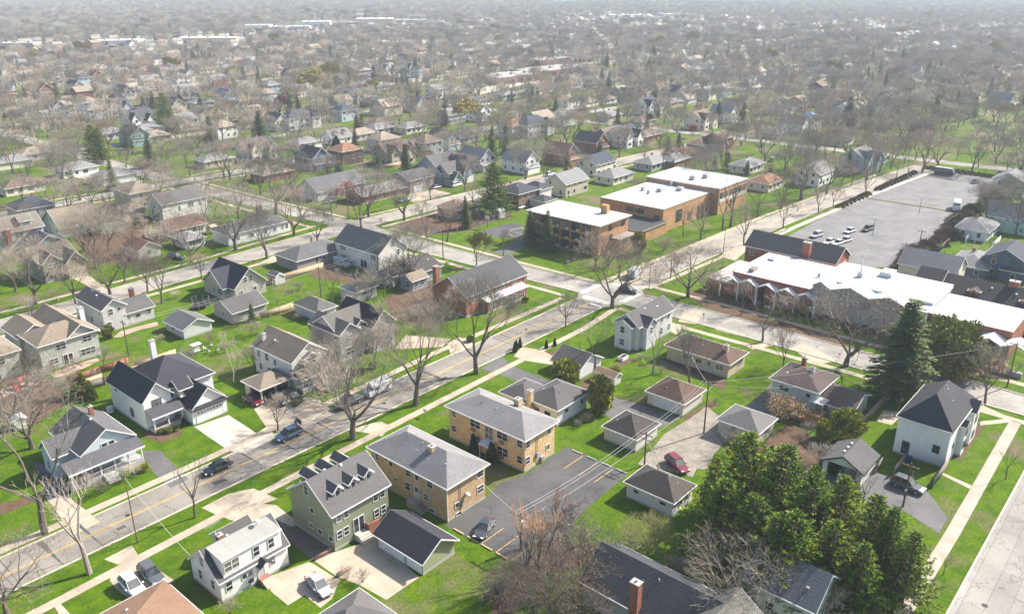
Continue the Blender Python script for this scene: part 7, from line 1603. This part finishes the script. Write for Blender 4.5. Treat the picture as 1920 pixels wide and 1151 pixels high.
for i in range(16): hbush(173.2-.9*(i%2),80-i*2.1,2.3,1.1,'low dark shrub in the bed before the church, number %d from the left'%(i+1),'foundation shrubs of the church','g' if i%3 else 'b')
# ---------------- houses of the blocks beyond ----------------
WC={'white':(0.84,0.84,0.83),'cream':(0.74,0.7,0.6),'tan':(0.52,0.46,0.37),'brick':None,'grey':(0.4,0.41,0.42),'blue':(0.46,0.54,0.6),'brown':(0.13,0.08,0.065),'teal':(0.25,0.4,0.37),'navyw':(0.08,0.12,0.19),'mint':(0.45,0.58,0.52)}
RC={'grey':(0.24,0.24,0.245),'dark':(0.09,0.09,0.1),'navy':(0.06,0.07,0.095),'brown':(0.19,0.14,0.11),'tan':(0.32,0.265,0.21),'redbrown':(0.3,0.16,0.1),'red':(0.32,0.11,0.08),'blue':(0.16,0.22,0.29)}
FORM={
 'ranch':[(-6.5,-4.2,13,8.4,0,2.8,'hip',1.9,.5)],
 'cape':[(-5.5,-4.2,11,8.4,0,2.9,'gx',3.3,.35),(-3.3,-3.4,1.5,3,4.2,5.3,'gy',.6,.2),(1.8,-3.4,1.5,3,4.2,5.3,'gy',.6,.2)],
 'capew':[(-6.5,-4.5,13,9,0,4.6,'gx',3.0,.35)],
 'two':[(-5,-4.5,10,9,0,5.5,'gx',2.4,.4),(-5.8,-5.6,4,6,0,3.0,'gy',1.4,.3)],
 'twohip':[(-5.3,-4.7,10.6,9.4,0,5.5,'hip',2.4,.45)],
 'gfront':[(-4.3,-6,8.6,12,0,4.6,'gy',3.6,.4),(-4.6,-7.8,7,1.9,0,2.6,'sR',.6,.2)],
 'big':[(-6.5,-4.5,13,9.5,0,5.4,'gx',3.3,.4),(-5.6,-6.3,4.2,7,0,5.2,'gy',2.9,.35),(1.6,-7,4.6,8,0,4.2,'gy',3.0,.35)],
 'bigw':[(-9,-5,18,11,0,5.8,'hip',3.0,.45),(3.5,-6.8,5.2,6,0,5.3,'hip',2.4,.4)],
 'shed':[(-1.5,-1.5,3,3,0,2,'gx',.7,.2)]}
FP={}
def midproto(f,wc,rc):
    k=(f,wc,rc)
    if k in FP: return FP[k]
    wm=M('brick',(0.3,0.12,0.08)) if wc=='brick' else M('siding',WC[wc]); rm=M('roof',RC[rc]); W=MB(); Rf=MB(); r=random.Random(len(f)*3+len(wc))
    for i,b in enumerate(FORM[f]):
        wallmb(W,b,i); a,q=roofmb(b); n=len(Rf.v); Rf.v+=a.v; Rf.f+=[tuple(n+j for j in t) for t in a.f]; Rf.m+=[0]*len(a.f); n=len(Rf.v); Rf.v+=q.v; Rf.f+=[tuple(n+j for j in t) for t in q.f]; Rf.m+=[1]*len(q.f)
        x0,y0,L,Wd,z0,h=b[:6]; ex=.003*i
        if z0>0: W.box(x0+L*.25,y0-.05,z0+.5,x0+L*.75,y0+ex-.001,h-.1,1); continue
        for lv in range(2 if h>4.4 else 1):
            z=1.0+lv*2.7
            for q_ in range(max(1,int(L/2.8))):
                u=x0+(q_+.5)*L/max(1,int(L/2.8)); ww=r.choice((.5,.5,.9))
                if r.random()<.85 and Wd>2.5: W.box(u-ww-.09,y0-.04,z-.09,u+ww+.09,y0+ex-.001,z+1.29,2); W.box(u-ww,y0-.07,z,u+ww,y0-.041,z+1.2,1)
            for q_ in range(max(1,int(Wd/3.2))):
                v=y0+(q_+.5)*Wd/max(1,int(Wd/3.2))
                if r.random()<.8 and Wd>2.5: W.box(x0-.04,v-.54,z-.09,x0+ex-.001,v+.54,z+1.29,2); W.box(x0-.07,v-.45,z,x0-.041,v+.45,z+1.2,1)
    if r.random()<.7: Rf.box(1.2,.6,3,1.9,1.3,FORM[f][0][5]+FORM[f][0][7]+.9,2)
    FP[k]=(W.mesh('wall',[wm,GLASS,TRIM]),Rf.mesh('roof',[rm,TRIM,M('brick',(0.3,0.14,0.1))])); return FP[k]
HN=[];  # taken house sites
for (x,y,_) in LAND: HN.append((x,y,11))
def place_mid(x,y,f,wc,rc,rz,nm='house'):
    a,b=midproto(f,wc,rc); o=empty(nm,x,y,0,R_(rz)); link('wall',a,o); link('roof',b,o); return o
MIDS=[]
for (x,y,f,wc,rc,rz,l) in MID:
    o=place_mid(x,y+4.5,f,wc,rc,rz,'garage' if 'garage' in l else 'shed' if 'shed' in l and f=='shed' else 'house'); HN.append((x,y+4.5,14 if f!='shed' else 4)); LAND.append((x,y+4.5,l)); MIDS.append((o,l,'garage' if 'garage' in l else 'shed' if f=='shed' else 'house',x,y))
KEEP=[]   # areas without houses: x0,y0,x1,y1
for a in ((170,55,362,100),(164,112,262,152),(376,40,560,112),(430,372,620,440),(140,285,156,300),(160,130,200,190)): KEEP.append(a)
def crossx(y): return 157 if y<100 else 152 if y<200 else 146
def free(x,y,rad):
    for a in KEEP:
        if a[0]-6<x<a[2]+6 and a[1]-6<y<a[3]+6: return False
    for (a,b,r_) in HN:
        if (a-x)**2+(b-y)**2<(rad+r_*.55)**2: return False
    return True
hr=random.Random(21); cand=[]
YS=[8,104.3,195.5,292,384,477,570,665,760,860,960,1060]
for i,yy in enumerate(YS):
    for side in (-1,1):
        x=-40+hr.uniform(0,12)
        while x<1500:
            y=yy+bend(x)+side*17.5+hr.uniform(-1.5,1.5); step=hr.uniform(16,21)
            xc=[crossx(y),372-(y-90)*.06,590-(y-90)*.06,800-(y)*.06,1010]
            px,py=proj(x,y,3)
            if all(abs(x-c)>13 for c in xc) and not(x<222 and y<218) and -30<px<1950 and 12<py<1150: cand.append((math.hypot(x,y),x,y,side,step))
            x+=step
# rear garages
cand.sort(); NHOUSE=186; made=0; FAR=MB(); nfar=0
forms=['ranch']*5+['cape','capew','two','two','twohip','twohip','gfront','gfront','big','big']
wcs=['white','white','cream','cream','tan','tan','brick','brick','grey','blue','brown']; rcs=['grey','grey','grey','dark','brown','tan','tan','navy','redbrown']
WW={'white':'white','cream':'cream','tan':'tan','brick':'red brick','grey':'grey','blue':'pale blue','brown':'dark brown'}
RW={'grey':'grey','dark':'charcoal','brown':'brown','tan':'tan','navy':'navy','redbrown':'rust coloured'}
FW={'ranch':'low hip roofed','cape':'small dormered','capew':'broad gabled','two':'two storey','twohip':'two storey hip roofed','gfront':'steep front gabled','big':'large multi gabled'}
AUTO=[]
combos=[]
for _ in range(46): combos.append((hr.choice(forms),hr.choice(wcs),hr.choice(rcs)))
for (d,x,y,side,_) in cand:
    if not free(x,y,8.5): continue
    HN.append((x,y,12))
    f,wc,rc=hr.choice(combos)
    if made<NHOUSE:
        o=place_mid(x,y,f,wc,rc,(0 if side>0 else 180)+hr.uniform(-1.5,1.5) if f in('gfront','big','two') else hr.choice((0,0,180))); made+=1
        AUTO.append((o,WW[wc]+' '+FW[f]+' house with '+RW[rc]+' roof','house',x,y))
    else:
        b=list(FORM[f][0]); n=len(FAR.v); B=tuple([b[0]+x,b[1]+y]+b[2:]); wallmb(FAR,B); ci={'white':0,'cream':1,'tan':2,'brick':3,'grey':0,'blue':0,'brown':3}[wc]
        for j in range(len(FAR.m)-1,-1,-1):
            if min(FAR.f[j])<n: break
            FAR.m[j]=ci
        a,q=roofmb(B); n=len(FAR.v); FAR.v+=a.v; FAR.f+=[tuple(n+j for j in t) for t in a.f]; FAR.m+=[{'grey':4,'dark':5,'brown':6,'tan':7,'navy':5,'redbrown':6}[rc]]*len(a.f); nfar+=1
if FAR.v:
    o=FAR.build('distant_houses',[M('plain',WC['white']),M('plain',WC['cream']),M('plain',WC['tan']),M('plain',(0.3,0.12,0.08))]+[M('plain',RC[k]) for k in('grey','dark','brown','tan')]); tag(o,'roofs and walls of the farthest suburb blocks among the woods','houses',None,'stuff')
print('houses near',made,'far stuff',nfar,'mid',len(MID))
# distant commercial buildings
def block(x,y,L,W,h,rz,wm,rm,label,nm='commercial_building'):
    o=empty(nm,x,y,0,R_(rz)); tag(o,label,'building'); m=MB(); m.box(0,0,0,L,W,h); m.build('wall',wm,o); r,q=roofmb((0,0,L,W,0,h,'flat',0,.1)); ro=r.build('roof',rm,o); q.build('fascia',TRIM,ro)
    for i in range(3): rooftop(ro,L*(.2+.3*i),W*.4,h+.2,3,2.4,1.4)
    m=MB(); n=int(L/9); [m.box(i*9+2,-.06,.8,i*9+7,-.01,3.0) for i in range(n)]; m.build('window_band',GLASS,o); HN.append((x+L/2,y+W/2,20)); return o
WB=M('plain',(0.78,0.78,0.76))
block(905,1120,60,40,9,-42,M('plain',(0.62,0.5,0.4)),WB,'tan shopping building below the skyline left of centre'); block(952,1078,50,36,7,-42,M('plain',(0.66,0.6,0.52)),MWG,'beige shopping building at the right end of the tan one')
block(820,1150,44,34,7,-42,WB,WB,'white flat roofed shop adjoining the tan shopping building'); block(856,1118,40,30,5.5,-42,M('plain',(0.55,0.38,0.3)),MWG,'low brown shop between the white and tan shopping buildings')
block(700,1120,36,30,7,-42,WB,MW,'white shopping building leftmost of the far row'); block(732,1096,52,26,5,-42,M('plain',(0.6,0.6,0.6)),MW,'low grey and white shop second from left of the far row')
block(1020,1120,30,20,11,-42,M('plain',(0.5,0.45,0.4)),MWG,'taller brownish block right of the shopping row')
block(500,950,70,26,6,-42,M('plain',(0.6,0.52,0.38)),MW,'tan walled white roofed store in the upper left woods'); block(420,980,50,26,6,-42,WB,MW,'white roofed store in the upper left, left of the tan walled one'); block(330,1020,45,22,6,-42,M('plain',(0.55,0.36,0.27)),MWG,'low brown front store at the far upper left')
block(1350,930,60,26,7,-40,WB,WB,'white building cluster right of centre below the skyline'); block(1440,880,60,26,7,-40,WB,WB,'second white building right of centre below the skyline')
block(2330,1500,260,60,12,-42,WB,WB,'very long white warehouse on the skyline'); block(2100,1620,120,50,12,-42,WB,M('plain',(0.35,0.4,0.47)),'blue roofed warehouse on the skyline'); block(2560,1330,130,50,14,-42,WB,WB,'white warehouse at the right of the skyline'); block(1900,1500,90,40,12,-42,M('plain',(0.35,0.38,0.42)),MWG,'grey blocky building on the skyline left of centre')
block(448,402,46,22,5,-3,M('brick',(0.3,0.15,0.1)),MWG,'low brown brick school with pale flat roof in the distance','school_building'); block(500,412,60,26,4.4,-3,M('brick',(0.26,0.14,0.1)),M('membrane',(0.36,0.34,0.31)),'wider low brick school block to the right in the distance','school_building'); block(560,455,40,20,6.5,-3,M('brick',(0.3,0.15,0.1)),MWG,'taller rear brick block of the distant school','school_building')
block(1010,1250,30,20,10,-42,M('plain',(0.7,0.7,0.7)),WB,'white cubic building in the distant woods')
o=empty('water_tower',545,1890); tag(o,'pale water tower on the skyline at upper left','water tower'); m=MB(); m.tube((0,0,0),(0,0,28),2.2,1.8,12); m.build('tower_stem',TRIM,o); m=MB(); m.ball((0,0,32),7,.75,0,14); m.build('tower_tank',TRIM,o)
# ---------------- more trees one can count, then the woods ----------------
tr=random.Random(77); NT=[]; cnt=0
def treefree(x,y,rad=5.5):
    for (a,b,r_) in HN:
        if (a-x)**2+(b-y)**2<(rad*.45+r_*.62)**2: return False
    for a in ((170,57,352,96),(173,119,260,152),(170,18,196,90),(440,380,600,430)):
        if a[0]<x<a[2] and a[1]<y<a[3]: return False
    return True
CLEAR=[(905,1120,130,60),(820,1150,110,60),(700,1120,110,60),(500,950,80,45),(420,980,60,45),(330,1020,50,40),(1350,930,80,50),(2330,1500,330,160),(2560,1330,200,160)]
def mallclear(x,y):     # car parks round the shops keep the view of them open
    for (a,b,L,W) in CLEAR:
        c,s_=math.cos(R_(-42)),math.sin(R_(-42)); u=(x-a)*c+(y-b)*s_; v=-(x-a)*s_+(y-b)*c
        if -15<u<L+15 and -130<v<W: return False
    return True
def onroad(x,y):
    for yy in YS:
        if abs(y-yy-bend(x))<5.5: return True
    for c in (crossx(y),372-(y-90)*.06,590-(y-90)*.06):
        if abs(x-c)<5.5: return True
    return False
ctr=[]
for i,yy in enumerate(YS):
    for side in (-1,1):
        x=-20.0
        while x<1300: x+=tr.uniform(9,17); ctr.append((x,yy+bend(x)+side*(5.9+tr.uniform(0,.6)),'street'))
for c in (372,590,800):
    y=120.0
    while y<900: y+=tr.uniform(9,16); ctr+= [(c-(y-90)*.06+s_*6.2,y,'street') for s_ in (-1,1)]
y=205.0
while y<900: y+=tr.uniform(10,16); ctr+=[(crossx(y)+s_*6.4,y,'street') for s_ in (-1,1)]
for _ in range(12000):
    # even spread over the visible sector
    d=200+tr.random()**.75*900; a=YAW+tr.uniform(-.62,.62); ctr.append((d*math.cos(a),d*math.sin(a),'yard'))
ctr.sort(key=lambda q:math.hypot(q[0],q[1])); far=[]; grid={}
for (x,y,_) in [(t[0],t[1],0) for t in TREES+CONIFERS]: grid.setdefault((int(x//8),int(y//8)),[]).append((x,y))
def near(x,y,r_):
    for i in (-1,0,1):
        for j in (-1,0,1):
            for (a,b) in grid.get((int(x//8)+i,int(y//8)+j),[]):
                if (a-x)**2+(b-y)**2<r_*r_: return True
    return False
PEV=['grey brown','brown','tall grey','wide brown','fine twigged','dense grey','slim','reddish','pale']
for (x,y,k) in ctr:
    d=math.hypot(x,y); px,py=proj(x,y,0)
    if not(-40<px<1960 and py>10) or d<190 or d>1100: continue
    if y<190 and x<255 and not(k=='street' and y>112): continue
    if d<262 and k=='yard' and not(x<150 and y>205): continue
    if d<222: continue
    if onroad(x,y) or not treefree(x,y) or near(x,y,(11.5 if d<450 else 11.0 if d<700 else 9.0)*(.72 if y<x*.42 else 1)): continue
    if 385<x<560 and 45<y<108 and tr.random()<.8: continue
    grid.setdefault((int(x//8),int(y//8)),[]).append((x,y))
    u=tr.random()
    if cnt<168:
        cnt+=1
        if u<.09 and d>300: o=conifer(x,y,tr.uniform(8,15),'spruce',cnt%3,cnt); w_='dark spruce tree'; c='tree'
        elif .09<u<.12 and d>300: o=tree(x,y,tr.uniform(6,8),'redbud' if u<.1 else 'pink' if u<.107 else 'willow',0,cnt,'blossom_tree'); w_=('red blossoming tree' if u<.1 else 'pink blossoming tree' if u<.107 else 'yellow budding tree'); c='tree'
        else: kk='elm' if u<.45 else 'oak' if u<.75 else 'small'; o=tree(x,y,tr.uniform(11,17) if kk!='small' else tr.uniform(7,10),kk,cnt%3,cnt,'bare_tree'); w_=tr.choice(PEV)+' bare tree'; c='tree'
        AUTO.append((o,w_,c,x,y))
    elif mallclear(x,y): far.append((x,y))
nf0=len(far)
for _ in range(34000):
    d=1050+tr.random()**1.1*4300; a=YAW+tr.uniform(-.62,.62); x,y=d*math.cos(a),d*math.sin(a)
    if math.sin(x*.011+1)*math.sin(y*.009)>.86: continue
    if treefree(x,y,12) and mallclear(x,y): far.append((x,y))
print('trees counted',cnt,'woods',nf0,len(far))
# prototypes for the woods: real bare trees standing at the edge of the counted ones
protos=[]
for i in range(4):
    tm,cm,_=tree_proto(('far',i)); x,y=far[i]; o=empty('bare_tree',x,y); link('trunk',tm,o); c=link('crown',cm,o); protos.append((CH[o.name][0],c)); AUTO.append((o,['grey brown','brown','pale','reddish'][i]+' coarse bare tree','tree',x,y))
x,y=far[4]; o=conifer(x,y,12,'spruce',0,3); AUTO.append((o,'dark spruce tree','tree',x,y)); protos.append((CH[o.name][0],CH[o.name][1]))
x,y=far[5]; o=tree(x,y,16,'willow',0,3,'budding_tree'); AUTO.append((o,'yellow budding tree','tree',x,y)); protos.append((CH[o.name][0],CH[o.name][1]))
pts=far[6:]; me=bpy.data.meshes.new('woods'); me.from_pydata([(x,y,0) for x,y in pts],[],[]); at=me.attributes.new('kind','INT','POINT'); at.data.foreach_set('value',[ (4 if (u:=tr.random())<.11 else 5 if u<.118 else tr.randrange(4)) for _ in pts])
wo=link('woods',me); tag(wo,'bare woods and garden trees of the distant suburb','trees',None,'stuff')
ng=bpy.data.node_groups.new('woods','GeometryNodeTree'); ng.interface.new_socket('Geometry',in_out='INPUT',socket_type='NodeSocketGeometry'); ng.interface.new_socket('Geometry',in_out='OUTPUT',socket_type='NodeSocketGeometry')
gi=ng.nodes.new('NodeGroupInput'); go=ng.nodes.new('NodeGroupOutput'); jn=ng.nodes.new('GeometryNodeJoinGeometry'); at=ng.nodes.new('GeometryNodeInputNamedAttribute'); at.data_type='INT'; at.inputs['Name'].default_value='kind'
rs=ng.nodes.new('FunctionNodeRandomValue'); rs.data_type='FLOAT_VECTOR'; rs.inputs[0].default_value=(0,0,0); rs.inputs[1].default_value=(0,0,6.28); rz_=ng.nodes.new('FunctionNodeRandomValue'); rz_.data_type='FLOAT'; rz_.inputs[2].default_value=.6; rz_.inputs[3].default_value=1.22; rz_.inputs['Seed'].default_value=5
for i,(t,c) in enumerate(protos):
    js=ng.nodes.new('GeometryNodeJoinGeometry')
    for ob in (c,t):
        oi=ng.nodes.new('GeometryNodeObjectInfo'); oi.transform_space='ORIGINAL'; oi.inputs['Object'].default_value=ob; ng.links.new(oi.outputs['Geometry'],js.inputs[0])
    cp=ng.nodes.new('FunctionNodeCompare'); cp.data_type='INT'; cp.operation='EQUAL'; ng.links.new(at.outputs['Attribute'],cp.inputs[2]); cp.inputs[3].default_value=i
    ip=ng.nodes.new('GeometryNodeInstanceOnPoints'); ng.links.new(gi.outputs[0],ip.inputs['Points']); ng.links.new(cp.outputs[0],ip.inputs['Selection']); ng.links.new(js.outputs[0],ip.inputs['Instance']); ng.links.new(rs.outputs[0],ip.inputs['Rotation']); ng.links.new(rz_.outputs[1],ip.inputs['Scale']); ng.links.new(ip.outputs[0],jn.inputs[0])
ng.links.new(jn.outputs[0],go.inputs[0]); wo.modifiers.new('woods','NODES').node_group=ng
# ---------------- haze ----------------
m=MB(); m.box(-400,-700,-1,7200,7200,CAMH+3); hz=m.build('haze',None); hz.data.materials.clear()
hm=bpy.data.materials.new('haze'); hm.use_nodes=True; t=hm.node_tree; t.nodes.remove(t.nodes['Principled BSDF']); pv=t.nodes.new('ShaderNodeVolumePrincipled'); pv.inputs['Density'].default_value=HAZE; pv.inputs['Color'].default_value=(0.76,0.88,1.0,1); pv.inputs['Anisotropy'].default_value=0.1
t.links.new(pv.outputs[0],t.nodes['Material Output'].inputs['Volume']); hz.data.materials.append(hm); hz['kind']='stuff'; hz['label']='thin pale haze over the far suburb'
# ---------------- place words for trees and repeated houses ----------------
def rel(x,y,cat):
    best=None
    for (a,b,w_) in LAND:
        d=math.hypot(a-x,b-y)
        if best is None or d<best[0]: best=(d,a,b,w_)
    d,a,b,w_=best; p=proj(x,y,0); q=proj(a,b,0); dx=p[0]-q[0]; dy=(p[1]-q[1])
    if abs(dx)>abs(dy)*1.3: r_=('left of ' if dx<0 else 'right of ')
    else: r_='in front of ' if dy>0 else 'behind '
    w_=w_.split()[:6]
    while w_[-1] in('of','by','the','in','with','and','behind','beside','at','left','right','a','left','low','on','near','under','large','small','white','grey','brick','plain','hip','two','one','rear','wide','bare','many','many','pale','dark','folded','long'): w_.pop()
    return r_+'the '+' '.join(w_)
buck={}
for (o,words,cat,x,y) in PEND:
    l=words+' '+rel(x,y,cat); buck.setdefault(l,[]).append((proj(x,y)[0],o,cat,l))
ORD=['leftmost','second from left','third from left','fourth from left','fifth from left','sixth from left','seventh from left','eighth from left']
def zone(x,y):
    px,py=proj(x,y); c='far left' if px<160 else 'left third' if px<640 else 'left centre' if px<880 else 'centre' if px<1040 else 'right centre' if px<1300 else 'right third' if px<1760 else 'far right'
    r_='mid height' if py>330 else 'upper third' if py>230 else 'upper fifth' if py>150 else 'top strip'
    return 'in '+r_+', '+c
for (o,words,cat,x,y) in AUTO:
    l=words+' '+zone(x,y); buck.setdefault(l,[]).append((proj(x,y)[0],o,cat,l))
GR={'tree':'trees of the suburb','house':'detached houses of the suburb','bush':'garden bushes','evergreen':'garden evergreens'}
for (o,l,cat,x,y) in MIDS: tag(o,l if len(l.split())>6 else l+' '+zone(x,y),cat,'detached houses of the suburb')
for l,v in buck.items():
    v.sort(key=lambda t:t[0])
    for i,(px,o,cat,l) in enumerate(v):
        if len(v)>1: l=l+', '+(ORD[i] if i<8 else str(i+1)+'th from left')
        tag(o,' '.join(l.split()[:16]),cat,GR[cat])
